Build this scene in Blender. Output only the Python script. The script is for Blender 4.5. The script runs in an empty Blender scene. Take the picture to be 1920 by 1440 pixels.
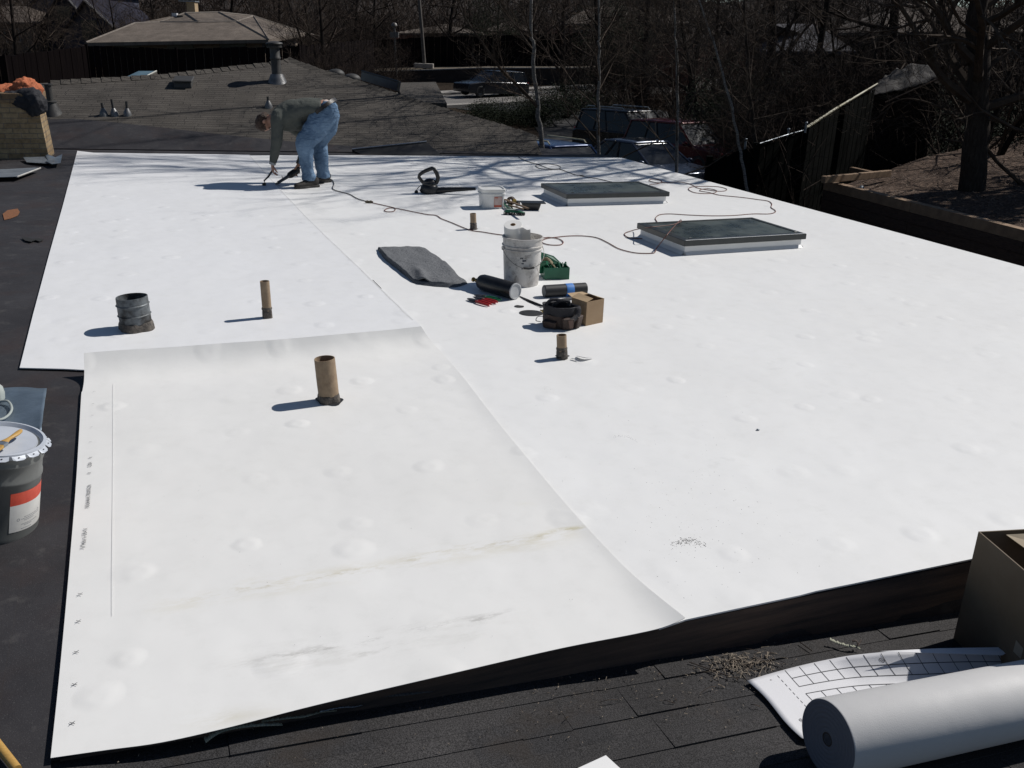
import bpy, math, random
from mathutils import Vector, Matrix, noise
RD = random.Random(11)
SC = bpy.context.scene
COL = SC.collection
rad = math.radians

# ---------------------------------------------------------------- camera, sky, sun, exposure
HC, TILT, FPX, ROLL = 1.80, rad(20.5), 1750.0, rad(1.92)
_X = Vector((1, 0, 0)); _U = Vector((0, math.sin(TILT), math.cos(TILT))); FW = Vector((0, math.cos(TILT), -math.sin(TILT)))
CR = _X * math.cos(ROLL) + _U * math.sin(ROLL); CU = _U * math.cos(ROLL) - _X * math.sin(ROLL)
CP = Vector((0, 0, HC))
cd = bpy.data.cameras.new('camera'); cam = bpy.data.objects.new('camera', cd); COL.objects.link(cam)
cd.sensor_width = 36; cd.lens = FPX / 1920 * 36; cd.clip_end = 2000; cd.clip_start = .05
m = Matrix.Identity(4)
for i in range(3):
    m[i][0] = CR[i]; m[i][1] = CU[i]; m[i][2] = -FW[i]; m[i][3] = CP[i]
cam.matrix_world = m
SC.camera = cam
SUN_AZ, SUN_EL = rad(28), rad(45)          # azimuth from +X towards +Y
W = bpy.data.worlds.new('World'); SC.world = W; W.use_nodes = True
nt = W.node_tree; sky = nt.nodes.new('ShaderNodeTexSky'); sky.sky_type = 'NISHITA'; sky.sun_disc = False
sky.sun_elevation = SUN_EL; sky.sun_rotation = math.pi / 2 - SUN_AZ; sky.air_density = 1.0; sky.dust_density = .4; sky.altitude = 1600
bg = nt.nodes['Background']; bg.inputs[1].default_value = .05
nt.links.new(sky.outputs[0], bg.inputs[0])
sl = bpy.data.lights.new('sun', 'SUN'); sl.energy = 4.25; sl.angle = rad(.53); sl.color = (1, .965, .92)
so = bpy.data.objects.new('sun', sl); COL.objects.link(so)
SD = Vector((math.cos(SUN_AZ) * math.cos(SUN_EL), math.sin(SUN_AZ) * math.cos(SUN_EL), math.sin(SUN_EL)))
so.rotation_euler = SD.to_track_quat('Z', 'Y').to_euler(); so.location = (20, 20, 30)
SC.view_settings.view_transform = 'Standard'; SC.view_settings.look = 'None'; SC.view_settings.gamma = 1
SC.view_settings.exposure = 0

# ---------------------------------------------------------------- surveying helpers: where a sight line meets a real plane
def ray(px, py): return FW + CR * ((px - 960) / FPX) - CU * ((py - 720) / FPX)
def P(px, py, z=0.0):
    d = ray(px, py); return CP + d * ((z - HC) / d.z)
def Q(px, py, Y):
    d = ray(px, py); return CP + d * (Y / d.y)
def PL(px, py, p0, n):
    d = ray(px, py); return CP + d * ((p0 - CP).dot(n) / d.dot(n))
A1 = rad(22.0)
E1 = Vector((math.cos(A1), math.sin(A1), 0)); E2 = Vector((-math.sin(A1), math.cos(A1), 0))
def G(x, y):                                  # ground level
    z = -3.35 + .0235 * max(min(y, 90), -20) + .02 * max(min(x, 25), -40)
    if x > 9: z += .07 * min(x - 9, 30) * min(max((y - 14) / 12, 0), 1)
    return z

# ---------------------------------------------------------------- mesh helpers
def cat(pts, n):
    pts = [Vector(p) for p in pts]; out = []
    for i in range(len(pts) - 1):
        a = pts[max(i - 1, 0)]; b = pts[i]; c = pts[i + 1]; d = pts[min(i + 2, len(pts) - 1)]
        for k in range(n):
            t = k / n
            out.append(.5 * ((2 * b) + (c - a) * t + (2 * a - 5 * b + 4 * c - d) * t * t + (3 * b - a - 3 * c + d) * t ** 3))
    out.append(pts[-1]); return out

class MB:
    def __init__(s): s.v = []; s.f = []; s.mi = []; s.cur = 0
    def add(s, vs, fs, M=None):
        o = len(s.v)
        for v in vs:
            v = Vector(v); s.v.append(M @ v if M else v)
        for f in fs: s.f.append(tuple(i + o for i in f)); s.mi.append(s.cur)
        return s
    def box(s, c, d, M=None):
        x, y, z = c; a, b, e = d[0] / 2, d[1] / 2, d[2] / 2
        vs = [(x - a, y - b, z - e), (x + a, y - b, z - e), (x + a, y + b, z - e), (x - a, y + b, z - e),
              (x - a, y - b, z + e), (x + a, y - b, z + e), (x + a, y + b, z + e), (x - a, y + b, z + e)]
        return s.add(vs, [(3, 2, 1, 0), (4, 5, 6, 7), (0, 1, 5, 4), (1, 2, 6, 5), (2, 3, 7, 6), (3, 0, 4, 7)], M)
    def hexa(s, bot, top, M=None):
        return s.add(list(bot) + list(top), [(3, 2, 1, 0), (4, 5, 6, 7), (0, 1, 5, 4), (1, 2, 6, 5), (2, 3, 7, 6), (3, 0, 4, 7)], M)
    def prism(s, poly, z0, z1, M=None):        # poly list of 2-D; z0,z1 numbers or per-vertex lists
        n = len(poly)
        a = z0 if isinstance(z0, (list, tuple)) else [z0] * n; b = z1 if isinstance(z1, (list, tuple)) else [z1] * n
        ar = sum(poly[i][0] * poly[(i + 1) % n][1] - poly[(i + 1) % n][0] * poly[i][1] for i in range(n))
        vs = [(p[0], p[1], a[i]) for i, p in enumerate(poly)] + [(p[0], p[1], b[i]) for i, p in enumerate(poly)]
        r = list(range(n))
        if ar < 0:
            fs = [tuple(r), tuple(i + n for i in r[::-1])] + [(i, i + n, (i + 1) % n + n, (i + 1) % n) for i in r]
        else:
            fs = [tuple(r[::-1]), tuple(i + n for i in r)] + [(i, (i + 1) % n, (i + 1) % n + n, i + n) for i in r]
        return s.add(vs, fs, M)
    def slab(s, pts, th, n=None):              # planar 3-D polygon with thickness below
        pts = [Vector(p) for p in pts]
        if n is None:
            n = Vector((0, 0, 0))
            for i in range(len(pts)):
                n += (pts[i] - pts[0]).cross(pts[(i + 1) % len(pts)] - pts[0])
            n.normalize()
            if n.z < 0: n = -n; pts = pts[::-1]
        k = len(pts); vs = pts + [p - n * th for p in pts]
        return s.add(vs, [tuple(range(k)), tuple(range(2 * k - 1, k - 1, -1))] + [(i, i + k, (i + 1) % k + k, (i + 1) % k) for i in range(k)])
    def tube(s, pts, r, seg=8, cap=True, M=None, sm=0, up=None, closed=False):
        if sm: 
            if isinstance(r, list):
                rr = [Vector((a, a, 0)) if not isinstance(a, (tuple, list)) else Vector((a[0], a[1], 0)) for a in r]
                r = [(q.x, q.y) for q in cat(rr, sm)]
            pts = cat(pts, sm)
        pts = [Vector(p) for p in pts]; n = len(pts); vs = []; fs = []
        u = None
        for i, p in enumerate(pts):
            if closed: t = pts[(i + 1) % n] - pts[i - 1]
            else: t = pts[min(i + 1, n - 1)] - pts[max(i - 1, 0)]
            if t.length < 1e-9: t = Vector((0, 0, 1))
            t.normalize()
            if u is None:
                u = Vector(up) if up is not None else (Vector((0, 0, 1)) if abs(t.z) < .9 else Vector((1, 0, 0)))
            u = u - t * u.dot(t)
            if u.length < 1e-6: u = t.orthogonal()
            u.normalize(); w = t.cross(u)
            q = r[i] if isinstance(r, list) else r
            a, b = q if isinstance(q, (list, tuple)) else (q, q)
            for k in range(seg):
                an = 2 * math.pi * k / seg
                vs.append(p + u * math.cos(an) * a + w * math.sin(an) * b)
        for i in range(n if closed else n - 1):
            j = (i + 1) % n
            for k in range(seg):
                l = (k + 1) % seg
                fs.append((i * seg + k, i * seg + l, j * seg + l, j * seg + k))
        if cap and not closed:
            fs.append(tuple(range(seg - 1, -1, -1))); fs.append(tuple((n - 1) * seg + k for k in range(seg)))
        return s.add(vs, fs, M)
    def lathe(s, prof, seg=32, M=None, close=False, wob=None):
        vs = []; fs = []; n = len(prof)
        for r, z in prof:
            for k in range(seg):
                a = 2 * math.pi * k / seg; q = r * (1 + (wob(k / seg, z) if wob else 0))
                vs.append((q * math.cos(a), q * math.sin(a), z))
        for i in range(n - 1 + (1 if close else 0)):
            j = (i + 1) % n
            for k in range(seg):
                l = (k + 1) % seg; fs.append((i * seg + k, i * seg + l, j * seg + l, j * seg + k))
        if not close:
            if prof[0][0] > 0: fs.append(tuple(range(seg - 1, -1, -1)))
            if prof[-1][0] > 0: fs.append(tuple((n - 1) * seg + k for k in range(seg)))
        return s.add(vs, fs, M)
    def ell(s, c, r, M=None, u=12, w=8):
        T = Matrix.Translation(Vector(c)) @ Matrix.Diagonal((r[0], r[1], r[2], 1))
        if M is not None: T = M @ T
        pr = [(max(math.sin(math.pi * i / w), 1e-4), -math.cos(math.pi * i / w)) for i in range(w + 1)]
        return s.lathe(pr, u, T)
    def grid(s, fn, nu, nv, M=None, th=0):
        vs = [Vector(fn(i / nu, j / nv)) for j in range(nv + 1) for i in range(nu + 1)]
        fs = [(j * (nu + 1) + i, j * (nu + 1) + i + 1, (j + 1) * (nu + 1) + i + 1, (j + 1) * (nu + 1) + i) for j in range(nv) for i in range(nu)]
        return s.add(vs, fs, M)
    def build(s, name, mat, parent=None, smooth=False, loc=None, rot=None, angle=40):
        me = bpy.data.meshes.new(name); me.from_pydata([tuple(v) for v in s.v], [], s.f)
        mats = mat if isinstance(mat, (list, tuple)) else [mat]
        for q in mats: me.materials.append(q)
        if len(mats) > 1: me.polygons.foreach_set('material_index', s.mi)
        if smooth:
            me.polygons.foreach_set('use_smooth', [True] * len(me.polygons))
            if smooth != 'all':
                me.set_sharp_from_angle(angle=rad(angle))
        me.update()
        o = bpy.data.objects.new(name, me); COL.objects.link(o)
        if parent: o.parent = parent
        if loc is not None: o.location = loc
        if rot is not None: o.rotation_euler = rot
        return o

def empty(name, loc, rz=0.0, rot=None):
    o = bpy.data.objects.new(name, None); COL.objects.link(o); o.location = loc; o.empty_display_size = .1
    o.rotation_euler = rot if rot else (0, 0, rz); return o
def tag(o, label, category=None, group=None, kind=None):
    if label: o['label'] = label
    if category: o['category'] = category
    if group: o['group'] = group
    if kind: o['kind'] = kind
    return o
def struct(o, label=None): o['kind'] = 'structure'; 
def bev(o, w=.004, seg=2, ang=40):
    b = o.modifiers.new('bevel', 'BEVEL'); b.width = w; b.segments = seg; b.limit_method = 'ANGLE'; b.angle_limit = rad(ang); return o
def solid(o, t, off=-1):
    b = o.modifiers.new('solid', 'SOLIDIFY'); b.thickness = t; b.offset = off; return o
def fuse(o, vox, it=3, disp=None, dscale=.1):
    r = o.modifiers.new('remesh', 'REMESH'); r.mode = 'VOXEL'; r.voxel_size = vox; r.use_smooth_shade = True
    k = o.modifiers.new('smooth', 'SMOOTH'); k.iterations = it; k.factor = .5
    if disp:
        tx = bpy.data.textures.new('folds', 'CLOUDS'); tx.noise_scale = dscale; tx.noise_depth = 2
        d = o.modifiers.new('folds', 'DISPLACE'); d.texture = tx; d.strength = disp; d.mid_level = .5; d.texture_coords = 'LOCAL'
    return o
def text_mesh(s, size, M, mb, align='LEFT'):
    c = bpy.data.curves.new('txt', 'FONT'); c.body = s; c.size = size; c.align_x = align; c.resolution_u = 2
    o = bpy.data.objects.new('txt', c); COL.objects.link(o)
    bpy.context.view_layer.update()
    me = bpy.data.meshes.new_from_object(o.evaluated_get(bpy.context.evaluated_depsgraph_get()))
    mb.add([v.co.copy() for v in me.vertices], [tuple(p.vertices) for p in me.polygons], M)
    bpy.data.objects.remove(o); bpy.data.curves.remove(c); bpy.data.meshes.remove(me)

# ---------------------------------------------------------------- materials
class NT:
    def __init__(s, name):
        s.m = bpy.data.materials.new(name); s.m.use_nodes = True; s.t = s.m.node_tree; s.b = s.t.nodes['Principled BSDF']
        s.tc = s.t.nodes.new('ShaderNodeTexCoord')
    def put(s, sock, v):
        if isinstance(v, bpy.types.NodeSocket): s.t.links.new(v, sock)
        elif v is not None:
            if hasattr(sock.default_value, '__len__') and isinstance(v, (tuple, list)):
                n = len(sock.default_value); v = (tuple(v) + (1,) * 4)[:n]
            sock.default_value = v
    def mth(s, op, a, b=None, c=None, clamp=False):
        n = s.t.nodes.new('ShaderNodeMath'); n.operation = op; n.use_clamp = clamp
        for i, q in enumerate((a, b, c)):
            if q is not None: s.put(n.inputs[i], q)
        return n.outputs[0]
    def mapping(s, sc=(1, 1, 1), rot=(0, 0, 0), loc=(0, 0, 0)):
        n = s.t.nodes.new('ShaderNodeMapping'); s.t.links.new(s.tc.outputs['Object'], n.inputs[0])
        n.inputs[1].default_value = loc; n.inputs[2].default_value = rot; n.inputs[3].default_value = sc; return n.outputs[0]
    def noise(s, sc, det=4, ro=.6, vec=None, dist=0):
        n = s.t.nodes.new('ShaderNodeTexNoise'); n.inputs['Scale'].default_value = sc; n.inputs['Detail'].default_value = det
        n.inputs['Roughness'].default_value = ro; n.inputs['Distortion'].default_value = dist
        s.t.links.new(vec or s.tc.outputs['Object'], n.inputs['Vector']); return n.outputs[0]
    def vor(s, sc, vec=None, feat='F1', rnd=1, out='Distance'):
        n = s.t.nodes.new('ShaderNodeTexVoronoi'); n.feature = feat; n.inputs['Scale'].default_value = sc; n.inputs['Randomness'].default_value = rnd
        s.t.links.new(vec or s.tc.outputs['Object'], n.inputs['Vector']); return n.outputs[out]
    def ramp(s, f, stops, interp='LINEAR'):
        n = s.t.nodes.new('ShaderNodeValToRGB'); s.put(n.inputs[0], f); e = n.color_ramp.elements; n.color_ramp.interpolation = interp
        while len(e) < len(stops): e.new(.5)
        for k, (p, c) in enumerate(stops):
            e[k].position = p; e[k].color = (c, c, c, 1) if isinstance(c, (int, float)) else tuple(c) + (1,)
        return n.outputs[0]
    def mix(s, f, a, b, mode='MIX'):
        n = s.t.nodes.new('ShaderNodeMix'); n.data_type = 'RGBA'; n.blend_type = mode
        s.put(n.inputs[0], f); s.put(n.inputs[6], a); s.put(n.inputs[7], b); return n.outputs[2]
    def sep(s, vec=None):
        n = s.t.nodes.new('ShaderNodeSeparateXYZ'); s.t.links.new(vec or s.tc.outputs['Object'], n.inputs[0]); return n.outputs
    def bump(s, h, st=.3, d=.01, prev=None):
        n = s.t.nodes.new('ShaderNodeBump'); n.inputs['Strength'].default_value = st; n.inputs['Distance'].default_value = d
        s.put(n.inputs['Height'], h)
        if prev is not None: s.t.links.new(prev, n.inputs['Normal'])
        s.t.links.new(n.outputs[0], s.b.inputs['Normal']); return n.outputs[0]
    def fin(s, col, rough=.7, metal=0, spec=.5):
        s.put(s.b.inputs['Base Color'], col); s.put(s.b.inputs['Roughness'], rough); s.put(s.b.inputs['Metallic'], metal)
        s.put(s.b.inputs['Specular IOR Level'], spec); return s.m

_MC = {}
def mat(name, c1, c2=None, sc=8, rough=.7, metal=0, bump=0, bsc=60, spec=.5, det=5, lo=.35, hi=.65, bd=.01, streak=None):
    if name in _MC: return _MC[name]
    n = NT(name)
    if c2 is None: c2 = tuple(x * .75 for x in c1)
    v = n.mapping(sc=streak) if streak else None
    f = n.ramp(n.noise(sc, det, .65, v), [(lo, 0.0), (hi, 1.0)])
    r = n.mth('ADD', n.mth('MULTIPLY', f, .12), rough - .06)
    if bump: n.bump(n.noise(bsc, 4, .7, v), bump, bd)
    _MC[name] = n.fin(n.mix(f, c1, c2), r, metal, spec); return _MC[name]

def membrane_mat(name, stains=None, ca=(.765, .775, .79), cb=(.74, .745, .75)):
    n = NT(name)
    big = n.noise(.7, 4, .6); fine = n.noise(9, 6, .7)
    base = n.mix(n.ramp(big, [(.35, 0.0), (.65, 1.0)]), ca, cb)
    base = n.mix(n.mth('MULTIPLY', n.ramp(fine, [(.5, 0.0), (.78, 1.0)]), .25), base, (.60, .60, .57))
    # scuffs from boots
    sc = n.mth('MULTIPLY', n.ramp(n.noise(3.1, 8, .75), [(.62, 0.0), (.74, 1.0)]), .3)
    base = n.mix(sc, base, (.5, .5, .48))
    if stains:
        xyz = n.sep()
        for (u0, v0, u1, v1, w, col, amt, thr, sca) in stains:
            k = (v1 - v0) / (u1 - u0)
            wob = n.mth('MULTIPLY', n.mth('SUBTRACT', n.noise(2.2, 3, .6), .5), .10)
            line = n.mth('ADD', n.mth('MULTIPLY', n.mth('SUBTRACT', xyz[0], u0), k), v0)
            d = n.mth('ABSOLUTE', n.mth('SUBTRACT', n.mth('ADD', xyz[1], wob), line))
            band = n.mth('SUBTRACT', 1.0, n.mth('DIVIDE', d, w), clamp=True)
            band = n.mth('POWER', band, 1.5)
            e = n.mth('MULTIPLY', n.mth('MULTIPLY', n.mth('SUBTRACT', xyz[0], u0), 6, clamp=True), n.mth('MULTIPLY', n.mth('SUBTRACT', u1, xyz[0]), 6, clamp=True))
            nz = n.ramp(n.noise(sca, 8, .75, n.mapping(sc=(.5, 1.6, 1))), [(thr, 0.0), (thr + .12, 1.0)])
            f = n.mth('MULTIPLY', n.mth('MULTIPLY', band, e), n.mth('MULTIPLY', nz, amt))
            base = n.mix(f, base, col)
    # fastener plates telegraphing through the sheet, in loose rows
    xy = n.sep(); H = None
    for dx, dy, ox, oy, keep_, rr_ in ((.42, .56, 0, 0, .30, .95), (.93, .74, .31, .27, .45, 1.15)):
        cx = n.mth('DIVIDE', n.mth('ADD', xy[0], ox), dx); cy = n.mth('DIVIDE', n.mth('ADD', xy[1], oy), dy)
        fx, fy = n.mth('FLOOR', cx), n.mth('FLOOR', cy); cmb = n.t.nodes.new('ShaderNodeCombineXYZ'); n.t.links.new(fx, cmb.inputs[0]); n.t.links.new(fy, cmb.inputs[1])
        wn_ = n.t.nodes.new('ShaderNodeTexWhiteNoise'); wn_.noise_dimensions = '3D'; n.t.links.new(cmb.outputs[0], wn_.inputs['Vector']); cs = n.t.nodes.new('ShaderNodeSeparateColor'); n.t.links.new(wn_.outputs['Color'], cs.inputs[0])
        ux = n.mth('MULTIPLY', n.mth('ADD', n.mth('SUBTRACT', n.mth('SUBTRACT', cx, fx), .5), n.mth('MULTIPLY', n.mth('SUBTRACT', cs.outputs[0], .5), .45)), dx)
        uy = n.mth('MULTIPLY', n.mth('ADD', n.mth('SUBTRACT', n.mth('SUBTRACT', cy, fy), .5), n.mth('MULTIPLY', n.mth('SUBTRACT', cs.outputs[1], .5), .35)), dy)
        d = n.mth('SQRT', n.mth('ADD', n.mth('MULTIPLY', ux, ux), n.mth('MULTIPLY', uy, uy)))
        d = n.mth('ADD', n.mth('DIVIDE', d, rr_), n.mth('MULTIPLY', n.mth('SUBTRACT', n.noise(7, 2), .5), .045))
        R2 = n.mth('ADD', .062, n.mth('MULTIPLY', cs.outputs[1], .030)); q_ = n.mth('DIVIDE', d, R2); q_ = n.mth('SUBTRACT', 1.0, n.mth('MULTIPLY', q_, q_), clamp=True)
        h = n.mth('SUBTRACT', n.mth('MULTIPLY', q_, q_), n.mth('MULTIPLY', n.mth('POWER', q_, 9.0), .35))
        h = n.mth('MULTIPLY', h, n.mth('MULTIPLY', n.mth('GREATER_THAN', cs.outputs[2], keep_), n.mth('ADD', cs.outputs[0], .25)))
        H = h if H is None else n.mth('ADD', H, h)
    b1 = n.bump(H, 1.0, .0052)
    b2 = n.bump(n.noise(1.3, 3, .5), 1.0, .022, b1)
    b3 = n.bump(n.noise(7, 3, .5), .6, .002, b2)
    n.bump(n.noise(400, 2, .5), .12, .001, b3)
    return n.fin(base, .48, 0, .35)

def shingle_mat(name, c1, c2, dark, w=.30, h=.143, bd=.006, gran=1.0, mossy=None, gap=.007):
    n = NT(name)
    wv = n.t.nodes.new('ShaderNodeVectorMath'); wv.operation = 'ADD'
    nz = n.t.nodes.new('ShaderNodeTexNoise'); nz.inputs['Scale'].default_value = 1.1; n.t.links.new(n.tc.outputs['Object'], nz.inputs['Vector'])
    sc = n.t.nodes.new('ShaderNodeVectorMath'); sc.operation = 'SCALE'; sc.inputs['Scale'].default_value = .03
    n.t.links.new(nz.outputs[1], sc.inputs[0]); n.t.links.new(n.tc.outputs['Object'], wv.inputs[0]); n.t.links.new(sc.outputs[0], wv.inputs[1])
    b = n.t.nodes.new('ShaderNodeTexBrick'); n.t.links.new(wv.outputs[0], b.inputs['Vector'])
    b.inputs['Scale'].default_value = 1; b.inputs['Brick Width'].default_value = w; b.inputs['Row Height'].default_value = h
    b.inputs['Mortar Size'].default_value = gap; b.inputs['Mortar Smooth'].default_value = .3; b.offset = .37; b.offset_frequency = 2; b.squash = 1.5; b.squash_frequency = 3
    b.inputs['Color1'].default_value = tuple(c1) + (1,); b.inputs['Color2'].default_value = tuple(c2) + (1,); b.inputs['Mortar'].default_value = tuple(dark) + (1,)
    b.inputs['Bias'].default_value = 0
    g = n.noise(260, 2, .7); gg = n.ramp(g, [(.38, .45), (.5, 1.0), (.64, 1.75)])
    col = n.mix(gran, b.outputs[0], gg, 'MULTIPLY')
    pt = n.ramp(n.noise(1.4, 5, .7), [(.3, .72), (.7, 1.22)]); col = n.mix(1.0, col, pt, 'MULTIPLY')
    if mossy: col = n.mix(n.mth('MULTIPLY', n.ramp(n.noise(2.3, 6, .7), [(.55, 0.0), (.68, 1.0)]), .5), col, mossy)
    # each course steps down over the one below it
    y = n.sep(wv.outputs[0])[1]; fr = n.mth('FRACT', n.mth('DIVIDE', y, h))
    hh = n.mth('SUBTRACT', n.mth('MULTIPLY', n.mth('SUBTRACT', 1.0, fr), 1.0), n.mth('MULTIPLY', b.outputs[1], .8))
    b1 = n.bump(hh, 1.0, bd)
    n.bump(g, .7, .003, b1)
    return n.fin(col, .9, 0, .25)

def brick_mat(name, c1, c2, mortar, w=.2, h=.067):
    n = NT(name); b = n.t.nodes.new('ShaderNodeTexBrick')
    xyz = n.sep(); cmb = n.t.nodes.new('ShaderNodeCombineXYZ')
    n.t.links.new(n.mth('ADD', xyz[0], xyz[1]), cmb.inputs[0]); n.t.links.new(xyz[2], cmb.inputs[1])
    n.t.links.new(cmb.outputs[0], b.inputs['Vector']); b.inputs['Scale'].default_value = 1
    b.inputs['Brick Width'].default_value = w; b.inputs['Row Height'].default_value = h; b.inputs['Mortar Size'].default_value = .005
    b.inputs['Color1'].default_value = tuple(c1) + (1,); b.inputs['Color2'].default_value = tuple(c2) + (1,); b.inputs['Mortar'].default_value = tuple(mortar) + (1,)
    col = n.mix(1.0, b.outputs[0], n.ramp(n.noise(14, 6, .7), [(.3, .6), (.7, 1.25)]), 'MULTIPLY')
    b1 = n.bump(n.mth('SUBTRACT', 1.0, b.outputs[1]), 1.0, .006); n.bump(n.noise(90, 4), .5, .003, b1)
    return n.fin(col, .9, 0, .3)

# ---------------------------------------------------------------- palette
OB = P(95, 1422)                                     # near corner of the roof deck: origin of the roof's own axes
def uv(p): q = Vector(p) - OB; return (q.dot(E1), q.dot(E2))
m_sheet = membrane_mat('white membrane', None, (.775, .774, .764), (.755, .752, .74)); m_sheetA = membrane_mat('sky tinted white membrane', None, (.755, .758, .765), (.74, .742, .745))  # bluish copy has the sky's reflection mixed into its colour
m_black = mat('black underlayment', (.021, .020, .022), (.030, .028, .030), 1.6, .8, bump=.6, bsc=140, spec=.3, bd=.004)
m_rub = mat('black rubber', (.012, .012, .013), (.02, .02, .021), 12, .55)
m_plast = mat('black plastic', (.010, .010, .011), (.016, .016, .017), 30, .38)
m_wood = mat('weathered plywood', (.42, .26, .12), (.25, .15, .08), 14, .8, streak=(2, 20, 20))
m_galv = mat('galvanised steel', (.42, .45, .48), (.25, .28, .32), 5, .38, .75, bump=.15, bsc=20)
m_dgal = mat('dull flashing steel', (.30, .33, .36), (.17, .19, .21), 6, .5, .55)
m_white = mat('white plastic', (.70, .70, .69), (.60, .60, .58), 10, .42)
m_paper = mat('paper', (.78, .77, .74), (.72, .71, .69), 12, .8)
m_card = mat('cardboard', (.36, .25, .15), (.30, .20, .115), 5, .85, bump=.1, bsc=30)
m_cardin = mat('cardboard inside', (.30, .21, .13), (.24, .165, .10), 5, .9)
m_brass = mat('brass', (.45, .33, .12), (.3, .2, .07), 20, .35, .9)
m_ink = mat('printing ink', (.05, .05, .055), (.035, .035, .04), 30, .7)
m_tar = mat('tar', (.035, .030, .026), (.14, .12, .10), 30, .75, bump=.8, bsc=60)
m_tanp = mat('tan painted pipe', (.30, .22, .14), (.22, .155, .10), 22, .75, bump=.2, bsc=50)
m_bronze = mat('dark grey frame', (.045, .049, .049), (.06, .064, .062), 10, .35, .4)
m_wire = mat('bare wire', (.30, .29, .27), (.2, .2, .19), 30, .4, .9)
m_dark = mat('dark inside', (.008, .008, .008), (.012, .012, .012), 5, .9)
m_bark = mat('grey brown bark', (.055, .045, .038), (.028, .022, .019), 9, .9, bump=.8, bsc=18, streak=(3, 3, .6), bd=.02, spec=.08)
m_twig = mat('bare twigs', (.085, .066, .052), (.045, .034, .027), 3, .9, spec=.08)
m_twigd = mat('dark bare twigs', (.048, .035, .028), (.024, .018, .015), 3, .9, spec=.08)
m_leaf = mat('dark evergreen leaves', (.015, .023, .010), (.008, .012, .006), 2, .75, spec=.08)

# ---------------------------------------------------------------- roof deck (the setting the photo stands on)
right_dir = (P(1165, 295) - P(1920, 500)); right_dir.z = 0
front_dir = (P(1840, 1046) - P(1285, 1161.5)); front_dir.z = 0
def isect(p, d, q, e):
    den = d.x * e.y - d.y * e.x; t = ((q.x - p.x) * e.y - (q.y - p.y) * e.x) / den; return p + d * t
FR = isect(P(1920, 500), right_dir, P(1840, 1046), front_dir)          # far right of the front edge
FARR = P(1165, 295)
def inset(p, du, dv): return p + E1 * du + E2 * dv
dk = [inset(OB, -6, -.012), inset(OB, -6, -3.2), inset(OB, 0, -3.2), inset(OB, .0, .012), inset(P(1285, 1161.5), 0, .012), inset(FR, -.04, .012), inset(FARR, -.04, .3), inset(FARR, -1.5, 2.5), inset(P(145, 283), -4, 9)]
b = MB(); b.prism([(p.x, p.y) for p in dk], -.25, -.008)
o = b.build('roof_deck', m_black); struct(o)
# footprints, dust and old seams on the underlayment
n = NT('old black underlayment')
fz = n.noise(1.3, 6, .7); f2 = n.noise(6, 6, .75)
c = n.mix(n.ramp(fz, [(.3, 0.0), (.7, 1.0)]), (.016, .0145, .0165), (.036, .034, .037))
c = n.mix(n.mth('MULTIPLY', n.ramp(f2, [(.55, 0.0), (.75, 1.0)]), .55), c, (.10, .095, .09))
c = n.mix(n.mth('MULTIPLY', n.ramp(n.noise(2.3, 3, .6, n.mapping(loc=(4, 1, 0))), [(.5, 0.0), (.7, 1.0)]), .5), c, (.035, .021, .018))
c = n.mix(n.mth('MULTIPLY', n.ramp(n.noise(330, 2, .6), [(.62, 0.0), (.7, 1.0)]), .35), c, (.16, .16, .16))
b1 = n.bump(n.noise(1.8, 4, .55), 1, .02); n.bump(n.noise(220, 3, .6), .5, .002, b1)
n.fin(c, .72, 0, .35); o.data.materials[0] = n.m
# lap lines of the underlayment strips
lapm = MB()
for k, (a, bb) in enumerate([((-3.2, 1.05), (-.15, 1.0)), ((-3.5, 2.45), (-1.0, 2.5)), ((-4, 4.9), (-2.0, 4.86)), ((-5, 7.1), (-1.4, 7.1)), ((-5, 9.6), (-1.6, 9.5))]):
    pts = []
    for i in range(13):
        t = i / 12; pts.append((a[0] + (bb[0] - a[0]) * t, a[1] + (bb[1] - a[1]) * t + .012 * math.sin(i * 2.1 + k)))
    poly = pts + [(q[0], q[1] - .9) for q in pts[::-1]]
    lapm.prism([(inset(OB, *q).x, inset(OB, *q).y) for q in poly], -.008, -.0045 + .0004 * k)
o = lapm.build('underlayment_laps', n.m); struct(o); o.name = 'roof_underlayment'

# house walls under the deck
wl = [inset(OB, .05, .06), inset(FR, -.10, .06), inset(FARR, -.10, .4), inset(P(145, 283), -3, 8), inset(OB, -5, 3)]
b = MB(); b.prism([(p.x, p.y) for p in wl], -3.9, -.255); o = b.build('house_wall', mat('house stucco', (.12, .10, .085), (.09, .075, .065), 3, .9)); struct(o)

# front fascia with the fall of the shingles below it
SLP = .070
fl = (FR - OB).dot(E1)
def front_z(u): return -.02 - SLP * u
b = MB()
K = 40; top = []; bot = []
cpts = [(OB + E1 * .02), P(1285, 1161.5), FR]
def fpt(t):
    d = t * fl
    u1 = uv(cpts[1])[0]
    if d < u1: q = cpts[0].lerp(cpts[1], d / u1)
    else: q = cpts[1].lerp(cpts[2], (d - u1) / (fl - u1))
    return q + E2 * (.004)
for i in range(K):
    p, q = fpt(i / K), fpt((i + 1) / K); zu, zv = front_z(uv(p)[0]) - .15, front_z(uv(q)[0]) - .15
    w1 = E2 * (.014 + .004 * math.sin(i * 1.7)); w2 = E2 * (.014 + .004 * math.sin((i + 1) * 1.7))
    b.add([(p.x, p.y, -.012), (q.x, q.y, -.012), (q.x + w2.x, q.y + w2.y, zv), (p.x + w1.x, p.y + w1.y, zu)], [(3, 2, 1, 0)])
m_fas = mat('old fascia board', (.120, .078, .056), (.034, .027, .025), 2.2, .85, bump=.5, bsc=30, streak=(.6, .6, 9), bd=.004)
o = b.build('fascia', m_fas); struct(o)

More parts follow.
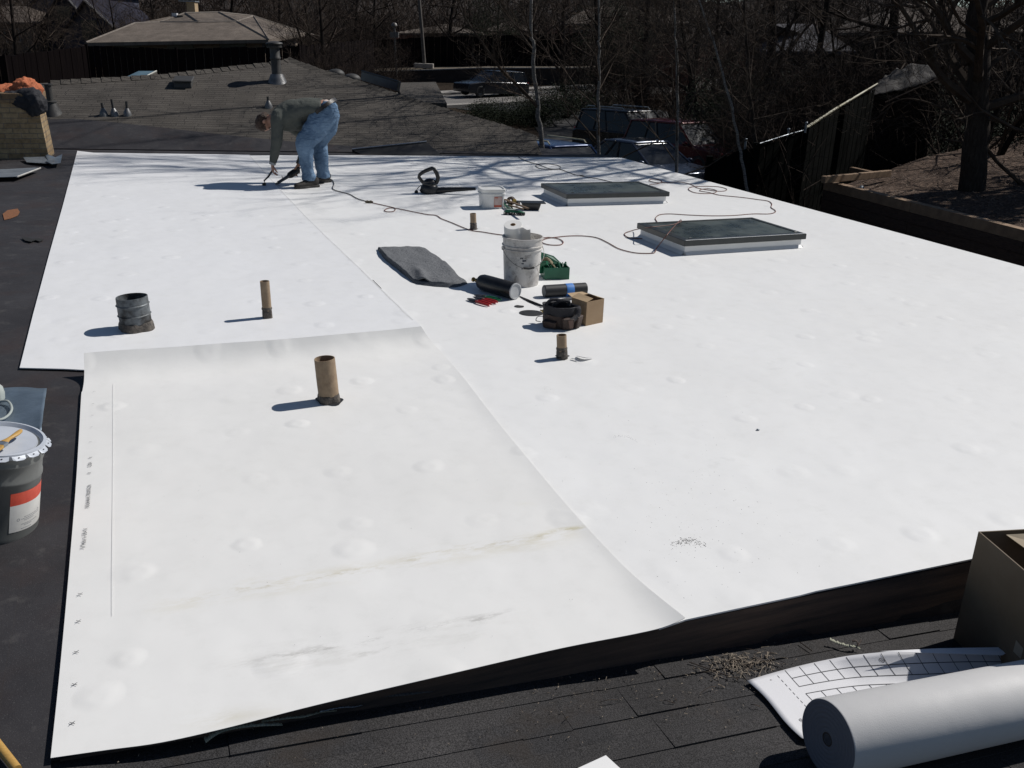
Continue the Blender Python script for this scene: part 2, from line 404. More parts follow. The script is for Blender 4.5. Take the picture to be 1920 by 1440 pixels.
# near shingled slope
al = math.atan(SLP)
SM = Matrix(((E1.x * math.cos(al), E2.x, E1.x * math.sin(al), OB.x), (E1.y * math.cos(al), E2.y, E1.y * math.sin(al), OB.y), (-math.sin(al), 0, math.cos(al), -.021), (0, 0, 0, 1)))
m_sh = shingle_mat('charcoal shingles', (.031, .030, .031), (.038, .036, .036), (.026, .025, .025), w=.42, h=.145, bd=.001, mossy=(.036, .028, .022), gap=.0004)
b = MB()
# real overlapping courses: each course is a strip of tabs, thick at its lower (near) edge
rows = 26; hr = .145
for r_ in range(rows):
    y0 = .35 - hr * (r_ + 1); x = -.02 if r_ > 2 else 0.0
    rr = random.Random(100 + r_)
    while x < 8.2:
        w = rr.choice((.16, .22, .30, .36, .24)); lo = rr.uniform(-.007, .003); th = .003 + rr.choice((0, 0, .001, .004))
        x1 = min(x + w, 8.2)
        b.add([(x, y0 + lo, -.012), (x1 - .0003, y0 + lo, -.012), (x1 - .0003, y0 + lo, th), (x, y0 + lo, th), (x, y0 + hr + .02, -.0005), (x1 - .0003, y0 + hr + .02, -.0005)],
              [(0, 1, 2, 3), (3, 2, 5, 4), (1, 5, 2), (0, 3, 4)])
        x = x1
o = b.build('shingle_slope', m_sh); o.matrix_world = SM; struct(o)
def S(u, v, h=0): return SM @ Vector((u, v, h))
def PS(px, py, h=0):                                    # sight line onto the near shingles
    nn = (SM.to_3x3() @ Vector((0, 0, 1))); return PL(px, py, SM @ Vector((0, 0, .006 + h)), nn)

# ---------------------------------------------------------------- white sheets
def prism_sheet(name, pts, z0, z1, mt, label, cat_):
    b = MB(); loc = [(Vector(p) - OB) for p in pts]
    poly = [(q.dot(E1), q.dot(E2)) for q in loc]
    b.prism(poly, z0, z1); o = b.build(name, mt, loc=OB, rot=(0, 0, A1)); tag(o, label, cat_, 'white roofing sheets'); return o
fe = [P(1236, 1178.5), P(1285, 1161.8), P(1400, 1137), P(1500, 1116), P(1530, 1108), P(1600, 1094), P(1720, 1069), P(1840, 1044), P(1920, 1027)]
bp = fe + [FR, P(1920, 500), P(1500, 386.5), P(1165, 295.5), P(1000, 294), P(800, 292), P(640, 291), P(470, 291) - E1 * .1, P(790, 612) - E1 * .1, P(1100, 960) - E1 * .12]
prism_sheet('roof_membrane', bp, -.006, 0, m_sheet, 'widest white roofing sheet under the skylights and tools', 'roofing sheet')
ap = [P(145, 283, .004), P(176, 286.5, .004), P(330, 288.5, .004), P(468, 290.5, .004), P(560, 391, .004), P(680, 507, .004), P(790, 612, .004), P(880, 850), P(300, 900), P(165, 694, .004), P(157, 694, .004), P(120, 692, .004), P(37, 690, .004), P(62, 590, .004), P(92, 478, .004), P(118, 385, .004)]
prism_sheet('roof_membrane', ap, .0005, .006, m_sheetA, 'long white roofing sheet along the left edge, behind the wide metal vent', 'roofing sheet')
# lap seam: narrow grey strip painting the slight shade where the sheets overlap
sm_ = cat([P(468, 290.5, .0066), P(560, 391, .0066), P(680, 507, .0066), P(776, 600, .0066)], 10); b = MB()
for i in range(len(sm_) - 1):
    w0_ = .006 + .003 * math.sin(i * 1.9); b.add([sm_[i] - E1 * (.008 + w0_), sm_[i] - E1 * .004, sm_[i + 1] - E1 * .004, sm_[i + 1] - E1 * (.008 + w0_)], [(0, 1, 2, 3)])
o = b.build('lap_shade', mat('lap shade grey', (.56, .56, .55), (.66, .66, .65), 5, .6)); o.parent = bpy.data.objects['roof_membrane.001']; o.matrix_parent_inverse = (Matrix.Translation(OB) @ Matrix.Rotation(A1, 4, 'Z')).inverted()
# upturned corner
# loose front sheet, rear edge curling up
def zc(v): t = max(0, (v - .915) / .085); return .010 + .105 * t ** 2.6
def lipped(p0_, p1_, Ltot):                            # sheet edge rising to the curled lip, straight as seen in the photo
    a, c = P(p1_[0], p1_[1], .010), P(p0_[0], p0_[1], .115)
    if p0_[0] < 400: return [a.lerp(c, k_ / 5) for k_ in range(6)]
    out = []
    for f in (0, .12, .25, .4, .6, .8, 1):
        z = .115 * (1 - f)
        for _ in range(12): q = P(p0_[0] + (p1_[0] - p0_[0]) * f, p0_[1] + (p1_[1] - p0_[1]) * f, z); z = .5 * z + .5 * zc(1 - math.hypot(q.x - c.x, q.y - c.y) / Ltot)
        out.append(P(p0_[0] + (p1_[0] - p0_[0]) * f, p0_[1] + (p1_[1] - p0_[1]) * f, z))
    return out[::-1]
bt = cat([P(95, 1422, .01), P(200, 1407, .01), P(300, 1393, .01), P(420, 1366, .01), P(600, 1320, .01), P(850, 1262, .01), P(1050, 1215, .01), P(1190, 1187, .012), P(1285, 1158, .03)], 10)
tp = cat([P(157, 662, .115), P(300, 652, .115), P(400, 645, .113), P(480, 641, .108), P(560, 633, .113), P(650, 625, .115), P(790, 612, .115)], 10)
lf = cat([P(95, 1422, .01), P(113, 1250, .01), P(130, 1060, .01), P(143, 900, .01)] + lipped((157, 662), (152, 745), 3.0), 10)
rt = cat([P(1285, 1158, .03), P(1180, 1072, .012), P(1060, 945, .01), P(960, 826, .01)] + lipped((790, 612), (880, 725), 3.4)[0:], 10)
def samp(c, t):
    L = [0]
    for i in range(len(c) - 1): L.append(L[-1] + (c[i + 1] - c[i]).length)
    d = t * L[-1]
    for i in range(len(c) - 1):
        if d <= L[i + 1] + 1e-9: return c[i].lerp(c[i + 1], (d - L[i]) / max(L[i + 1] - L[i], 1e-9))
    return c[-1]
NU, NV = 70, 90
cache = {('b', i): samp(bt, i / NU) for i in range(NU + 1)}
cache.update({('t', i): samp(tp, i / NU) for i in range(NU + 1)}); cache.update({('l', j): samp(lf, j / NV) for j in range(NV + 1)}); cache.update({('r', j): samp(rt, j / NV) for j in range(NV + 1)})
def coons(s, t):
    i = round(s * NU); j = round(t * NV); B_, T_, L_, R_ = cache[('b', i)], cache[('t', i)], cache[('l', j)], cache[('r', j)]
    p = B_ * (1 - t) + T_ * t + L_ * (1 - s) + R_ * s - (bt[0] * (1 - s) * (1 - t) + bt[-1] * s * (1 - t) + tp[0] * (1 - s) * t + tp[-1] * s * t)
    z = zc(t) + .006 * noise.noise(Vector((p.x * 1.3, p.y * 1.3, 1))) * (.4 + s) + (.014 * max(0, (s - .93) / .07) ** 2 * max(.0, (.12 - t) / .12)) + .006 * max(0, (s - .95) / .05) ** 2 * min(1, max(0, (.88 - t) * 8))
    z += .006 * max(0, (t - .9) / .1) * noise.noise(Vector((s * 5, 0, 3)))
    q = Vector((p.x, p.y, max(z, .0075))) - OB; return (q.dot(E1), q.dot(E2), q.z)
b = MB(); b.grid(coons, NU, NV)
ust = lambda px, py: uv(P(px, py, .01))
def stn(a, c, w, col, amt, thr=.42, sca=5): (u0, v0), (u1, v1) = ust(*a), ust(*c); return (u0, v0, u1, v1, w, col, amt, thr, sca)
m_sheetC = membrane_mat('scuffed white membrane', ca=(.757, .752, .735), cb=(.735, .728, .705), stains=[
    stn((420, 1252), (1000, 1140), .045, (.40, .39, .37), .75, .51, 15), stn((430, 1280), (800, 1195), .060, (.46, .45, .42), .7, .53, 11), stn((360, 1270), (980, 1160), .14, (.58, .57, .54), .55, .48, 6),
    stn((380, 1122), (1122, 984), .045, (.48, .43, .30), .7, .52, 16), stn((260, 1145), (1122, 990), .10, (.60, .56, .44), .6, .48, 6), stn((1000, 1002), (1122, 983), .024, (.44, .38, .15), .95, .40, 14), stn((960, 945), (1010, 942), .03, (.6, .55, .3), .8, .40, 9),
    stn((360, 1116), (420, 1108), .03, (.52, .47, .32), .9, .38, 9), stn((300, 1360), (560, 1330), .06, (.6, .57, .48), .6, .45, 6)])
o = solid(b.build('roof_membrane', m_sheetC, smooth='all', loc=OB, rot=(0, 0, A1)), .0016)
o.modifiers['solid'].use_rim = False
tag(o, 'loose stained white sheet in front with a curled rear edge and printed margin', 'roofing sheet', 'white roofing sheets')
loose = o
# factory line and printed margin on the loose sheet
def on_c(px, py, h=.0012): p = P(px, py, .0115); q = p - OB; return Vector((q.dot(E1), q.dot(E2), 0.0))
b = MB()
def stamp(s, px, py, size, px2=None, py2=None):
    a = on_c(px, py); d = (on_c(px2, py2) - a).normalized() if px2 else Vector((0, 1, 0)); s_ = d; t_ = Vector((d.y, -d.x, 0))
    M_ = Matrix(((s_.x, -t_.x, 0, a.x), (s_.y, -t_.y, 0, a.y), (0, 0, 1, .0155), (0, 0, 0, 1)))
    text_mesh(s, size, M_, b)
for px, py in ((141, 1360), (145, 1287), (148, 1226), (152, 1168), (155, 1117)): stamp('X', px, py, .021, px + 2, py - 30)
stamp('X Made in USA X', 160, 1029, .021, 165, 985)
stamp('X0GAAAA1700690C2A', 168, 953, .021, 171, 915)
stamp('X', 171, 889, .02, 173, 860); stamp('CGH', 172, 876, .022, 175, 850); stamp('X', 173, 860, .02, 175, 830)
for px, py in ((172, 830), (174, 802), (175.5, 780), (177, 758), (179, 735)): stamp('I', px, py, .017, px + 1, py - 15)
o = b.build('printed_margin', m_ink, parent=loose)
b = MB(); pts = [on_c(x_, y_) for x_, y_ in ((213, 720), (213, 800), (212, 900), (212, 1000), (211, 1155))]
for i in range(4):
    p, q = pts[i], pts[i + 1]; b.add([(p.x - .0007, p.y, .0148), (p.x + .0007, p.y, .0148), (q.x + .0007, q.y, .0148), (q.x - .0007, q.y, .0148)], [(0, 1, 2, 3)])
b.build('lap_line', mat('faint grey line', (.68, .68, .67), (.74, .74, .73), 40, .6), parent=loose)

# ---------------------------------------------------------------- far shingled roof
fe0, fe1 = P(145, 283), FARR
fd = (fe1 - fe0).normalized(); fn = Vector((-fd.y, fd.x, 0))
p0 = fe0 + fn * .25; KS = .30
ptn = (Vector((0, 0, 1)) - fn * KS).normalized()
def PF(px, py, h=0): return PL(px, py, p0 + Vector((0, 0, h)), ptn)
def flat(px): q = P(px, 300); return isect(p0, fd, Vector((0, 0, 0)), Vector((q.x, q.y, 0)))
ridge = [PF(-260, 172), PF(95, 155), PF(300, 143), PF(520, 118), PF(543, 111)]
hip = [PF(600, 132), PF(640, 144), PF(760, 183), PF(860, 214), PF(940, 236), PF(1003, 256), PF(1018, 296)]
FM = Matrix(((fd.x, fn.x / math.sqrt(1 + KS * KS), ptn.x, p0.x), (fd.y, fn.y / math.sqrt(1 + KS * KS), ptn.y, p0.y), (0, KS / math.sqrt(1 + KS * KS), ptn.z, p0.z), (0, 0, 0, 1)))
FMi = FM.inverted()
poly = [FMi @ q for q in ridge + hip]
low = [(poly[-1].x, -.02), (poly[0].x, -.02)]
m_shf = shingle_mat('grey brown shingles', (.060, .053, .046), (.076, .068, .059), (.030, .027, .024), w=.34, h=.095, bd=.006, gran=.7, gap=.006)
b = MB(); b.prism([(q.x, q.y) for q in poly] + low, -.02, 0)
roof2 = b.build('shingle_roof', m_shf); roof2.matrix_world = FM; struct(roof2)
# ridge and hip caps: a chain of short overlapping tiles
b = MB(); rc = random.Random(5)
def caps(a, c, w=.14, step=.15):
    L = (c - a).length; k = max(1, int(L / step)); d = (c - a) / k; dn = d.normalized(); sd = dn.cross(Vector((0, 0, 1))).normalized()
    for i in range(k):
        p = a + d * i; q = a + d * (i + 1.15); hi = .035 + rc.uniform(0, .01)
        b.add([p + sd * w + Vector((0, 0, -.03)), p + Vector((0, 0, hi)), p - sd * w + Vector((0, 0, -.03)), q + sd * w + Vector((0, 0, -.04)), q + Vector((0, 0, hi - .015)), q - sd * w + Vector((0, 0, -.04))],
              [(0, 1, 4, 3), (1, 2, 5, 4), (0, 2, 1), (3, 4, 5)])
RH = ridge[1:] + hip[:-1]
for i in range(len(RH) - 1): caps(RH[i], RH[i + 1])
o = b.build('ridge_caps', m_shf); struct(o)
# the slopes turned away from us
b = MB()
bk = [ridge[0], ridge[1], ridge[4], hip[1], hip[3], hip[6]]
off = Vector((1.2, 3.6, -1.3)); lowp = [q + (Vector((0, 6, -2)) if i < 3 else Vector((2.2, 3.2, -1.25))) for i, q in enumerate(bk)]
for i in range(len(bk) - 1): b.add([bk[i] - Vector((0, 0, .05)), bk[i + 1] - Vector((0, 0, .05)), lowp[i + 1], lowp[i]], [(3, 2, 1, 0)])
o = b.build('shingle_roof', m_shf); struct(o)
# dark membrane lapped up onto the far slope
pm = [(145, 284), (-260, 300), (-260, 232), (60, 226), (140, 224), (200, 229), (300, 240), (420, 254), (560, 268), (700, 278), (860, 284), (1010, 291), (1012, 296)]
mp = [FMi @ PF(x_, y_) for x_, y_ in pm]
mp = [(q.x, max(q.y, -.01)) for q in mp[1:-1]] + [(mp[-1].x, -.02), (mp[1].x, -.02)]
b = MB(); b.prism(mp, .002, .012); o = b.build('roof_underlayment', n.m); o.matrix_world = FM; struct(o)
# triangular dark roof wedge at the far edge, pale metal drip edge
wy = P(760, 293).y + .2
pts = [Q(660, 281, wy), Q(800, 266.5, wy + .3), Q(829, 292, wy), Q(690, 295, wy - .1)]
b = MB(); b.slab([pts[0], pts[1], pts[2], pts[3]], .04)
o = b.build('roof_saddle', m_rub); tag(o, 'low black triangular roof saddle at the far edge of the white sheet', 'roof saddle')
b = MB(); b.tube([pts[0] + Vector((0, 0, .012)), pts[1] + Vector((0, 0, .012))], .011, 4); b.build('drip_edge', m_galv, parent=None)
bpy.data.objects['drip_edge'].parent = o

# ---------------------------------------------------------------- skylights on the sheet
m_glass = NT('dusty skylight glass')
gn = m_glass.noise(3, 6, .7)
m_glass = m_glass.fin(m_glass.mix(m_glass.ramp(gn, [(.40, 0.0), (.62, 1.0)]), (.020, .026, .023), (.080, .092, .082)), m_glass.mth('ADD', m_glass.mth('MULTIPLY', gn, .35), .12), 0, .5)
def skylight(c, ang, L, Dp, label):
    t = empty('skylight', c, ang); tag(t, label, 'skylight', 'skylights on the white roof')
    b = MB(); b.box((0, 0, .05), (L, Dp, .10)); cb = bev(b.build('curb', m_sheet, t), .004)
    b = MB()                                                       # membrane skirt welded round the curb
    a, d = L / 2, Dp / 2
    for (x0, y0, x1, y1) in ((-a, -d, a, -d), (a, -d, a, d), (a, d, -a, d), (-a, d, -a, -d)):
        nx, ny = (y1 - y0), -(x1 - x0); l = math.hypot(nx, ny); nx /= l; ny /= l
        b.add([(x0 + nx * .002, y0 + ny * .002, .028), (x1 + nx * .002, y1 + ny * .002, .028), (x1 + nx * .035, y1 + ny * .035, .0025), (x0 + nx * .035, y0 + ny * .035, .0025)], [(3, 2, 1, 0)])
    b.build('flashing', m_sheet, t)
    b = MB(); e = .028; o_, i_ = (a + e, d + e), (a - .035, d - .035)
    for (x0, y0, x1, y1, u0, v0, u1, v1) in ((-o_[0], -o_[1], o_[0], -o_[1], -i_[0], -i_[1], i_[0], -i_[1]), (o_[0], -o_[1], o_[0], o_[1], i_[0], -i_[1], i_[0], i_[1]),
                                            (o_[0], o_[1], -o_[0], o_[1], i_[0], i_[1], -i_[0], i_[1]), (-o_[0], o_[1], -o_[0], -o_[1], -i_[0], i_[1], -i_[0], -i_[1])):
        b.hexa([(x0, y0, .082), (x1, y1, .082), (u1, v1, .102), (u0, v0, .102)], [(x0, y0, .135), (x1, y1, .135), (u1, v1, .140), (u0, v0, .140)])
    bev(b.build('frame', m_bronze, t), .004, 2)
    b = MB(); b.box((0, 0, .128), (2 * i_[0] + .004, 2 * i_[1] + .004, .012)); gl = b.build('glass', m_glass, t)
    for sx in (-1, 1): b = MB(); b.tube([(sx * (a - .06), -i_[1] + .01, .139), (sx * (a - .06) + .03, -i_[1] + .01, .139)], .006, 6); b.build('clip', m_bronze, t)
    return t
def sky_from(NLb, NRb, d):
    a, c = P(*NLb), P(*NRb); ax = (c - a); L = ax.length; ax.normalize(); nn = Vector((-ax.y, ax.x, 0)); ctr = (a + c) / 2 + nn * (d / 2)
    return ctr, math.atan2(ax.y, ax.x), L
c, an, L = sky_from((1283, 478), (1501, 464), .80); SKN = skylight(c, an, L, .80, 'nearer and larger-looking dark glass skylight with the brown cord across its corner')
b = MB(); b.box((0, -.40 - .022, .1385), (L + .03, .010, .005)); b.build('edge_glint', mat('edge glint metal', (.75, .75, .74), None, 9, .22, .9), SKN)  # bright strip added to paint the highlight along the front metal edge
c, an, L = sky_from((1064, 386), (1248, 381), .78); skylight(c, an, L, .78, 'farther dark glass skylight just behind the white square tub and black tools')

# ---------------------------------------------------------------- pipes through the roof
def pipe(base, toppx, r, mt, label, tarh, ring=True, group='cut off vent pipes through the white sheet', seg=28, rough=.0):
    B = P(*base); T = Q(toppx[0], toppx[1], B.y); ax = T - B; L = ax.length; q = ax.to_track_quat('Z', 'Y')
    t = empty('vent_pipe', B, rot=q.to_euler()); tag(t, label, 'vent pipe', group)
    rn = random.Random(int(base[0])); ph = rn.uniform(0, 6)
    wob = lambda a, z: .02 * math.sin(a * 6.28 * 3 + ph) * (1 if z > L * .9 else .3)
    th = max(.004, r * .08)
    b = MB(); b.lathe([(r, tarh * .9), (r * 1.01, L * .5), (r * 1.0, L * .97), (r * .99, L), (r - th, L), (r - th, .0)], seg, wob=wob); b.build('pipe', mt, t, 'all' if False else True)
    b = MB(); b.lathe([(r * 1.12, -.012), (r * 1.10, tarh * .4), (r * 1.07, tarh * .8), (r * 1.02, tarh)], seg, wob=lambda a, z: .06 * math.sin(a * 25 + ph) + .03 * math.sin(a * 44))
    b.build('tar_collar', m_tar, t, True)
    if ring:
        b = MB(); b.lathe([(r * 1.02, tarh), (r * 1.13, tarh + .003), (r * 1.13, tarh + .012), (r * 1.02, tarh + .018)], seg, wob=lambda a, z: .02 * math.sin(a * 19)); b.build('collar_ring', m_tar, t, True)
    b = MB(); b.lathe([(r * 1.05, .0042), (r * 1.28, .0056)], seg, Matrix.Identity(4), wob=lambda a, z: .12 * math.sin(a * 12.5 + ph) + .1 * math.sin(a * 31))
    rg = b.build('cut_edge', m_rub, t); rg.rotation_mode = 'QUATERNION'; rg.rotation_quaternion = q.inverted(); rg.location = q.inverted() @ Vector((0, 0, 0 if base[1] < 650 else .0085))
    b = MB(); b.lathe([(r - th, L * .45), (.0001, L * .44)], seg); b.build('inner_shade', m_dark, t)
    return t
pipe((502, 597), (496, 527), .030, m_tanp, 'thin tan pipe right of the wide metal vent, its shadow a thin line', .06)
pipe((618, 755), (608, 672), .052, m_tanp, 'thick tan pipe rising through the loose front sheet', .05, ring=False)
pipe((1054, 672), (1053, 628), .030, m_tanp, 'thin tan pipe in front of the leather tool pouch', .055)
pipe((888, 430), (887, 400), .030, m_tanp, 'small far tan pipe touched by the extension cord behind the white bucket', .05)
m_vent = mat('weathered sheet metal vent', (.145, .16, .17), (.035, .033, .031), 9, .6, .35, bump=.5, bsc=30, lo=.42, hi=.60, bd=.006)
t = pipe((257, 618), (246, 556), .094, m_vent, 'wide weathered sheet metal vent at the left, black at its foot', .055, ring=False, seg=40)
b = MB()
for z in (.10, .165): b.lathe([(.096, z - .005), (.101, z), (.096, z + .005)], 40, wob=lambda a, z: .015 * math.sin(a * 20))
b.build('seam', m_vent, t, True)

# ---------------------------------------------------------------- left foreground: pail, brush, sheet metal, stick
PB0, PT0 = P(-8, 987), P(-1, 826, .35)
t = empty('metal_pail', PB0, rot=Vector((0, 0, 1)).rotation_difference(PT0 - PB0).to_euler()); tag(t, 'grey metal pail with white lid, red banded label, at the left edge', 'pail')
m_pail = mat('grey painted steel', (.16, .165, .16), (.12, .125, .12), 4, .42, .3)
m_lid = mat('lid enamel', (.52, .55, .60), (.44, .47, .52), 7, .35, .1)
b = MB(); r = .148
b.lathe([(.001, .004), (r * .94, .004), (r * .97, 0), (r * .985, .008), (r * .97, .02), (r * .975, .23), (r * 1.0, .236), (r * 1.0, .246), (r * .98, .252), (r * .985, .30), (r * 1.01, .306), (r * 1.01, .314), (r * .985, .32), (r * .99, .352)], 56)
b.build('body', m_pail, t, True, angle=50)
b = MB(); b.lathe([(r * 1.03, .345), (r * 1.05, .355), (r * 1.04, .366), (r * .97, .368), (r * .93, .358), (r * .90, .350), (r * .86, .350), (r * .84, .359), (.001, .361)], 56); b.build('lid', m_lid, t, True)
rr = random.Random(3)
for k in range(18):
    a = 2 * math.pi * k / 18; M_ = Matrix.Rotation(a, 4, 'Z'); w = .047; ou = rr.uniform(.008, .016); dz = rr.uniform(-.012, -.002)
    b = MB(); R0 = r * 1.045
    pts = [(R0 - .004, -w / 2, .362), (R0 - .004, w / 2, .362), (R0 + ou, w / 2 * .95, .356 + dz), (R0 + ou + .006, w / 4, .354 + dz), (R0 + ou + .006, -w / 4, .354 + dz), (R0 + ou, -w / 2 * .95, .356 + dz)]
    b.slab([M_ @ Vector(q) for q in pts], .0015)
    c_ = M_ @ Vector((R0 + ou * .6, 0, .3595 + dz * .6)); b.cur = 1; b.lathe([(.0001, 0), (.0035, 0)], 8, Matrix.Translation(c_)); b.cur = 0
    b.build('lid_tab', [m_lid, m_dark], t)
lab = mat('red label band', (.62, .075, .035), (.5, .055, .03), 20, .5); labw = mat('label white', (.66, .65, .62), (.58, .57, .54), 12, .5)
def band(a0, a1, z0, z1, rr_, mt, nm, par):
    b = MB(); b.grid(lambda s, v: ((rr_) * math.cos(a0 + (a1 - a0) * s), (rr_) * math.sin(a0 + (a1 - a0) * s), z0 + (z1 - z0) * v), 20, 1); return b.build(nm, mt, par, 'all')
al0, al1 = rad(-46), rad(42)
lb = band(al0, al1, .045, .155, r * .9775, labw, 'label', t)
band(al0, al1, .155, .205, r * .9778, lab, 'label_band', t)
b = MB()
for row, (z, w_) in enumerate(((.098, .5), (.091, .62), (.084, .4), (.070, .55), (.064, .3), (.052, .3))):
    a = al0 + .30 + (0 if row % 2 else .08)
    while a < al0 + .30 + w_:
        da = rr.uniform(.015, .05); Rr = r * .979
        b.add([(Rr * math.cos(a), Rr * math.sin(a), z), (Rr * math.cos(a + da), Rr * math.sin(a + da), z), (Rr * math.cos(a + da), Rr * math.sin(a + da), z + .0026), (Rr * math.cos(a), Rr * math.sin(a), z + .0026)], [(0, 1, 2, 3)]); a += da + .012
for a, z in ((al0 + .22, .093), (al0 + .90, .10)):
    for k in range(10):
        g0, g1 = 2 * math.pi * k / 10, 2 * math.pi * (k + 1) / 10; Rr = r * .979
        q = lambda g, s: (Rr * math.cos(a + s * math.cos(g) / r), Rr * math.sin(a + s * math.cos(g) / r), z + s * math.sin(g))
        b.add([q(g0, .006), q(g1, .006), q(g1, .004), q(g0, .004)], [(0, 1, 2, 3)])
b.build('label_print', mat('label grey print', (.25, .26, .28), (.2, .2, .22), 20, .7), lb)
b = MB(); b.tube(cat([(r * .98, .02, .27), (r * 1.12, .03, .23), (r * 1.16, .0, .17), (r * 1.1, -.05, .13)], 5), .0022, 6)
# brush on the lid
a_, c_ = P(40, 806, .374), P(-25, 850, .374); ax = (c_ - a_); L = ax.length; rz = math.atan2(ax.y, ax.x)
t = empty('paintbrush', (a_.x, a_.y, .372), rz); tag(t, 'yellow wooden paintbrush lying on the lid of the metal pail', 'paintbrush')
m_yw = mat('yellow varnished wood', (.50, .30, .08), (.38, .22, .06), 15, .5, streak=(2, 20, 20))
b = MB(); b.tube([(0, 0, 0), (.012, 0, 0), (.04, .002, .0), (.075, .0, .0), (.10, .0, 0), (.115, 0, 0)], [(.006, .005), (.007, .010), (.007, .011), (.006, .008), (.007, .014), (.008, .020)], 12, sm=4); b.build('handle', m_yw, t, True)
b = MB(); b.box((.128, 0, 0), (.028, .044, .014)); bev(b.build('ferrule', m_galv, t), .003)
b = MB(); b.hexa([(.142, -.021, -.006), (.142, .021, -.006), (.142, .021, .006), (.142, -.021, .006)], [(.19, -.024, -.003), (.19, .024, -.003), (.19, .024, .003), (.19, -.024, .003)]); b.build('bristles', m_yw, t)
# sheet metal
m_gb = mat('blueish galvanised sheet', (.24, .30, .36), (.13, .17, .21), 3.5, .42, .6, bump=.3, bsc=12)
pp = [P(-60, 727, .004), P(88, 730, .02), P(84, 770, .012), P(78, 812, .014), P(-70, 822, .004)]
b = MB()
A_, B_, C_, D_ = pp[4], pp[3], pp[1], pp[0]
b.grid(lambda s, v: A_ * (1 - s) * (1 - v) + B_ * s * (1 - v) + C_ * s * v + D_ * (1 - s) * v + Vector((0, 0, .006 * math.sin(s * 7 + v * 3) + .004 + .012 * max(0, s - .9) * 10 * (.3 + .2 * math.sin(v * 20)))), 24, 10)
o = solid(b.build('sheet_metal', m_gb, smooth='all'), .001); tag(o, 'bluish galvanised sheet lying on black roofing behind the metal pail', 'sheet metal')
for y_ in (735, 757, 778, 795): q = P(79, y_, .02); b = MB(); b.ell(q, (.006, .004, .002)); b.build('nail_hole', m_rub, o)
q = P(-12, 738, .05); b = MB(); b.lathe([(.001, .05), (.03, .048), (.045, .03), (.05, 0), (.047, -.03)], 24, Matrix.Translation(q)); b.tube(cat([q + Vector((.02, -.04, -.03)), P(14, 752, .03), P(22, 768, .025), P(8, 784, .025), P(-20, 790, .03)], 6), .006, 8)
o = b.build('plastic_cap', mat('milky plastic', (.42, .45, .42), (.35, .38, .36), 9, .35), smooth=True); tag(o, 'milky white plastic cap and strap lying on the bluish sheet metal', 'plastic cap')
a_, c_ = P(-30, 1372, .0), P(34, 1452, .0); b = MB(); b.tube([a_ + Vector((0, 0, .02)), c_ + Vector((0, 0, .016))], [(.013, .013), (.012, .012)], 12)
o = b.build('wooden_stick', m_yw, smooth=True); tag(o, 'yellow wooden handle end at the bottom left corner of the photo', 'stick')
# torn patches in the black roofing
def scrap(name, px, z, th, mt, label, cat_, curl=0.0, seed=1, n_=1):
    b = MB(); rr = random.Random(seed); pts = []
    for i, (x_, y_) in enumerate(px):
        q = P(x_, y_, z); pts.append(Vector((q.x, q.y, z + curl * rr.random())))
    ctr = sum(pts, Vector()) / len(pts); k = len(pts)
    vs = [ctr] + pts + [ctr - Vector((0, 0, th))] + [p - Vector((0, 0, th)) for p in pts]
    fs = [(0, i + 1, (i + 1) % k + 1) for i in range(k)] + [(k + 1, k + 2 + (i + 1) % k, k + 2 + i) for i in range(k)] + [(i + 1, k + 2 + i, k + 2 + (i + 1) % k, (i + 1) % k + 1) for i in range(k)]
    b.add(vs, fs); o = b.build(name, mt); tag(o, label, cat_); return o
scrap('torn_patch', [(5, 401), (14, 394), (33, 391), (37, 397), (33, 404), (20, 409), (8, 412)], -.0005, .003, mat('rusty plywood', (.24, .095, .035), (.13, .055, .025), 40, .9), 'rusty brown torn spot in the black roofing below the chimney', 'torn patch')
scrap('torn_patch', [(40, 446), (50, 445), (60, 448), (72, 447), (82, 449), (74, 453), (66, 451), (58, 454), (48, 452)], 0.004, .003, m_dark, 'ragged black hole in the roofing left of the white sheet edge', 'torn patch', .006, 4)
scrap('metal_scrap', [(86, 296), (90, 293), (104, 295), (117, 289), (114, 309), (98, 311), (86, 305), (91, 303)], .03, .002, m_gb, 'bluish bent flashing piece at the foot of the brick chimney', 'metal scrap', .03, 2)
scrap('metal_scrap', [(44, 298), (88, 297), (97, 309), (62, 306), (50, 304)], .02, .002, m_dgal, 'dull grey flashing strip under the brick chimney front', 'metal scrap', .03, 6)
o = scrap('roofing_board', [(-40, 318), (12, 317), (66, 314), (76, 315), (32, 331), (-60, 334)], .05, .004, m_dgal, 'thin grey board with pale edge lying before the chimney', 'board', 0, 3)
b = MB(); b.tube([P(32, 331.5, .05), P(76, 315, .05)], .009, 5); b.build('edge', mat('pale board edge', (.5, .49, .46)), o)
b = MB(); q0 = P(20, 333); b.box((q0.x - .1, q0.y + .1, .02), (.25, .12, .04)); b.build('support', m_rub, o)

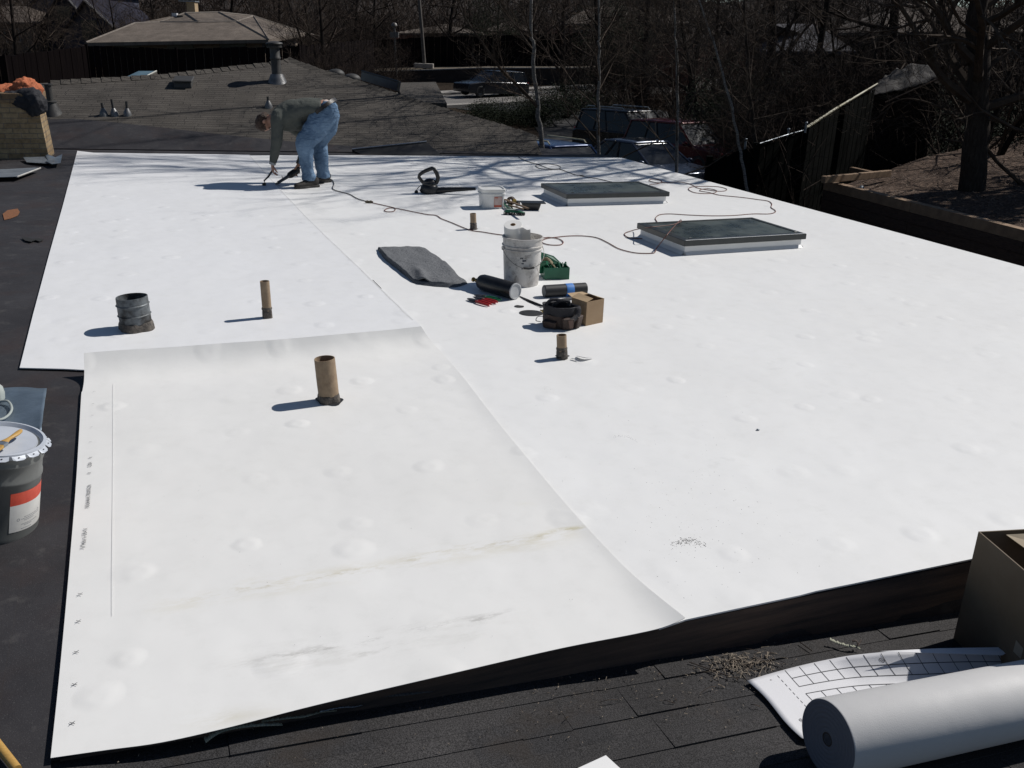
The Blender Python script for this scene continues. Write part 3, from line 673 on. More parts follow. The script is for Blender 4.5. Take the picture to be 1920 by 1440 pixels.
# ---------------------------------------------------------------- brick chimney with the jackets on it
base = P(92, 297); hC = .86; wC, dC = 1.5, .62
t = empty('brick_chimney', base, A1 - rad(3)); tag(t, 'low tan brick chimney at the left with jackets on top', 'chimney')
m_br = brick_mat('tan brick', (.29, .20, .11), (.40, .295, .17), (.23, .19, .145))
lean = -.05
b = MB(); b.hexa([(-wC, 0, -.02), (0, 0, -.02), (0, dC, -.02), (-wC, dC, -.02)], [(-wC, .0, hC - .13), (lean, .0, hC - .13), (lean, dC, hC - .13), (-wC, dC, hC - .13)]); b.build('brickwork', m_br, t)
b = MB(); b.box((-wC / 2 + lean / 2 - .0, dC / 2, hC - .065), (wC + .03, dC + .05, .126)); bev(b.build('cap', brick_mat('cap brick', (.17, .11, .065), (.24, .17, .10), (.13, .11, .09), .2, .13), t), .01)
def heap(name, pts, mt, label, cat_, parent=None, vox=.02, disp=.05, ds=.12):
    b = MB()
    for (q, rr_) in pts: b.ell(q, rr_, u=16, w=10)
    ctr = Vector(pts[0][0]); b.v = [v - ctr for v in b.v]
    o = b.build(name, mt, smooth='all', loc=ctr); fuse(o, vox, 2, disp, ds)
    if not parent: tag(o, label, cat_)
    return o
m_or = NT('orange cloth'); wv_ = m_or.noise(5, 4, .6)
m_or.bump(m_or.noise(9, 5, .6, dist=1.5), 1, .03)
m_or = m_or.fin(m_or.mix(wv_, (.50, .17, .085), (.38, .115, .055)), .85, 0, .2)
m_jk = mat('black jacket cloth', (.016, .017, .022), (.026, .026, .030), 6, .8, bump=.8, bsc=12, bd=.02)
yb = base.y
def QC(px, py, dy=.1): return Q(px, py, yb + dy)
top = [(QC(20, 172, .25), (.20, .22, .10)), (QC(48, 163, .25), (.15, .2, .12)), (QC(-10, 181, .25), (.25, .22, .09)), (QC(66, 170, .2), (.09, .15, .09))]
o = heap('jacket', top, m_or, 'bright orange jacket heaped on top of the brick chimney', 'jacket', disp=.09, ds=.07)
bl = [(QC(55, 180, .02), (.19, .12, .11)), (QC(66, 192, -.05), (.13, .10, .15)), (QC(30, 190, .0), (.18, .14, .06)), (QC(76, 195, -.02), (.09, .10, .13)), (QC(62, 203, -.08), (.12, .05, .12)), (QC(42, 188, -.06), (.20, .06, .12)), (QC(25, 180, -.03), (.16, .08, .07)), (QC(0, 186, .1), (.2, .14, .05))]
heap('jacket', bl, m_jk, 'black jacket hanging over the right corner of the chimney', 'jacket', disp=.06, ds=.06)

# ---------------------------------------------------------------- vents on the far shingled roof
m_vb = mat('dark painted vent', (.045, .043, .040), (.030, .029, .028), 8, .6)
m_lead = mat('lead boot', (.20, .20, .20), (.12, .12, .12), 10, .45, .5)
UP = Vector((-.035, 0, 1)).normalized()
upq = UP.to_track_quat('Z', 'Y').to_euler()
def roof_pipe(px, py, topy, r, label, lean=0, boot=.07):
    B = PF(px, py); T = Q(px + lean, topy, B.y); L = (T - B).length
    t = empty('roof_vent', B, rot=(T - B).to_track_quat('Z', 'Y').to_euler()); tag(t, label, 'roof vent', 'pipe vents on the far shingled roof')
    b = MB(); b.lathe([(r, .02), (r, L), (r * .75, L), (r * .75, L - .1)], 14); b.build('pipe', m_vb, t, True)
    b = MB(); b.lathe([(boot, -.03), (boot * .95, .01), (boot * .8, .05), (boot * .45, .095), (r * 1.15, .11)], 18); b.build('boot', m_lead, t, True)
roof_pipe(195, 216, 193, .022, 'leftmost of the three thin pipe vents on the shingles', -4)
roof_pipe(215, 216, 186, .022, 'middle and tallest of the three thin pipe vents on the shingles', -6)
roof_pipe(239, 216, 190, .022, 'rightmost of the three thin pipe vents on the shingles', -2)
roof_pipe(504, 201, 181, .022, 'single thin pipe vent on the shingles just above the worker\'s head', -2)
B = PF(520, 152); t = empty('flue', B, rot=upq); tag(t, 'tall round black flue with cap near the roof ridge behind the worker', 'flue')
sc_ = 1 / (FPX / (B - CP).dot(FW)); hf = 70 * sc_
b = MB(); b.lathe([(.10, -.05), (.095, .06), (.085, .08), (.085, hf * .55), (.095, hf * .56), (.095, hf * .60), (.085, hf * .62), (.085, hf * .86)], 24); b.build('stack', m_vb, t, True)
b = MB(); b.lathe([(.13, hf * .84), (.135, hf * .88), (.11, hf * .90), (.105, hf * .93), (.15, hf * .935), (.14, hf * .97), (.07, hf), (.001, hf * 1.01)], 24); b.build('cap', m_vb, t, True)
b = MB(); b.lathe([(.19, -.06), (.16, .0), (.11, .12)], 24); b.build('boot', m_lead, t, True)
B = PF(98, 212); t = empty('flue', B, rot=upq); tag(t, 'black pipe with flared base on the shingles beside the brick chimney', 'flue')
sc_ = 1 / (FPX / (B - CP).dot(FW)); hf = 52 * sc_
b = MB(); b.lathe([(.05, 0), (.05, hf * .95), (.075, hf * .96), (.075, hf), (.001, hf * 1.01)], 18); b.build('stack', m_vb, t, True)
b = MB(); b.lathe([(.17, -.06), (.15, .0), (.10, .10), (.085, .16), (.10, .165), (.10, .18), (.05, .19)], 22); b.build('boot', m_vb, t, True)
B = PF(343, 165); t = empty('box_vent', B, math.atan2(fd.y, fd.x)); tag(t, 'square dark box vent below the ridge of the shingled roof', 'box vent')
b = MB(); b.hexa([(-.15, -.02, .0), (.15, -.02, .0), (.15, .3, .08), (-.15, .3, .08)], [(-.14, .0, .10), (.14, .0, .10), (.14, .28, .15), (-.14, .28, .15)]); bev(b.build('housing', m_vb, t), .01)
b = MB(); b.hexa([(-.17, -.05, .10), (.17, -.05, .10), (.17, .30, .155), (-.17, .30, .155)], [(-.16, -.04, .125), (.16, -.04, .125), (.16, .3, .19), (-.16, .3, .19)]); bev(b.build('hood', m_vb, t), .01)
# ridge skylight
RY = PF(270, 146).y
pts = [Q(226, 149, RY), Q(260, 133, RY + .5), Q(293, 133, RY + .5), Q(264, 148, RY)]
b = MB(); b.slab(pts, .03); o = b.build('skylight', mat('pale skylight dome', (.12, .19, .22), (.08, .13, .16), 4, .25)); tag(o, 'tilted pale blue skylight on the ridge of the shingled roof', 'skylight')
b = MB(); b.tube([pts[3] + Vector((.01, -.02, 0)), pts[2] + Vector((.01, -.02, 0))], .014, 5); b.build('frame', mat('pale frame', (.5, .5, .45)), o)
b = MB(); pz = [Q(264, 150, RY - .02), Q(294, 134, RY + .48), Q(297, 146, RY + .4)]; b.slab(pz, .03); b.build('curb', m_shf, o)

# ---------------------------------------------------------------- white bucket with paper towels
m_bkt = NT('smudged bucket plastic')
nz = m_bkt.ramp(m_bkt.noise(7, 7, .72), [(.46, 0.0), (.62, 1.0)]); nz2 = m_bkt.ramp(m_bkt.noise(17, 6, .75), [(.56, 0.0), (.64, 1.0)])
cc = m_bkt.mix(m_bkt.mth('MULTIPLY', nz, .7), (.60, .58, .55), (.30, .275, .25)); cc = m_bkt.mix(m_bkt.mth('MULTIPLY', nz2, .55), cc, (.10, .09, .085))
m_bkt = m_bkt.fin(cc, .5, 0, .4)
B = P(977, 531.5)
t = empty('bucket', B, rad(20)); tag(t, 'smudged white plastic bucket with wire handle and a paper towel roll inside', 'bucket')
b = MB(); b.lathe([(.001, .003), (.126, .003), (.130, 0), (.134, .02), (.147, .275), (.156, .278), (.156, .284), (.148, .287), (.148, .300), (.157, .303), (.157, .309), (.149, .312), (.151, .357), (.157, .360), (.157, .370), (.147, .370), (.146, .30), (.128, .012), (.001, .012)], 48)
b.build('body', m_bkt, t, True)
for s_ in (-1, 1): b = MB(); b.tube([(s_ * .150, 0, .285), (s_ * .163, 0, .285)], .016, 12); b.build('handle_ear', m_bkt, t, True)
b = MB(); pts = []
for k in range(25):
    a = math.pi * k / 24; pts.append((.163 * math.cos(a), -.155 * math.sin(a) ** .8 - .004, .285 - .130 * math.sin(a)))
b.tube(pts, .0024, 6); b.build('handle', m_wire, t, True)
b = MB(); b.tube([pts[10], pts[12], pts[14]], .009, 8); b.build('grip', m_rub, t, True)
# old torn label on the bucket front
b = MB(); rr = random.Random(8)
def onb(a, z, e=.0012): R_ = .130 + (.147 - .130) * z / .275 + e; return (R_ * math.sin(a), -R_ * math.cos(a), z)
for (a0, z0, da, dz) in ((-.10, .225, .16, .012), (.02, .205, .20, .014), (-.02, .185, .12, .01), (-.02, .145, .16, .012), (-.4, .05, .34, .008), (-.38, .035, .30, .006), (-.36, .065, .10, .014), (-.18, .06, .16, .014)):
    k = 8; prev = None
    for i in range(k + 1):
        a = a0 + da * i / k; zz = z0 + rr.uniform(-.003, .003); q = (onb(a, zz), onb(a, zz + dz * rr.uniform(.6, 1.2)))
        if prev: b.add([prev[0], q[0], q[1], prev[1]], [(0, 1, 2, 3)])
        prev = q
lbm = b.build('label_remains', mat('dark label ink', (.045, .05, .07), (.08, .075, .08), 20, .7), t)
lbm.rotation_euler = (0, 0, -rad(20))
tp = Q(965, 446, B.y); t = empty('paper_towel_roll', (tp.x, tp.y + .075, .235), rot=(rad(20), rad(-4), 0)); tag(t, 'white paper towel roll standing in the smudged bucket with a loose sheet', 'paper towel')
b = MB(); b.lathe([(.020, 0), (.068, 0), (.070, .004), (.070, .232), (.068, .236), (.020, .236), (.020, .10)], 32); b.build('roll', m_paper, t, True)
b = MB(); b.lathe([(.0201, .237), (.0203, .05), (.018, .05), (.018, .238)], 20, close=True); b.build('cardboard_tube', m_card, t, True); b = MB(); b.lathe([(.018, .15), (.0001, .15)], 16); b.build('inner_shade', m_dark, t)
b = MB(); b.grid(lambda s, v: (.045 + .085 * s, -.055 + .025 * math.sin(s * 3) + .01 * v, .225 - .125 * v - .012 * s + .010 * math.sin(s * 7 + v * 3)), 10, 8); b.build('loose_sheet', m_paper, t, 'all')

# green tray
m_grn = mat('green plastic', (.012, .115, .060), (.010, .09, .045), 8, .45)
B = P(1040, 520); t = empty('green_tray', B, rad(12)); tag(t, 'green plastic tool tray with open lid right of the smudged bucket', 'tray')
b = MB(); L_, D_, H_, w_ = .19, .14, .095, .004
b.hexa([(-L_ / 2, -D_ / 2, .0), (L_ / 2, -D_ / 2, 0), (L_ / 2, D_ / 2, 0), (-L_ / 2, D_ / 2, 0)], [(-L_ / 2 - .006, -D_ / 2 - .006, .006), (L_ / 2 + .006, -D_ / 2 - .006, .006), (L_ / 2 + .006, D_ / 2 + .006, .006), (-L_ / 2 - .006, D_ / 2 + .006, .006)])
for c_, d_ in (((0, -D_ / 2 - .002, H_ / 2), (L_ + .012, w_, H_)), ((0, D_ / 2 + .002, H_ / 2), (L_ + .012, w_, H_)), ((-L_ / 2 - .004, 0, H_ / 2), (w_, D_, H_ - .001)), ((L_ / 2 + .004, 0, H_ / 2), (w_, D_, H_ - .001))): b.box(c_, d_)
bev(b.build('tray', m_grn, t), .003)
b = MB(); b.hexa([(-L_ / 2, D_ / 2 + .006, H_), (L_ / 2, D_ / 2 + .006, H_ - .02), (L_ / 2, D_ / 2 + .010, H_ - .02), (-L_ / 2, D_ / 2 + .010, H_)], [(-L_ / 2, D_ / 2 + .05, H_ + .085), (L_ / 2 - .08, D_ / 2 + .05, H_ + .05), (L_ / 2 - .08, D_ / 2 + .054, H_ + .05), (-L_ / 2, D_ / 2 + .054, H_ + .085)]); b.build('lid', m_grn, t)
b = MB(); b.tube([(-L_ / 2 - .01, .02, .04), (-L_ / 2 - .03, .0, .10), (-L_ / 2 + .02, -.03, .125)], [.02, .022, .018], 10, sm=3); b.build('side_flap', m_grn, t, True)
rr = random.Random(4); b = MB()
for k in range(9):
    x_ = rr.uniform(-.07, .07); b.tube([(x_, rr.uniform(-.05, .05), .06), (x_ + rr.uniform(-.05, .05), rr.uniform(-.05, .05), .105 + rr.uniform(0, .02))], rr.uniform(.005, .010), 6)
b.build('loose_tools', m_grn, t)
b = MB(); g0 = Vector((-L_ / 2 - .005, .03, .13))
for k in range(4): b.tube([g0, g0 + Vector((.03 + .008 * k, -.02, .025 - .005 * k)), g0 + Vector((.06 + .01 * k, -.045 - .006 * k, -.01 - .012 * k))], [.012, .010, .007], 8, sm=3)
o = b.build('work_glove', mat('tan glove leather', (.30, .24, .15), (.2, .16, .10), 10, .85), smooth=True, loc=B, rot=(0, 0, rad(12))); tag(o, 'tan work glove draped over the corner of the green tray', 'glove')

# torch gas tank
a_, c_ = P(898, 527, .062), P(966, 546, .062)
ax = c_ - a_; L_ = ax.length; t = empty('gas_tank', a_, rot=ax.to_track_quat('Z', 'Y').to_euler()); tag(t, 'black gas tank lying down with white round bottom and brass valve', 'gas tank')
b = MB(); b.lathe([(.020, -.012), (.032, 0), (.052, .022), (.060, .05), (.061, .09), (.061, L_ - .008), (.058, L_)], 32); b.build('tank', m_plast, t, True)
b = MB(); b.lathe([(.059, L_ - .006), (.0595, L_ + .006), (.053, L_ + .007), (.051, L_ + .002), (.001, L_ + .001)], 32); b.build('base', mat('pale grey paint', (.5, .51, .52), (.42, .43, .44), 9, .5), t, True)
b = MB(); b.lathe([(.012, -.012), (.014, -.035), (.009, -.04), (.009, -.055), (.001, -.056)], 12); b.tube([(-.026, 0, -.045), (.026, 0, -.045)], .007, 8); b.lathe([(.001, -.062), (.018, -.060), (.018, -.052), (.001, -.050)], 12, Matrix.Translation((.0, .0, -.004))); b.build('valve', m_brass, t, True)
# rolled rubber with tape
a_, c_ = P(1020, 546, .045), P(1098, 541, .045); ax = c_ - a_; L_ = ax.length
t = empty('rubber_roll', a_, rot=ax.to_track_quat('Z', 'Y').to_euler()); tag(t, 'roll of black rubber membrane held by blue tape, beside the cardboard box', 'rubber roll')
b = MB(); b.lathe([(.0, 0.002), (.043, 0), (.045, .002), (.045, L_ - .002), (.043, L_), (.001, L_ - .002)], 32); 
sp = []
for k in range(60): an_ = k * .42; rr_ = .008 + .0355 * k / 60; sp.append((rr_ * math.cos(an_), rr_ * math.sin(an_), -.0005))
b.tube(sp, .0008, 4); b.build('roll', m_rub, t, True)
b = MB(); b.lathe([(.0001, -.0018), (.0400, -.0016)], 24); b.build('end_face', mat('grey rubber end', (.16, .165, .17), (.11, .115, .12), 18, .6), t)
b = MB(); b.lathe([(.0455, L_ * .50), (.0465, L_ * .503), (.0465, L_ * .675), (.0455, L_ * .68)], 32, wob=lambda a, z: .008 * math.sin(a * 40)); b.build('tape', mat('blue tape', (.035, .19, .52), (.03, .15, .45), 20, .6), t, True)
# cardboard carton
a_, c_ = P(1098, 611.5), P(1130, 604.5); ax = c_ - a_; wB = ax.length; ang = math.atan2(ax.y, ax.x); hB = .165
t = empty('cardboard_carton', a_, ang); tag(t, 'small open cardboard carton right of the dark tool pouch', 'carton')
dB = .15; e = .003; b = MB()
for c1_, d1_ in (((wB / 2, e / 2, hB / 2), (wB, e, hB)), ((wB / 2, dB - e / 2, hB / 2), (wB, e, hB)), ((e / 2, dB / 2, hB / 2), (e, dB - 2 * e - .0006, hB - .001)), ((wB - e / 2, dB / 2, hB / 2), (e, dB - 2 * e - .0006, hB - .001)), ((wB / 2, dB / 2, .004), (wB - .008, dB - .008, .003))): b.box(c1_, d1_)
b.build('carton_body', m_card, t)
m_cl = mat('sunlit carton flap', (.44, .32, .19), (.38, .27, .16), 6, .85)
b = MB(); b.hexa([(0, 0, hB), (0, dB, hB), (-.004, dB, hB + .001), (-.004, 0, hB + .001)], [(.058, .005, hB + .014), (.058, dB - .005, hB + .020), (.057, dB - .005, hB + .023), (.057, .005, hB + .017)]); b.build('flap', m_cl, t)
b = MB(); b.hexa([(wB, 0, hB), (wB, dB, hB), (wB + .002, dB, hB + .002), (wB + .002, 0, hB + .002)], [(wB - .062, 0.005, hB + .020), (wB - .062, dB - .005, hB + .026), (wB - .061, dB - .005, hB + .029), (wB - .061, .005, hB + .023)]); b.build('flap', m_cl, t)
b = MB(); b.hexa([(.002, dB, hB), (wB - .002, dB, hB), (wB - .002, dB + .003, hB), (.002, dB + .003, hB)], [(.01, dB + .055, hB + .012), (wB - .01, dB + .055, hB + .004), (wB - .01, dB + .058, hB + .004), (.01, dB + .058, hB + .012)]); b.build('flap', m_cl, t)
# tool pouch
m_lea = mat('dark brown leather', (.062, .036, .026), (.032, .020, .016), 9, .7, bump=.6, bsc=25)
m_nyl = mat('black nylon', (.014, .014, .018), (.022, .021, .025), 20, .8, bump=.5, bsc=60)
B = P(1049, 611); t = empty('tool_pouch', B, rad(-18)); t.scale = (1, 1, .86); tag(t, 'dark nylon and brown leather tool pouch standing open beside the cardboard carton', 'tool pouch')
el = lambda r0, r1: (lambda M_: M_)(Matrix.Diagonal((r0, r1, 1, 1)))
b = MB(); b.lathe([(.001, .004), (.96, .0), (1.02, .03), (1.0, .07), (.97, .10), (.93, .10), (.9, .02), (.001, .016)], 36, el(.118, .085), wob=lambda a, z: .03 * math.sin(a * 19) + .03 * math.sin(a * 31 + z * 40)); b.build('leather_base', m_lea, t, True)
b = MB(); b.lathe([(.94, .03), (.96, .09), (1.0, .14), (1.04, .168), (1.0, .172), (.90, .165), (.86, .05)], 36, el(.115, .082), wob=lambda a, z: (.05 + z) * .35 * math.sin(a * 25 + 1) + .05 * math.sin(a * 44)); b.build('nylon_wall', m_nyl, t, True)
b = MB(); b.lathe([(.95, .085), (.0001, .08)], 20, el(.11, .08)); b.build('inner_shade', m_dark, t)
for (x_, y_, w_, h_, rz_) in ((.07, -.062, .07, .09, 28), (.115, .0, .06, .10, 75), (-.04, -.082, .09, .06, -8)):
    M_ = Matrix.Translation((x_, y_, .0)) @ Matrix.Rotation(rad(rz_), 4, 'Z'); b = MB(); b.hexa([M_ @ Vector(q) for q in ((-w_ / 2, -.018, .004), (w_ / 2, -.018, .004), (w_ / 2, .018, .004), (-w_ / 2, .018, .004))], [M_ @ Vector(q) for q in ((-w_ / 2 - .006, -.034, h_), (w_ / 2 + .006, -.034, h_), (w_ / 2, .016, h_ + .01), (-w_ / 2, .016, h_ + .01))])
    bev(b.build('pocket', m_lea, t), .008, 3)
b = MB()
for k in range(2): b.tube(cat([(-.09 + .05 * k, -.05 + .03 * k, .16), (-.06 + .06 * k, -.02, .205), (.0 + .05 * k, .01, .20), (.05, .03 - .02 * k, .165)], 5), [.013, .014] + [.012] * 14, 8)
b.tube(cat([(.09, .01, .15), (.125, -.01, .165), (.128, -.03, .11), (.10, -.075, .08)], 5), (.004, .018), 8); b.build('belt_strap', m_nyl, t, True)
b = MB(); b.slab([(.085, -.10, .085), (.112, -.083, .085), (.118, -.088, .03), (.098, -.10, .025)], .003); b.build('leather_tab', mat('pale brown leather', (.19, .12, .09), (.14, .085, .065), 20, .7), t)
b = MB(); b.tube(cat([(-.115, 0, .06), (-.15, -.01, .055), (-.155, -.03, .03), (-.12, -.04, .03)], 6), .003, 6); b.build('wire_loop', m_wire, t, True)
b = MB(); b.lathe([(.012, 0), (.012, .02), (.006, .021), (.006, .035)], 10, Matrix.Translation((-.112, .03, .09)) @ Matrix.Rotation(rad(-80), 4, 'Y')); b.build('buckle', m_brass, t, True)
# flat black patches of rubber
def disc(px, py, r, label, sx=1.0, sy=1.0, wob=None, seg=28):
    c_ = P(px, py); b = MB(); b.lathe([(.0001, .004), (1, .004), (1, .0005)], seg, Matrix.Diagonal((r * sx, r * sy, 1, 1)), wob=wob); o = b.build('rubber_disc', m_rub, loc=c_); tag(o, label, 'rubber disc'); return o
disc(996, 587.5, .083, 'flat round black rubber disc left of the tool pouch', 1, .85)
disc(973.5, 575, .034, 'small clipped oval of black rubber below the red pliers', 1.0, .9, lambda a, z: -.25 if .1 < a < .3 else 0, 20)
pts = [(968, 552, .004), (983, 561, .006), (1000, 567, .01), (1018, 572, .02), (1030, 566, .03), (1052, 560, .03), (1084, 554, .02), (1076, 560, .008), (1040, 571, .006), (1012, 575, .004), (990, 566, .003)]
b = MB(); pp = [P(*q) for q in pts]; b.slab(pp, .0015, Vector((0, 0, 1))); o = b.build('rubber_strip', m_rub); tag(o, 'tapering black rubber strip running from the gas tank to the carton', 'rubber strip')
# pliers
m_red = mat('red grip', (.42, .02, .018), (.32, .015, .015), 30, .4); m_steel = mat('tool steel', (.16, .16, .165), (.09, .09, .095), 30, .4, .8)
def pliers(px0, py0, px1, py1, mt, label, jaw=.5, spread=.014):
    a, c = P(px0, py0), P(px1, py1); ax = c - a; L = ax.length; t = empty('pliers', (a.x, a.y, .004), math.atan2(ax.y, ax.x)); tag(t, label, 'pliers', 'hand tools by the gas tank')
    j = L * .36
    for s_ in (-1, 1):
        b = MB(); b.tube([(0, s_ * .004, .008), (j * .5, s_ * .011, .009), (j, s_ * .006, .010), (j + .012, -s_ * .008, .010)], [(.005, .004), (.008, .009), (.008, .012), (.006, .008)], 8, sm=4); b.build('jaw', m_steel, t, True)
        b = MB(); b.tube([(j + .01, s_ * .009, .010), (j + .04, s_ * spread * 1.2, .011), (L * .85, s_ * spread * 1.25, .011), (L, s_ * spread * .7, .011)], [(.006, .007), (.009, .009), (.009, .009), (.006, .006)], 10, sm=5); b.build('grip', mt, t, True)
    b = MB(); b.lathe([(.001, .0), (.012, .0), (.012, .019), (.001, .020)], 14, Matrix.Translation((j, 0, .003))); b.build('pivot', m_steel, t, True)
pliers(877, 563, 919, 575, m_red, 'red handled snips nearest the viewer below the gas tank')
pliers(889, 560, 931, 571, m_red, 'red handled snips between the other red pair and the green pair')
pliers(890, 556, 938, 566, mat('green grip', (.01, .13, .05), (.01, .10, .04), 30, .4), 'green handled snips behind the two red pairs')
# cut slivers of membrane
def arc_sheet(pts, w, label, name='sheet_offcut', mt=None, lift=.012):
    b = MB(); c_ = cat([P(*q) for q in pts], 6); n_ = len(c_)
    for i in range(n_ - 1):
        def pr(k):
            d = (c_[min(k + 1, n_ - 1)] - c_[max(k - 1, 0)]).normalized(); s_ = Vector((-d.y, d.x, 0)); ww = w * math.sin(math.pi * (k + .3) / (n_ - .4)); z = Vector((0, 0, lift * math.sin(math.pi * k / (n_ - 1))))
            return c_[k] + z - s_ * ww * .3, c_[k] + s_ * ww + z * .2
        a0, a1 = pr(i); b0, b1 = pr(i + 1); b.add([a0, b0, b1, a1], [(0, 1, 2, 3)])
    o = solid(b.build(name, mt or m_sheet, smooth='all'), .001); tag(o, label, 'offcut'); return o
arc_sheet([(1081, 668, .004), (1087, 673, .004), (1097, 675, .004), (1112, 672, .004)], .035, 'curled white sheet offcut right of the thin tan pipe', lift=.022)
arc_sheet([(1069, 674, .003), (1076, 675, .003), (1083, 678, .003)], .008, 'tiny curled offcut touching the shadow side of the thin tan pipe')
# a dropped wire
b = MB(); b.tube([P(699, 525, .006), P(715, 541, .006)], .0025, 5); o = b.build('nail', m_rub); tag(o, 'thin dark sliver on the seam left of the grey blanket', 'sliver')
# grey moving blanket, folded in layers
m_bl = NT('grey felt'); k1 = m_bl.noise(90, 4, .8); k2 = m_bl.noise(14, 5, .7)
m_bl.bump(m_bl.noise(24, 5, .7), 1, .014)
m_bl = m_bl.fin(m_bl.mix(m_bl.mth('MULTIPLY', m_bl.ramp(k1, [(.35, 0.0), (.65, 1.0)]), .9), m_bl.mix(k2, (.085, .09, .097), (.13, .136, .145)), (.19, .195, .205)), .95, 0, .1)
TL, TR, BR_, BL_ = P(708, 468), P(786, 467), P(878, 531), P(776, 531)
top_c = cat([TL, P(745, 467), TR], 8); bot_c = cat([BL_, P(802, 536), P(852, 539), BR_], 8); lc = cat([TL, P(722, 487), P(748, 508), BL_], 8); rc_ = cat([TR, P(806, 480), P(835, 500), P(858, 523), BR_], 8)
t = None
for L in range(4):
    th = .009; z0 = .004 + L * (th + .0012)
    def fn_(s, v, L=L, z0=z0):
        v2 = v * (1 - .012 * L); s2 = s * (1 - .01 * (3 - L)) + .006 * L
        a = samp(lc, v2); c = samp(rc_, v2); e_ = samp(top_c, s2); f_ = samp(bot_c, s2)
        p = a * (1 - s2) + c * s2 + e_ * (1 - v2) + f_ * v2 - (TL * (1 - s2) * (1 - v2) + TR * s2 * (1 - v2) + BR_ * s2 * v2 + BL_ * (1 - s2) * v2)
        sag = .5 + .5 * min(1, (1 - v) * 6) * min(1, v * 8); fold = 0
        if L == 3: fold = .030 * math.exp(-((s - .30 + (v - .8) * .4) / .09) ** 2) * max(0, min(1, (v - .6) * 4)) + .007 * noise.noise(Vector((s * 5, v * 6, 2))) - .004 * (abs(v - .52) < .012)
        jit = Vector((noise.noise(Vector((s * 9, v * 9, L))), noise.noise(Vector((s * 9, v * 9, L + 9))), 0)) * .006 * (1 if (s in (0, 1) or v in (0, 1)) else .2)
        return Vector((p.x, p.y, z0 * sag + .002 + fold)) + jit
    b = MB(); b.grid(fn_, 44, 50); o = b.build('moving_blanket' if L == 0 else 'folded_layer', m_bl, smooth='all'); solid(o, th, 0)
    if t is None: t = o; tag(o, 'folded grey felt moving blanket lying left of the gas tank', 'blanket')
    else: o.parent = t

# ---------------------------------------------------------------- leaf blower
B = P(805, 362.5); yB = B.y
def L_(px, py, dy=0): return Q(px, py, yB + dy) - B
t = empty('leaf_blower', B); tag(t, 'black electric leaf blower with big loop handle and long nozzle pointing right', 'leaf blower')
b = MB(); sc_ = (P(806, 362.5) - P(805, 362.5)).length
R_ = Matrix.Translation((0, 0, 0))
b.lathe([(.001, 0), (.085, 0), (.10, .012), (.105, .05), (.10, .085), (.085, .10), (.078, .105), (.078, .14), (.070, .145), (.001, .146)], 28, Matrix.Translation(L_(805, 362)) @ Matrix.Diagonal((1, .95, 1, 1)))
b.build('fan_housing', m_plast, t, True)
q = L_(806, 347); b = MB(); b.lathe([(.078, 0), (.082, .01), (.080, .035), (.066, .065), (.042, .083), (.001, .09)], 24, Matrix.Translation(q + Vector((0, 0, -.01)))); b.build('motor_cover', mat('glossy black plastic', (.02, .018, .018), (.014, .013, .013), 20, .2), t, True)
b = MB(); b.tube([L_(795, 343), L_(785.5, 332), L_(791, 324), L_(805, 317.5), L_(814, 317), L_(821.5, 333), L_(817, 344)], [(.024, .018), (.020, .018), (.021, .018), (.023, .018), (.024, .019), (.024, .018), (.024, .018)], 10, sm=2); b.build('handle', m_plast, t, True)
b = MB(); b.tube([L_(806, 358.5), L_(830, 356.5), L_(858, 355), L_(892, 354)], [(.045, .045), (.034, .034), (.027, .027), (.017, .020)], 16, sm=3); b.tube([L_(828, 356.8), L_(834, 356.3)], .037, 16); b.build('nozzle', m_plast, t, True)
b = MB(); b.tube(cat([L_(795, 347), L_(787, 349), L_(782, 355), L_(781, 358)], 5), .0045, 6); b.tube([L_(781, 357, -.01), L_(780.5, 361, -.01), L_(780, 363.5, -.01)], [.016, .024, .013], 10); b.build('power_plug', m_plast, t, True)
b = MB(); b.tube([L_(791, 352, -.05), L_(788, 357, -.06), L_(791, 361, -.05)], .008, 8, sm=3); b.build('side_loop', m_plast, t, True)

# ---------------------------------------------------------------- square white tub and the tools beside it
B = P(921, 388.5); t = empty('square_tub', B, rad(14)); tag(t, 'white square plastic tub with a red and white label, left of the farther skylight', 'tub')
def sqr(h0, z, n_=32, p=6): return [(h0 * math.copysign(abs(math.cos(a)) ** (2 / p), math.cos(a)), h0 * .9 * math.copysign(abs(math.sin(a)) ** (2 / p), math.sin(a)), z) for a in [2 * math.pi * k / n_ for k in range(n_)]]
def loft(rings, cap=True):
    b = MB(); n_ = len(rings[0]); vs = [v for r_ in rings for v in r_]; fs = []
    for i in range(len(rings) - 1):
        for k in range(n_): l = (k + 1) % n_; fs.append((i * n_ + k, i * n_ + l, (i + 1) * n_ + l, (i + 1) * n_ + k))
    if cap: fs += [tuple(range(n_ - 1, -1, -1)), tuple((len(rings) - 1) * n_ + k for k in range(n_))]
    b.add(vs, fs); return b
hT = .215
loft([sqr(.118, 0), sqr(.122, .01), sqr(.132, hT * .72), sqr(.142, hT * .73), sqr(.142, hT * .77), sqr(.134, hT * .78), sqr(.136, hT * .93)]).build('body', m_white, t, True, angle=50)
loft([sqr(.141, hT * .90), sqr(.143, hT * .91), sqr(.143, hT * .99), sqr(.138, hT), sqr(.126, hT), sqr(.124, hT - .010)]).build('lid', m_white, t, True, angle=50)
b = MB(); yy = -.118 * .9 - .0065
b.add([(.005, yy - .001, .018), (.092, yy - .001, .018), (.094, yy - .0065, .135), (.005, yy - .0065, .135)], [(0, 1, 2, 3)]); lb = b.build('label', mat('faded pink label', (.58, .46, .42), (.52, .38, .34), 30, .6), t)
def lp(x, z): return (x, yy - .0018 - .0055 * (z - .018) / .117 - .0005, z)
b = MB()
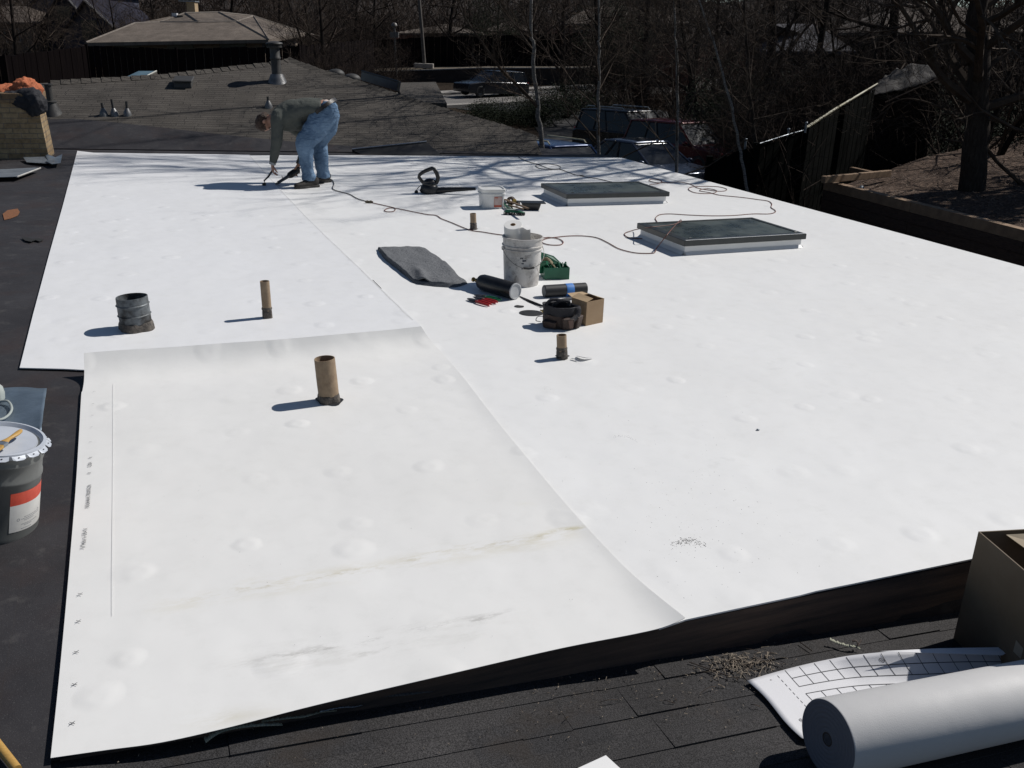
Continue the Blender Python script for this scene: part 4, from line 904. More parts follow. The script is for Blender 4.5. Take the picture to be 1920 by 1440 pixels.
for x0, z0, x1, z1 in ((.008, .020, .090, .042), (.006, .018, .0085, .134), (.0905, .018, .0925, .134), (.008, .131, .091, .134), (.014, .118, .05, .127)): b.add([lp(x0, z0), lp(x1, z0), lp(x1, z1), lp(x0, z1)], [(0, 1, 2, 3)])
b.build('label_frame', mat('label red print', (.50, .10, .05), (.42, .08, .045), 30, .6), lb)
# long handled black tray
a_ = P(1000, 393); t = empty('hand_tray', P(995, 393), rad(8)); tag(t, 'small black tapered tray with a rim beside the farther skylight', 'tray')
b = MB(); b.hexa([(-.085, -.05, 0), (.085, -.05, 0), (.085, .05, 0), (-.085, .05, 0)], [(-.10, -.07, .075), (.105, -.07, .075), (.105, .07, .075), (-.10, .07, .075)]); bev(b.build('body', m_plast, t), .008)
b = MB(); b.box((.02, 0, .081), (.27, .16, .010)); bev(b.build('rim', m_plast, t), .004)
def plank(p, q, w, h, name, mt, label, cat_, group=None):
    ax = q - p; L = ax.length; b = MB(); b.box((L / 2, 0, 0), (L, w, h)); o = bev(b.build(name, mt, loc=p, rot=ax.to_track_quat('X', 'Z').to_euler()), .003); tag(o, label, cat_, group); return o
plank(P(947, 374, .07), P(990, 391, .11), .028, .014, 'wooden_tool', mat('dirty handle wood', (.17, .11, .06), (.09, .06, .04), 14, .8), 'upper dirty wooden handle leaning on the black tray', 'handle')
plank(P(955, 385, .03), P(981, 392, .05), .024, .012, 'wooden_tool', mat('dirty handle wood', (.17, .11, .06)), 'lower short wooden handle under the longer one by the black tray', 'handle')
B = P(958, 385); t = empty('tape_dispenser', B, rad(-30)); tag(t, 'dark tape gun with reel right of the square white tub', 'tape dispenser')
b = MB(); b.lathe([(.022, -.02), (.048, -.02), (.048, .02), (.022, .02)], 24, Matrix.Translation((0, 0, .05)) @ Matrix.Rotation(rad(90), 4, 'X'), close=True); b.build('reel', m_lea, t, True)
b = MB(); b.box((.055, 0, .045), (.06, .05, .03)); b.box((.09, 0, .035), (.03, .06, .05)); bev(b.build('frame', m_plast, t), .004)
b = MB(); b.lathe([(.001, .022), (.024, .022), (.024, .026), (.001, .027)], 16, Matrix.Translation((.06, 0, .06)) @ Matrix.Rotation(rad(90), 4, 'X')); b.build('hub', m_brass, t, True)
pliers(943, 377, 958, 395, mat('green grip', (.01, .13, .05)), 'green handled snips pointing at the square white tub', spread=.02)
a_, c_ = P(944, 402), P(986, 404); ax = c_ - a_; t = empty('scrub_brush', a_, math.atan2(ax.y, ax.x)); L = ax.length; tag(t, 'green scrub brush with dark bristles in front of the black tray', 'brush')
b = MB(); b.hexa([(.0, -.03, .028), (L * .95, -.03, .028), (L * .95, .03, .028), (0, .03, .028)], [(.03, -.022, .052), (L * .75, -.022, .046), (L * .75, .022, .046), (.03, .022, .052)]); bev(b.build('block', m_grn, t), .006)
b = MB(); rr = random.Random(2)
for k in range(160):
    x_, y_ = rr.uniform(.0, L * .95), rr.uniform(-.03, .03); b.tube([(x_, y_, .03), (x_ + rr.uniform(-.008, .008), y_ * 1.15, .001)], .0022, 3, cap=False)
b.build('bristles', m_rub, t)
b = MB(); b.box((L * .38, 0, .056), (L * .5, .03, .005)); bev(b.build('top_plate', mat('grey green plastic', (.35, .42, .38)), t), .002)

# ---------------------------------------------------------------- cords
def cord(pts, r, mt, label, name='extension_cord', cat_='cord'):
    c_ = cat([P(q[0], q[1], (q[2] if len(q) > 2 else r + .002)) for q in pts], 9); b = MB(); b.tube(c_, r, 7); o = b.build(name, mt, smooth='all'); 
    if label: tag(o, label, cat_)
    return o
m_cord = mat('brown red cord', (.17, .055, .035), (.10, .04, .03), 4, .5); m_cbk = mat('black cord', (.02, .018, .018), (.03, .025, .024), 10, .5)
cord([(577, 318, .12), (584, 322, .10), (589, 330, .03), (600, 345), (619, 336), (626, 344), (624, 354), (640, 360), (655, 364), (672, 373), (689, 378)], .005, m_cbk, 'short black tool cord running from the worker to the plug', 'power_cord')
o = cord([(693, 379), (702, 381), (715, 384), (733, 388), (741, 391), (738, 396), (726, 397), (721, 394), (730, 390), (745, 391), (770, 396), (800, 402), (818, 404), (828, 410), (846, 417), (865, 425), (884, 432), (905, 435), (930, 439), (955, 442), (990, 445), (1015, 446), (1030, 445), (1048, 448), (1056, 454), (1050, 459), (1030, 459), (1016, 454), (1022, 448), (1040, 445), (1065, 442.5), (1095, 442.5), (1120, 446), (1140, 455), (1160, 466), (1185, 473), (1205, 475), (1226, 474), (1230, 467, .01), (1236, 459, .05), (1251, 440, .155), (1262, 427, .155), (1274, 414, .155), (1277, 412.5, .155), (1276, 416, .155), (1262, 421, .155), (1240, 424, .155), (1218, 426, .155), (1206, 428, .10), (1190, 431, .02), (1174, 436), (1171, 440), (1178, 445), (1195, 447), (1212, 447), (1226, 445), (1240, 430), (1232, 416), (1229, 409), (1237, 402.5), (1256, 401), (1290, 403), (1330, 404.5), (1372, 404), (1410, 401), (1440, 401), (1453, 398), (1453, 394), (1446, 389), (1447, 382), (1440, 377), (1420, 374), (1390, 370), (1350, 366), (1330, 361), (1313, 358), (1316, 354.5), (1330, 354), (1343, 357), (1340, 361.5), (1322, 363), (1302, 361), (1291, 355), (1297, 350.5), (1318, 349.5), (1345, 350), (1362, 354), (1358, 358), (1340, 358), (1310, 353), (1300, 348), (1290, 344), (1272, 341), (1255, 342.5), (1243, 342), (1236, 343), (1224, 341), (1217, 338.5), (1222, 336), (1234, 336.5), (1241, 340), (1234, 344), (1218, 346)], .0045, m_cord, 'long brown red extension cord looping past the pipe and across the nearer skylight')
cord([(1150, 342), (1120, 335), (1095, 331), (1087, 329), (1094, 328.5), (1080, 328), (1066, 323), (1048, 317), (1030, 318), (1010, 315), (1005, 310), (1015, 307), (1035, 308), (1050, 312), (1047, 317), (1030, 316), (1008, 308), (990, 303), (975, 296), (972, 293)], .0045, m_cbk, 'dark cord looping behind the farther skylight to the far roof edge')
q = P(692, 378.5, .014); b = MB(); b.tube([q + Vector((-.045, .0, 0)), q + Vector((-.02, 0, 0)), q + Vector((.0, 0, 0)), q + Vector((.02, 0, 0)), q + Vector((.045, 0, 0))], [.008, .018, .012, .018, .008], 10)
o = b.build('cord_plug', mat('tan plug', (.20, .16, .09), (.06, .05, .04), 40, .5), smooth=True); tag(o, 'tan plug joining the black tool cord to the brown red one', 'plug')

# grit swept on to the sheet
rr = random.Random(21); b = MB()
def speck(p, s):
    a = rr.uniform(0, 3.14); M_ = Matrix.Translation(p) @ Matrix.Rotation(a, 4, 'Z'); h = s * .35
    b.add([M_ @ Vector(q) for q in ((-s, -h, 0), (s, -h, 0), (s * .6, h, 0), (-s * .8, h, 0), (0, 0, s * .5))], [(0, 1, 4), (1, 2, 4), (2, 3, 4), (3, 0, 4)])
for k in range(420):
    tq = min(1, max(0, rr.gauss(.55, .28))); x_ = 1258 + 62 * tq + rr.gauss(0, 3); y_ = 1021 - 11 * math.sin(tq * 2.4) + 8 * tq * tq + rr.gauss(0, 2.4) + (rr.random() < .3) * rr.uniform(0, 9); speck(P(x_, y_), .0006 + .0030 * rr.random() ** 3)
for k in range(50): tq = rr.random(); speck(P(1150 + 44 * tq, 820 - 4 * math.sin(tq * 3) + 9 * tq * tq + rr.gauss(0, 1.5)), rr.uniform(.001, .0022))
for k in range(150): speck(P(rr.gauss(1310, 80), rr.gauss(980, 80)), rr.uniform(.001, .0026))
for k in range(60): speck(P(rr.uniform(820, 1500), rr.uniform(700, 1040)), rr.uniform(.001, .0022))
for k in range(40): speck(P(rr.uniform(250, 1150), rr.uniform(760, 1250), .0125), rr.uniform(.0008, .0018))
o = b.build('roof_grit', m_rub); tag(o, 'dark shingle grit scattered over the white sheets', kind='stuff')
speck_ = MB()
q = P(1421, 807); b = MB(); b.ell(q + Vector((0, 0, .004)), (.009, .006, .005)); o = b.build('pebble', m_dgal, smooth=True); tag(o, 'single small grey pebble alone on the white sheet right of centre', 'pebble')

# ---------------------------------------------------------------- the worker, bent double over the far part of the sheet
YN = P(575, 351).y; YF = P(603, 343).y; YM = (YN + YF) / 2
FB = Vector((P(590, 348).x, YM, 0))
def K_(px, py, Y): return Q(px, py, Y) - FB
man = empty('person', FB); tag(man, 'person in grey sweater and blue jeans bent over, rolling a seam with bare hands', 'person')
m_skin = mat('skin', (.42, .23, .16), (.36, .19, .13), 20, .55, spec=.4)
m_den = NT('faded denim'); a1 = m_den.ramp(m_den.noise(4.5, 5, .65), [(.36, 0.0), (.66, 1.0)]); a2 = m_den.noise(120, 2, .5)
m_den.bump(m_den.noise(300, 2), .3, .001, m_den.bump(m_den.noise(11, 4, .6, m_den.mapping(sc=(1, 1, 1.9)), 1.2), 1, .022))
m_den = m_den.fin(m_den.mix(m_den.mth('MULTIPLY', a2, .25), m_den.mix(a1, (.060, .115, .20), (.15, .24, .36)), (.30, .38, .47)), .9, 0, .15)
m_swt = NT('grey knit'); a1 = m_swt.noise(6, 4, .6)
m_swt.bump(m_swt.noise(240, 2), .4, .0015, m_swt.bump(m_swt.noise(9, 4, .6, None, .8), 1, .018))
m_swt = m_swt.fin(m_swt.mix(a1, (.075, .082, .074), (.105, .11, .10)), .95, 0, .1)
m_hair = mat('brown hair', (.040, .020, .012), (.07, .038, .022), 30, .6, bump=1, bsc=60, streak=(6, 20, 6)); m_shoe = mat('dark work boot', (.016, .013, .011), (.030, .024, .020), 16, .7, bump=.4, bsc=40)
m_sole = mat('rubber sole', (.035, .032, .030), (.06, .055, .05), 20, .8); m_belt = mat('leather belt', (.018, .014, .012), (.03, .024, .02), 20, .45)
# joint positions (side view facing the photo's left)
hipN, hipF = K_(611, 213, YN + .10), K_(615, 214, YF - .10)
kneN, kneF = K_(572, 270, YN - .02), K_(598, 268, YF + .02)
ankN, ankF = K_(580, 336, YN), K_(606, 324, YF)
waist = K_(606, 203, YM); chest = K_(545, 211, YM); shN, shF = K_(521, 222, YM - .19), K_(530, 222, YM + .19); neck = K_(514, 222, YM)
hd = K_(500, 226, YM); elN, elF = K_(518, 272, YM - .24), K_(580, 262, YM + .22)
wrN, wrF = K_(511, 307, YM - .20), K_(560, 309, YM + .10)
# body (one continuous surface): trunk, neck, head, arms, hands, legs
b = MB()
b.tube([K_(613, 212, YM), waist, chest, K_(524, 220, YM), neck, K_(508, 224, YM), hd], [(.12, .15), (.10, .15), (.12, .16), (.10, .15), .065, .06, .06], 16, sm=4, up=(0, 0, 1))
ax = (K_(492, 237, YM) - K_(506, 219, YM)).normalized()                    # neck to crown
fc = Vector((ax.z, 0, -ax.x)); fc = fc if fc.z < 0 else -fc              # face normal looks down
lat = Vector((0, 1, 0))
HM = Matrix(((lat.x, fc.x, ax.x, hd.x), (lat.y, fc.y, ax.y, hd.y), (lat.z, fc.z, ax.z, hd.z), (0, 0, 0, 1)))
b.ell((0, -.005, .045), (.074, .094, .096), HM, 20, 14); b.ell((0, .035, -.025), (.056, .060, .070), HM, 16, 10); b.ell((0, .075, -.055), (.026, .022, .022), HM, 10, 8)
b.tube([(0, .088, .045), (0, .106, .005), (0, .098, -.004)], [.010, .017, .012], 8, M=HM, sm=2)
b.tube([(-.022, .086, -.030), (.022, .086, -.030)], [.010, .010], 8, M=HM)
for s_ in (-1, 1): b.ell((s_ * .076, -.005, .01), (.012, .020, .032), HM, 10, 8); b.ell((s_ * .032, .083, .050), (.022, .010, .008), HM, 8, 6)
for (s_, e_, w_) in ((shN, elN, wrN), (shF, elF, wrF)): b.tube([s_, s_.lerp(e_, .5), e_, e_.lerp(w_, .35), w_], [.060, .052, .043, .043, .029], 12, sm=3)
def hand(w, pd, palm_n, curl, length=.19, thumb=1):
    """w wrist, pd pointing direction, palm_n palm normal, thumb side sign"""
    pd = pd.normalized(); n_ = (palm_n - pd * palm_n.dot(pd)).normalized(); sd = pd.cross(n_).normalized()
    b.tube([w - pd * .01, w + pd * .03, w + pd * .065, w + pd * .095], [(.022, .028), (.017, .036), (.015, .043), (.012, .042)], 12, sm=2, up=n_)
    for k, (o_, l_) in enumerate(((-.033, .070), (-.011, .080), (.011, .075), (.032, .060))):
        q = w + pd * .088 + sd * o_ * thumb * -1; pts = [q]; d = pd; 
        for j in range(3):
            a = curl[j] * (1 + .1 * k); d = (d * math.cos(a) + n_ * math.sin(a)).normalized(); q = q + d * l_ * (.42, .33, .25)[j]; pts.append(q)
        b.tube(pts, [.0100, .0095, .0088, .0075], 8)
    q = w + pd * .03 + sd * .036 * thumb; d1 = (pd * .6 + sd * .75 * thumb + n_ * .3).normalized(); d2 = (pd * .85 + sd * .2 * thumb + n_ * .55).normalized()
    b.tube([q - sd * .02 * thumb, q + d1 * .035, q + d1 * .04 + d2 * .028, q + d1 * .04 + d2 * .05], [.013, .012, .0105, .008], 8)
hand(wrN, Vector((-.03, 0, -1)), Vector((1, .5, 0)), (.5, .8, .5), thumb=1)
hand(wrF, Vector((-.55, -.1, -.8)), Vector((-.7, 0, .6)) * -1 + Vector((0, -.3, 0)), (.6, .9, .6), thumb=-1)
for (h_, k_, a_) in ((hipN, kneN, ankN), (hipF, kneF, ankF)): b.tube([h_, h_.lerp(k_, .5), k_, k_.lerp(a_, .35), a_, a_ - Vector((0, 0, .05))], [.09, .075, .055, .055, .038, .04], 12, sm=3)
bd = fuse(b.build('body', m_skin, man, 'all'), .0065, 2)
b = MB()
for s_ in (-1, 1): b.ell((s_ * .030, .0905, .036), (.012, .006, .008), HM, 10, 6)
b.build('eyes', mat('eye white', (.6, .58, .55)), man, True)
b = MB(); b.ell((0, -.016, .058), (.083, .096, .096), HM, 20, 14); b.ell((0, -.040, .020), (.076, .075, .085), HM, 18, 12); b.ell((0, -.052, -.03), (.055, .04, .045), HM, 14, 10)
fuse(b.build('hair', m_hair, man, 'all'), .011, 1, .022, .03)
# sweater
b = MB()
b.tube([K_(609, 202, YM), K_(600, 203.5, YM), K_(575, 204, YM), K_(550, 212, YM), K_(532, 219, YM), K_(519, 222, YM), K_(511, 222, YM)], [(.108, .175), (.115, .185), (.13, .20), (.16, .215), (.15, .225), (.12, .17), (.068, .075)], 20, sm=4, up=(0, 0, 1))
b.ell(K_(556, 229, YM), (.17, .17, .10)); b.ell(K_(540, 231, YM), (.12, .17, .10)); b.ell(K_(585, 209, YM), (.15, .17, .10))
b.tube([K_(526, 216, YM - .13), shN, shN.lerp(elN, .5), elN, elN.lerp(wrN, .5), wrN.lerp(elN, .08)], [.088, .085, .074, .062, .054, .043], 14, sm=3)
b.tube([K_(526, 216, YM + .13), shF, shF.lerp(elF, .5), elF, elF.lerp(wrF, .5), wrF.lerp(elF, .15)], [.09, .092, .08, .068, .06, .046], 14, sm=3)
b.tube([K_(607, 208, YM - .02), K_(594, 214, YM - .04)], [.10, .09], 12)
fuse(b.build('sweater', m_swt, man, 'all'), .013, 3, .028, .16)
b = MB(); b.tube([wrN.lerp(elN, .12), wrN.lerp(elN, -.02)], [.043, .040], 14); b.build('sweater_cuff', mat('pale cuff', (.34, .35, .35), (.28, .29, .29), 40, .9), man, True)
b = MB(); b.tube([wrF.lerp(elF, .16), wrF.lerp(elF, .02)], [.043, .040], 14); b.build('sweater_cuff', m_swt, man, True)
# bare strip of back
b = MB(); b.ell(K_(611, 190.5, YM), (.036, .10, .024), None, 14, 8); b.build('shirt_tail', mat('pale undershirt', (.48, .40, .36), (.42, .34, .30), 20, .8), man, True)
# jeans
b = MB()
b.tube([K_(606, 199, YM), K_(612, 207, YM), K_(617, 222, YM)], [(.125, .168), (.135, .178), (.11, .155)], 20, sm=4, up=(-.83, 0, .56))
b.ell(K_(616, 209, YM - .09), (.115, .11, .125)); b.ell(K_(617, 210, YM + .09), (.115, .11, .125)); b.ell(K_(600, 220, YM), (.12, .16, .11))
b.tube([hipN, K_(596, 236, YN + .06), K_(580, 256, YN), kneN + Vector((-.005, 0, 0)), K_(574, 292, YN), K_(577, 318, YN), K_(579, 337, YN)], [(.145, .12), (.142, .115), (.124, .105), (.112, .095), (.092, .085), (.078, .078), (.070, .074)], 16, sm=4)
b.tube([hipF, K_(612, 238, YF - .05), K_(603, 256, YF), kneF, K_(601, 290, YF), K_(604, 312, YF), K_(606, 331, YF)], [(.14, .12), (.125, .115), (.112, .105), (.103, .10), (.092, .09), (.084, .083), (.073, .075)], 16, sm=4)
for (a_, Y_) in (((579, 333), YN), ((606, 327), YF)): b.tube([K_(a_[0] - .5, a_[1] - 4, Y_), K_(a_[0], a_[1] + 6, Y_)], .084, 14)
jn = fuse(b.build('jeans', m_den, man, 'all'), .012, 2, .040, .09)
# belt
b = MB(); d_ = (K_(606, 199, YM) - K_(612, 207, YM)).normalized(); c_ = K_(608.2, 202, YM)
b.tube([c_ - d_ * .020, c_ + d_ * .024], [(.176, .222), (.168, .214)], 28, up=(-.83, 0, .56)); b.build('belt', m_belt, man, True)
b = MB(); b.box((0, 0, 0), (.05, .012, .07)); o = b.build('back_pocket', m_den, man); o.location = K_(622, 215, YN + .02); o.rotation_euler = (0, rad(25), 0)
# shoes
def shoe(heel, toe, nm):
    ax = toe - heel; L = .31; rz = math.atan2(ax.y, ax.x); sr = empty(nm, (heel.x, heel.y, 0)); sr.rotation_euler = (0, 0, rz); sr.parent = man
    b = MB(); b.tube([(.0, 0, .055), (.03, 0, .065), (.10, 0, .062), (.17, 0, .050), (.24, 0, .040), (.30, 0, .034), (.312, 0, .03)], [(.030, .02), (.058, .037), (.058, .040), (.044, .046), (.034, .050), (.026, .040), (.01, .02)], 16, sm=4)
    b.tube([(.065, 0, .07), (.06, 0, .125)], [.046, .047], 14); fuse(b.build('upper', m_shoe, sr, 'all'), .008, 2)
    b = MB(); pr = [(-.01, .022), (0, .034), (.06, .038), (.12, .034), (.20, .050), (.27, .048), (.31, .028), (.322, .008)]
    poly = [(x_, -w_) for x_, w_ in pr] + [(x_, w_) for x_, w_ in pr[::-1]]; b.prism(poly, .002, .028); bev(b.build('sole', m_sole, sr), .005)
    b = MB()
    for k in range(4): b.tube([(.10 + .025 * k, -.03, .108 - .014 * k), (.10 + .025 * k, .03, .108 - .014 * k)], .003, 5)
    b.build('laces', m_rub, sr); return sr
def Gd(px, py): q = P(px, py); return q - FB
shoe(Gd(597, 350.5), Gd(549, 354.5), 'shoe'); shoe(Gd(619, 341), Gd(574, 346), 'shoe')
# what he holds
hN = wrN + Vector((-.005, 0, -.10)) + FB; q = P(508, 341.5); t = empty('seam_roller', (q.x, hN.y, 0)); tag(t, "small seam roller in the worker's left hand side grip, on the sheet", 'roller')
t['label'] = "small black seam roller under the worker's nearer hand"
b = MB(); b.lathe([(.001, -.022), (.020, -.022), (.020, .022), (.001, .022)], 18, Matrix.Translation((0, 0, .021)) @ Matrix.Rotation(rad(90), 4, 'X')); b.build('wheel', m_rub, t, True)
b = MB(); b.tube([(0, .028, .021), (0, .028, .045), (0, 0, .055), (.0, 0, .075)], .004, 6); b.tube([(0, 0, .06), ((hN.x - q.x) * .5, 0, (hN.z + .06) * .5), (hN.x - q.x, 0, hN.z + .02)], [.008, .011, .013], 10); b.build('grip', m_rub, t, True)
hF = wrF + FB + Vector((-.05, -.02, -.09)); t = empty('heat_gun', (hF.x, hF.y, hF.z)); tag(t, "black heat gun in the worker's farther hand with its nozzle at the seam", 'heat gun')
q = P(524, 341, .03); nz_ = Vector((q.x, YM - .1, .03)) - hF
b = MB(); d_ = nz_.normalized(); b.tube([-d_ * .06, d_ * .0, d_ * .07, d_ * .10], [.034, .042, .040, .028], 14, sm=2); b.tube([-d_ * .02, Vector((.05, .0, .065))], [.022, .018], 10); b.build('housing', m_plast, t, True)
b = MB(); b.tube([d_ * .09, nz_ * .8, nz_], [.022, .018, .020], 12); b.box(tuple(nz_ + Vector((-.01, 0, -.01))), (.04, .05, .016)); b.tube([nz_ * .62 + Vector((-.03, 0, .035)), nz_ * .75 + Vector((.01, 0, .0))], .004, 5); b.build('nozzle', m_steel, t, True)
b = MB(); b.tube(cat([-d_ * .06, Vector((.09, 0, .06)), Vector((.14, .05, .03)), P(596, 338, .01) - hF], 6), .005, 6); b.build('cable', m_cbk, t, True)

# ---------------------------------------------------------------- front right: printed sheet, paper roll, carton, litter
m_roll = NT('silvery paper roll'); f_ = m_roll.noise(3, 4, .6)
m_roll.bump(m_roll.noise(260, 3, .6), .5, .001, m_roll.bump(m_roll.noise(4, 3, .5), 1, .0035))
m_roll = m_roll.fin(m_roll.mix(f_, (.56, .55, .54), (.66, .65, .635)), m_roll.mth('ADD', m_roll.mth('MULTIPLY', m_roll.noise(4, 6, .7), .35), .40), 0, .4)
a_, c_ = PS(1552, 1386, .115), PS(2150, 1262, .115); ax = c_ - a_; L = ax.length; RR = .112
t = empty('paper_roll', a_, rot=ax.to_track_quat('Z', 'Y').to_euler()); tag(t, 'thick silver grey roll of sheet material at the bottom right', 'roll')
b = MB(); b.lathe([(.016, .0), (RR - .002, 0), (RR, .003), (RR, L), (.016, L)], 72); o = b.build('roll', m_roll, t, True)
m_end = NT('wound roll end'); xe = m_end.sep(); re_ = m_end.mth('SQRT', m_end.mth('ADD', m_end.mth('MULTIPLY', xe[0], xe[0]), m_end.mth('MULTIPLY', xe[1], xe[1])))
wv_ = m_end.mth('SINE', m_end.mth('ADD', m_end.mth('MULTIPLY', re_, 1500.0), m_end.mth('MULTIPLY', m_end.noise(12, 2), 3.0)))
m_end = m_end.fin(m_end.mix(m_end.mth('ADD', m_end.mth('MULTIPLY', wv_, .3), .5), (.12, .12, .14), (.21, .21, .235)), .85, 0, .15)
b = MB(); b.lathe([(.018, -.0015)] + [(.018 + (RR - .020) * k_ / 14, -.0015 - .0015 * (k_ % 2)) for k_ in range(1, 15)], 96); b.build('end_face', m_end, t)
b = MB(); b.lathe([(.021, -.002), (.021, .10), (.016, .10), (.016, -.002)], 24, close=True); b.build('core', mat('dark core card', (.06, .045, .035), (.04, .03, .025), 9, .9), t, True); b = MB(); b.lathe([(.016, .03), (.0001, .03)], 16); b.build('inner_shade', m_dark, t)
# printed sheet
back = cat([PS(1401, 1276, .012), PS(1440, 1264, .014), PS(1500, 1248, .022), PS(1560, 1235, .040), PS(1610, 1227, .065), PS(1700, 1219.5, .10), PS(1800, 1217, .11), PS(1900, 1218, .12), PS(2100, 1222, .12)], 8)
front = cat([PS(1503, 1387, .010), PS(1570, 1400, .004), PS(1700, 1385, .003), PS(1850, 1360, .003), PS(2200, 1290, .003)], 8)
nS = SM.to_3x3() @ Vector((0, 0, 1))
midl = PS(1448, 1340, .018)
def sheet(s, v):
    a = samp(front, s); c = samp(back, s); p = a.lerp(c, v); ha = (a - SM.translation).dot(nS); hc = (c - SM.translation).dot(nS); h = ha + (hc - ha) * v
    want = .006 + ha * (1 - v) ** 2 + (hc - .006) * v ** 3
    q = p + nS * (want - h)
    if s < .12: q += (Vector((.006, .004, .003)) * math.sin(math.pi * v) - Vector((.005, .003, 0)) * math.sin(2 * math.pi * v)) * (1 - s / .12)
    return q
t = MB().grid(sheet, 60, 24).build('printed_sheet', mat('white printed film', (.66, .66, .68), (.62, .62, .64), 3, .5), smooth='all'); solid(t, .0012)
tag(t, 'curled white film printed with black grid lines under the silver roll', 'film')
def sline(s0, v0, s1, v1, w=.0022, k=10, mb=None):
    prev = None
    for i in range(k + 1):
        s = s0 + (s1 - s0) * i / k; v = v0 + (v1 - v0) * i / k; p = sheet(s, v); e = .004
        du = (sheet(min(s + e, 1), v) - sheet(max(s - e, 0), v)).normalized(); dv = (sheet(s, min(v + e, 1)) - sheet(s, max(v - e, 0))).normalized(); nn = du.cross(dv).normalized()
        if nn.z < 0: nn = -nn
        d = du * (s1 - s0) * 1.0 + dv * (v1 - v0); d.normalize(); sd = nn.cross(d).normalized() * w / 2
        q = (p + sd + nn * .0009, p - sd + nn * .0009)
        if prev: mb.add([prev[0], prev[1], q[1], q[0]], [(0, 1, 2, 3)])
        prev = q
b = MB()
for v in (.775, .885): sline(.115, v, .98, v, .0026, 50, b)
for k in range(20): s = .115 + k * .042; sline(s, .775, s, .99, .0022, 8, b)
for v in (.55, .68): sline(.115, v, .98, v, .0026, 50, b)
for k in range(20): s = .115 + k * .042; sline(s, .55, s, .68, .0024, 5, b)
for k in range(16): v = .05 + k * .058; sline(.085, v, .085, v + .034, .0018, 2, b)
def target(s, v, r=.0085):
    c = sheet(s, v); e = .004; du = (sheet(s + e, v) - sheet(s - e, v)).normalized(); dv = (sheet(s, v + e) - sheet(s, v - e)).normalized(); nn = du.cross(dv).normalized(); nn = nn if nn.z > 0 else -nn
    c = c + nn * .0011
    for k in range(16):
        g0, g1 = 2 * math.pi * k / 16, 2 * math.pi * (k + 1) / 16; pt = lambda g, q: c + (du * math.cos(g) + dv * math.sin(g)) * q
        b.add([pt(g0, r), pt(g1, r), pt(g1, r * .82), pt(g0, r * .82)], [(0, 1, 2, 3)])
    for d_ in (du, dv):
        e_ = nn.cross(d_) * .0006; b.add([c - d_ * r + e_, c + d_ * r + e_, c + d_ * r - e_, c - d_ * r - e_], [(0, 1, 2, 3)])
target(.045, .34); target(.36, .93)
b.build('printed_lines', m_ink, t)
b = MB(); b.slab([PS(1650, 1221, .10), PS(1760, 1215.5, .115), PS(1873, 1213.5, .12), PS(1893, 1221, .125), PS(1879, 1228.5, .12), PS(1760, 1225, .11)], .001); b.build('folded_edge', mat('white printed film', (.66, .66, .68)), t)
# spare white scrap
b = MB(); b.slab([PS(1136, 1416, .012), PS(1170, 1447, .012), PS(1150, 1500, .008), PS(1040, 1460, .008)], .002); o = b.build('sheet_scrap', m_sheet); tag(o, 'corner of a white sheet scrap on the shingles at the bottom centre', 'scrap')
# cardboard box
K = PS(1788, 1195, 0); zt = Q(1850, 997, K.y).z
K2 = Vector((K.x, K.y, 0)); fd_ = (P(1925, 993, zt) - Q(1850, 997, K.y)); fd_.z = 0; fd_.normalize(); ld = (P(1922, 1062, zt) - Q(1850, 997, K.y)); ld.z = 0; ld.normalize()
ld = (ld + Vector((fd_.y, -fd_.x, 0)) * 1.2).normalized()
hb = zt - K.z; t = empty('cardboard_box', K); tag(t, 'tall open cardboard box on the shingles at the right edge', 'box')
def bx(u, v, z): q = fd_ * u + ld * v; return Vector((q.x, q.y, z))
b = MB(); e = .005; w, dd = .50, .40
for (u0, v0, u1, v1) in ((0, 0, e, dd), (e, 0, w, e), (w - e, e, w, dd), (e, dd - e, w - e, dd)):
    b.hexa([bx(u0, v0, -.03), bx(u0, v1, -.03), bx(u1, v1, -.03), bx(u1, v0, -.03)], [bx(u0, v0, hb), bx(u0, v1, hb), bx(u1, v1, hb), bx(u1, v0, hb)])
m_bigc = mat('brown cardboard', (.135, .10, .065), (.11, .08, .05), 3, .85)
bdy = b.build('carton_body', m_bigc, t)
b = MB(); b.hexa([bx(.006, .006, .02), bx(.006, dd - .006, .02), bx(w - .006, dd - .006, .02), bx(w - .006, .006, .02)], [bx(.006, .006, .03), bx(.006, dd - .006, .03), bx(w - .006, dd - .006, .03), bx(w - .006, .006, .03)]); b.build('base', m_bigc, t)
b = MB(); b.add([bx(.10, .012, hb - .012), bx(w - .02, .012, hb - .012), bx(w - .05, .09, hb - .10), bx(.16, .06, hb - .05)], [(0, 1, 2, 3)]); o = solid(b.build('inner_flap', mat('cream cardboard', (.50, .42, .30), (.42, .34, .24), 4, .85), t), .003)
b = MB(); a0 = bx(-.002, .06, hb * .62); b.add([bx(-.0015, .30, .16), bx(-.0015, .34, .16), bx(-.0015, .34, .20), bx(-.0015, .30, .205)], [(0, 1, 2, 3)]); b.build('tape', mat('packing tape', (.30, .26, .20), None, 10, .3), t)
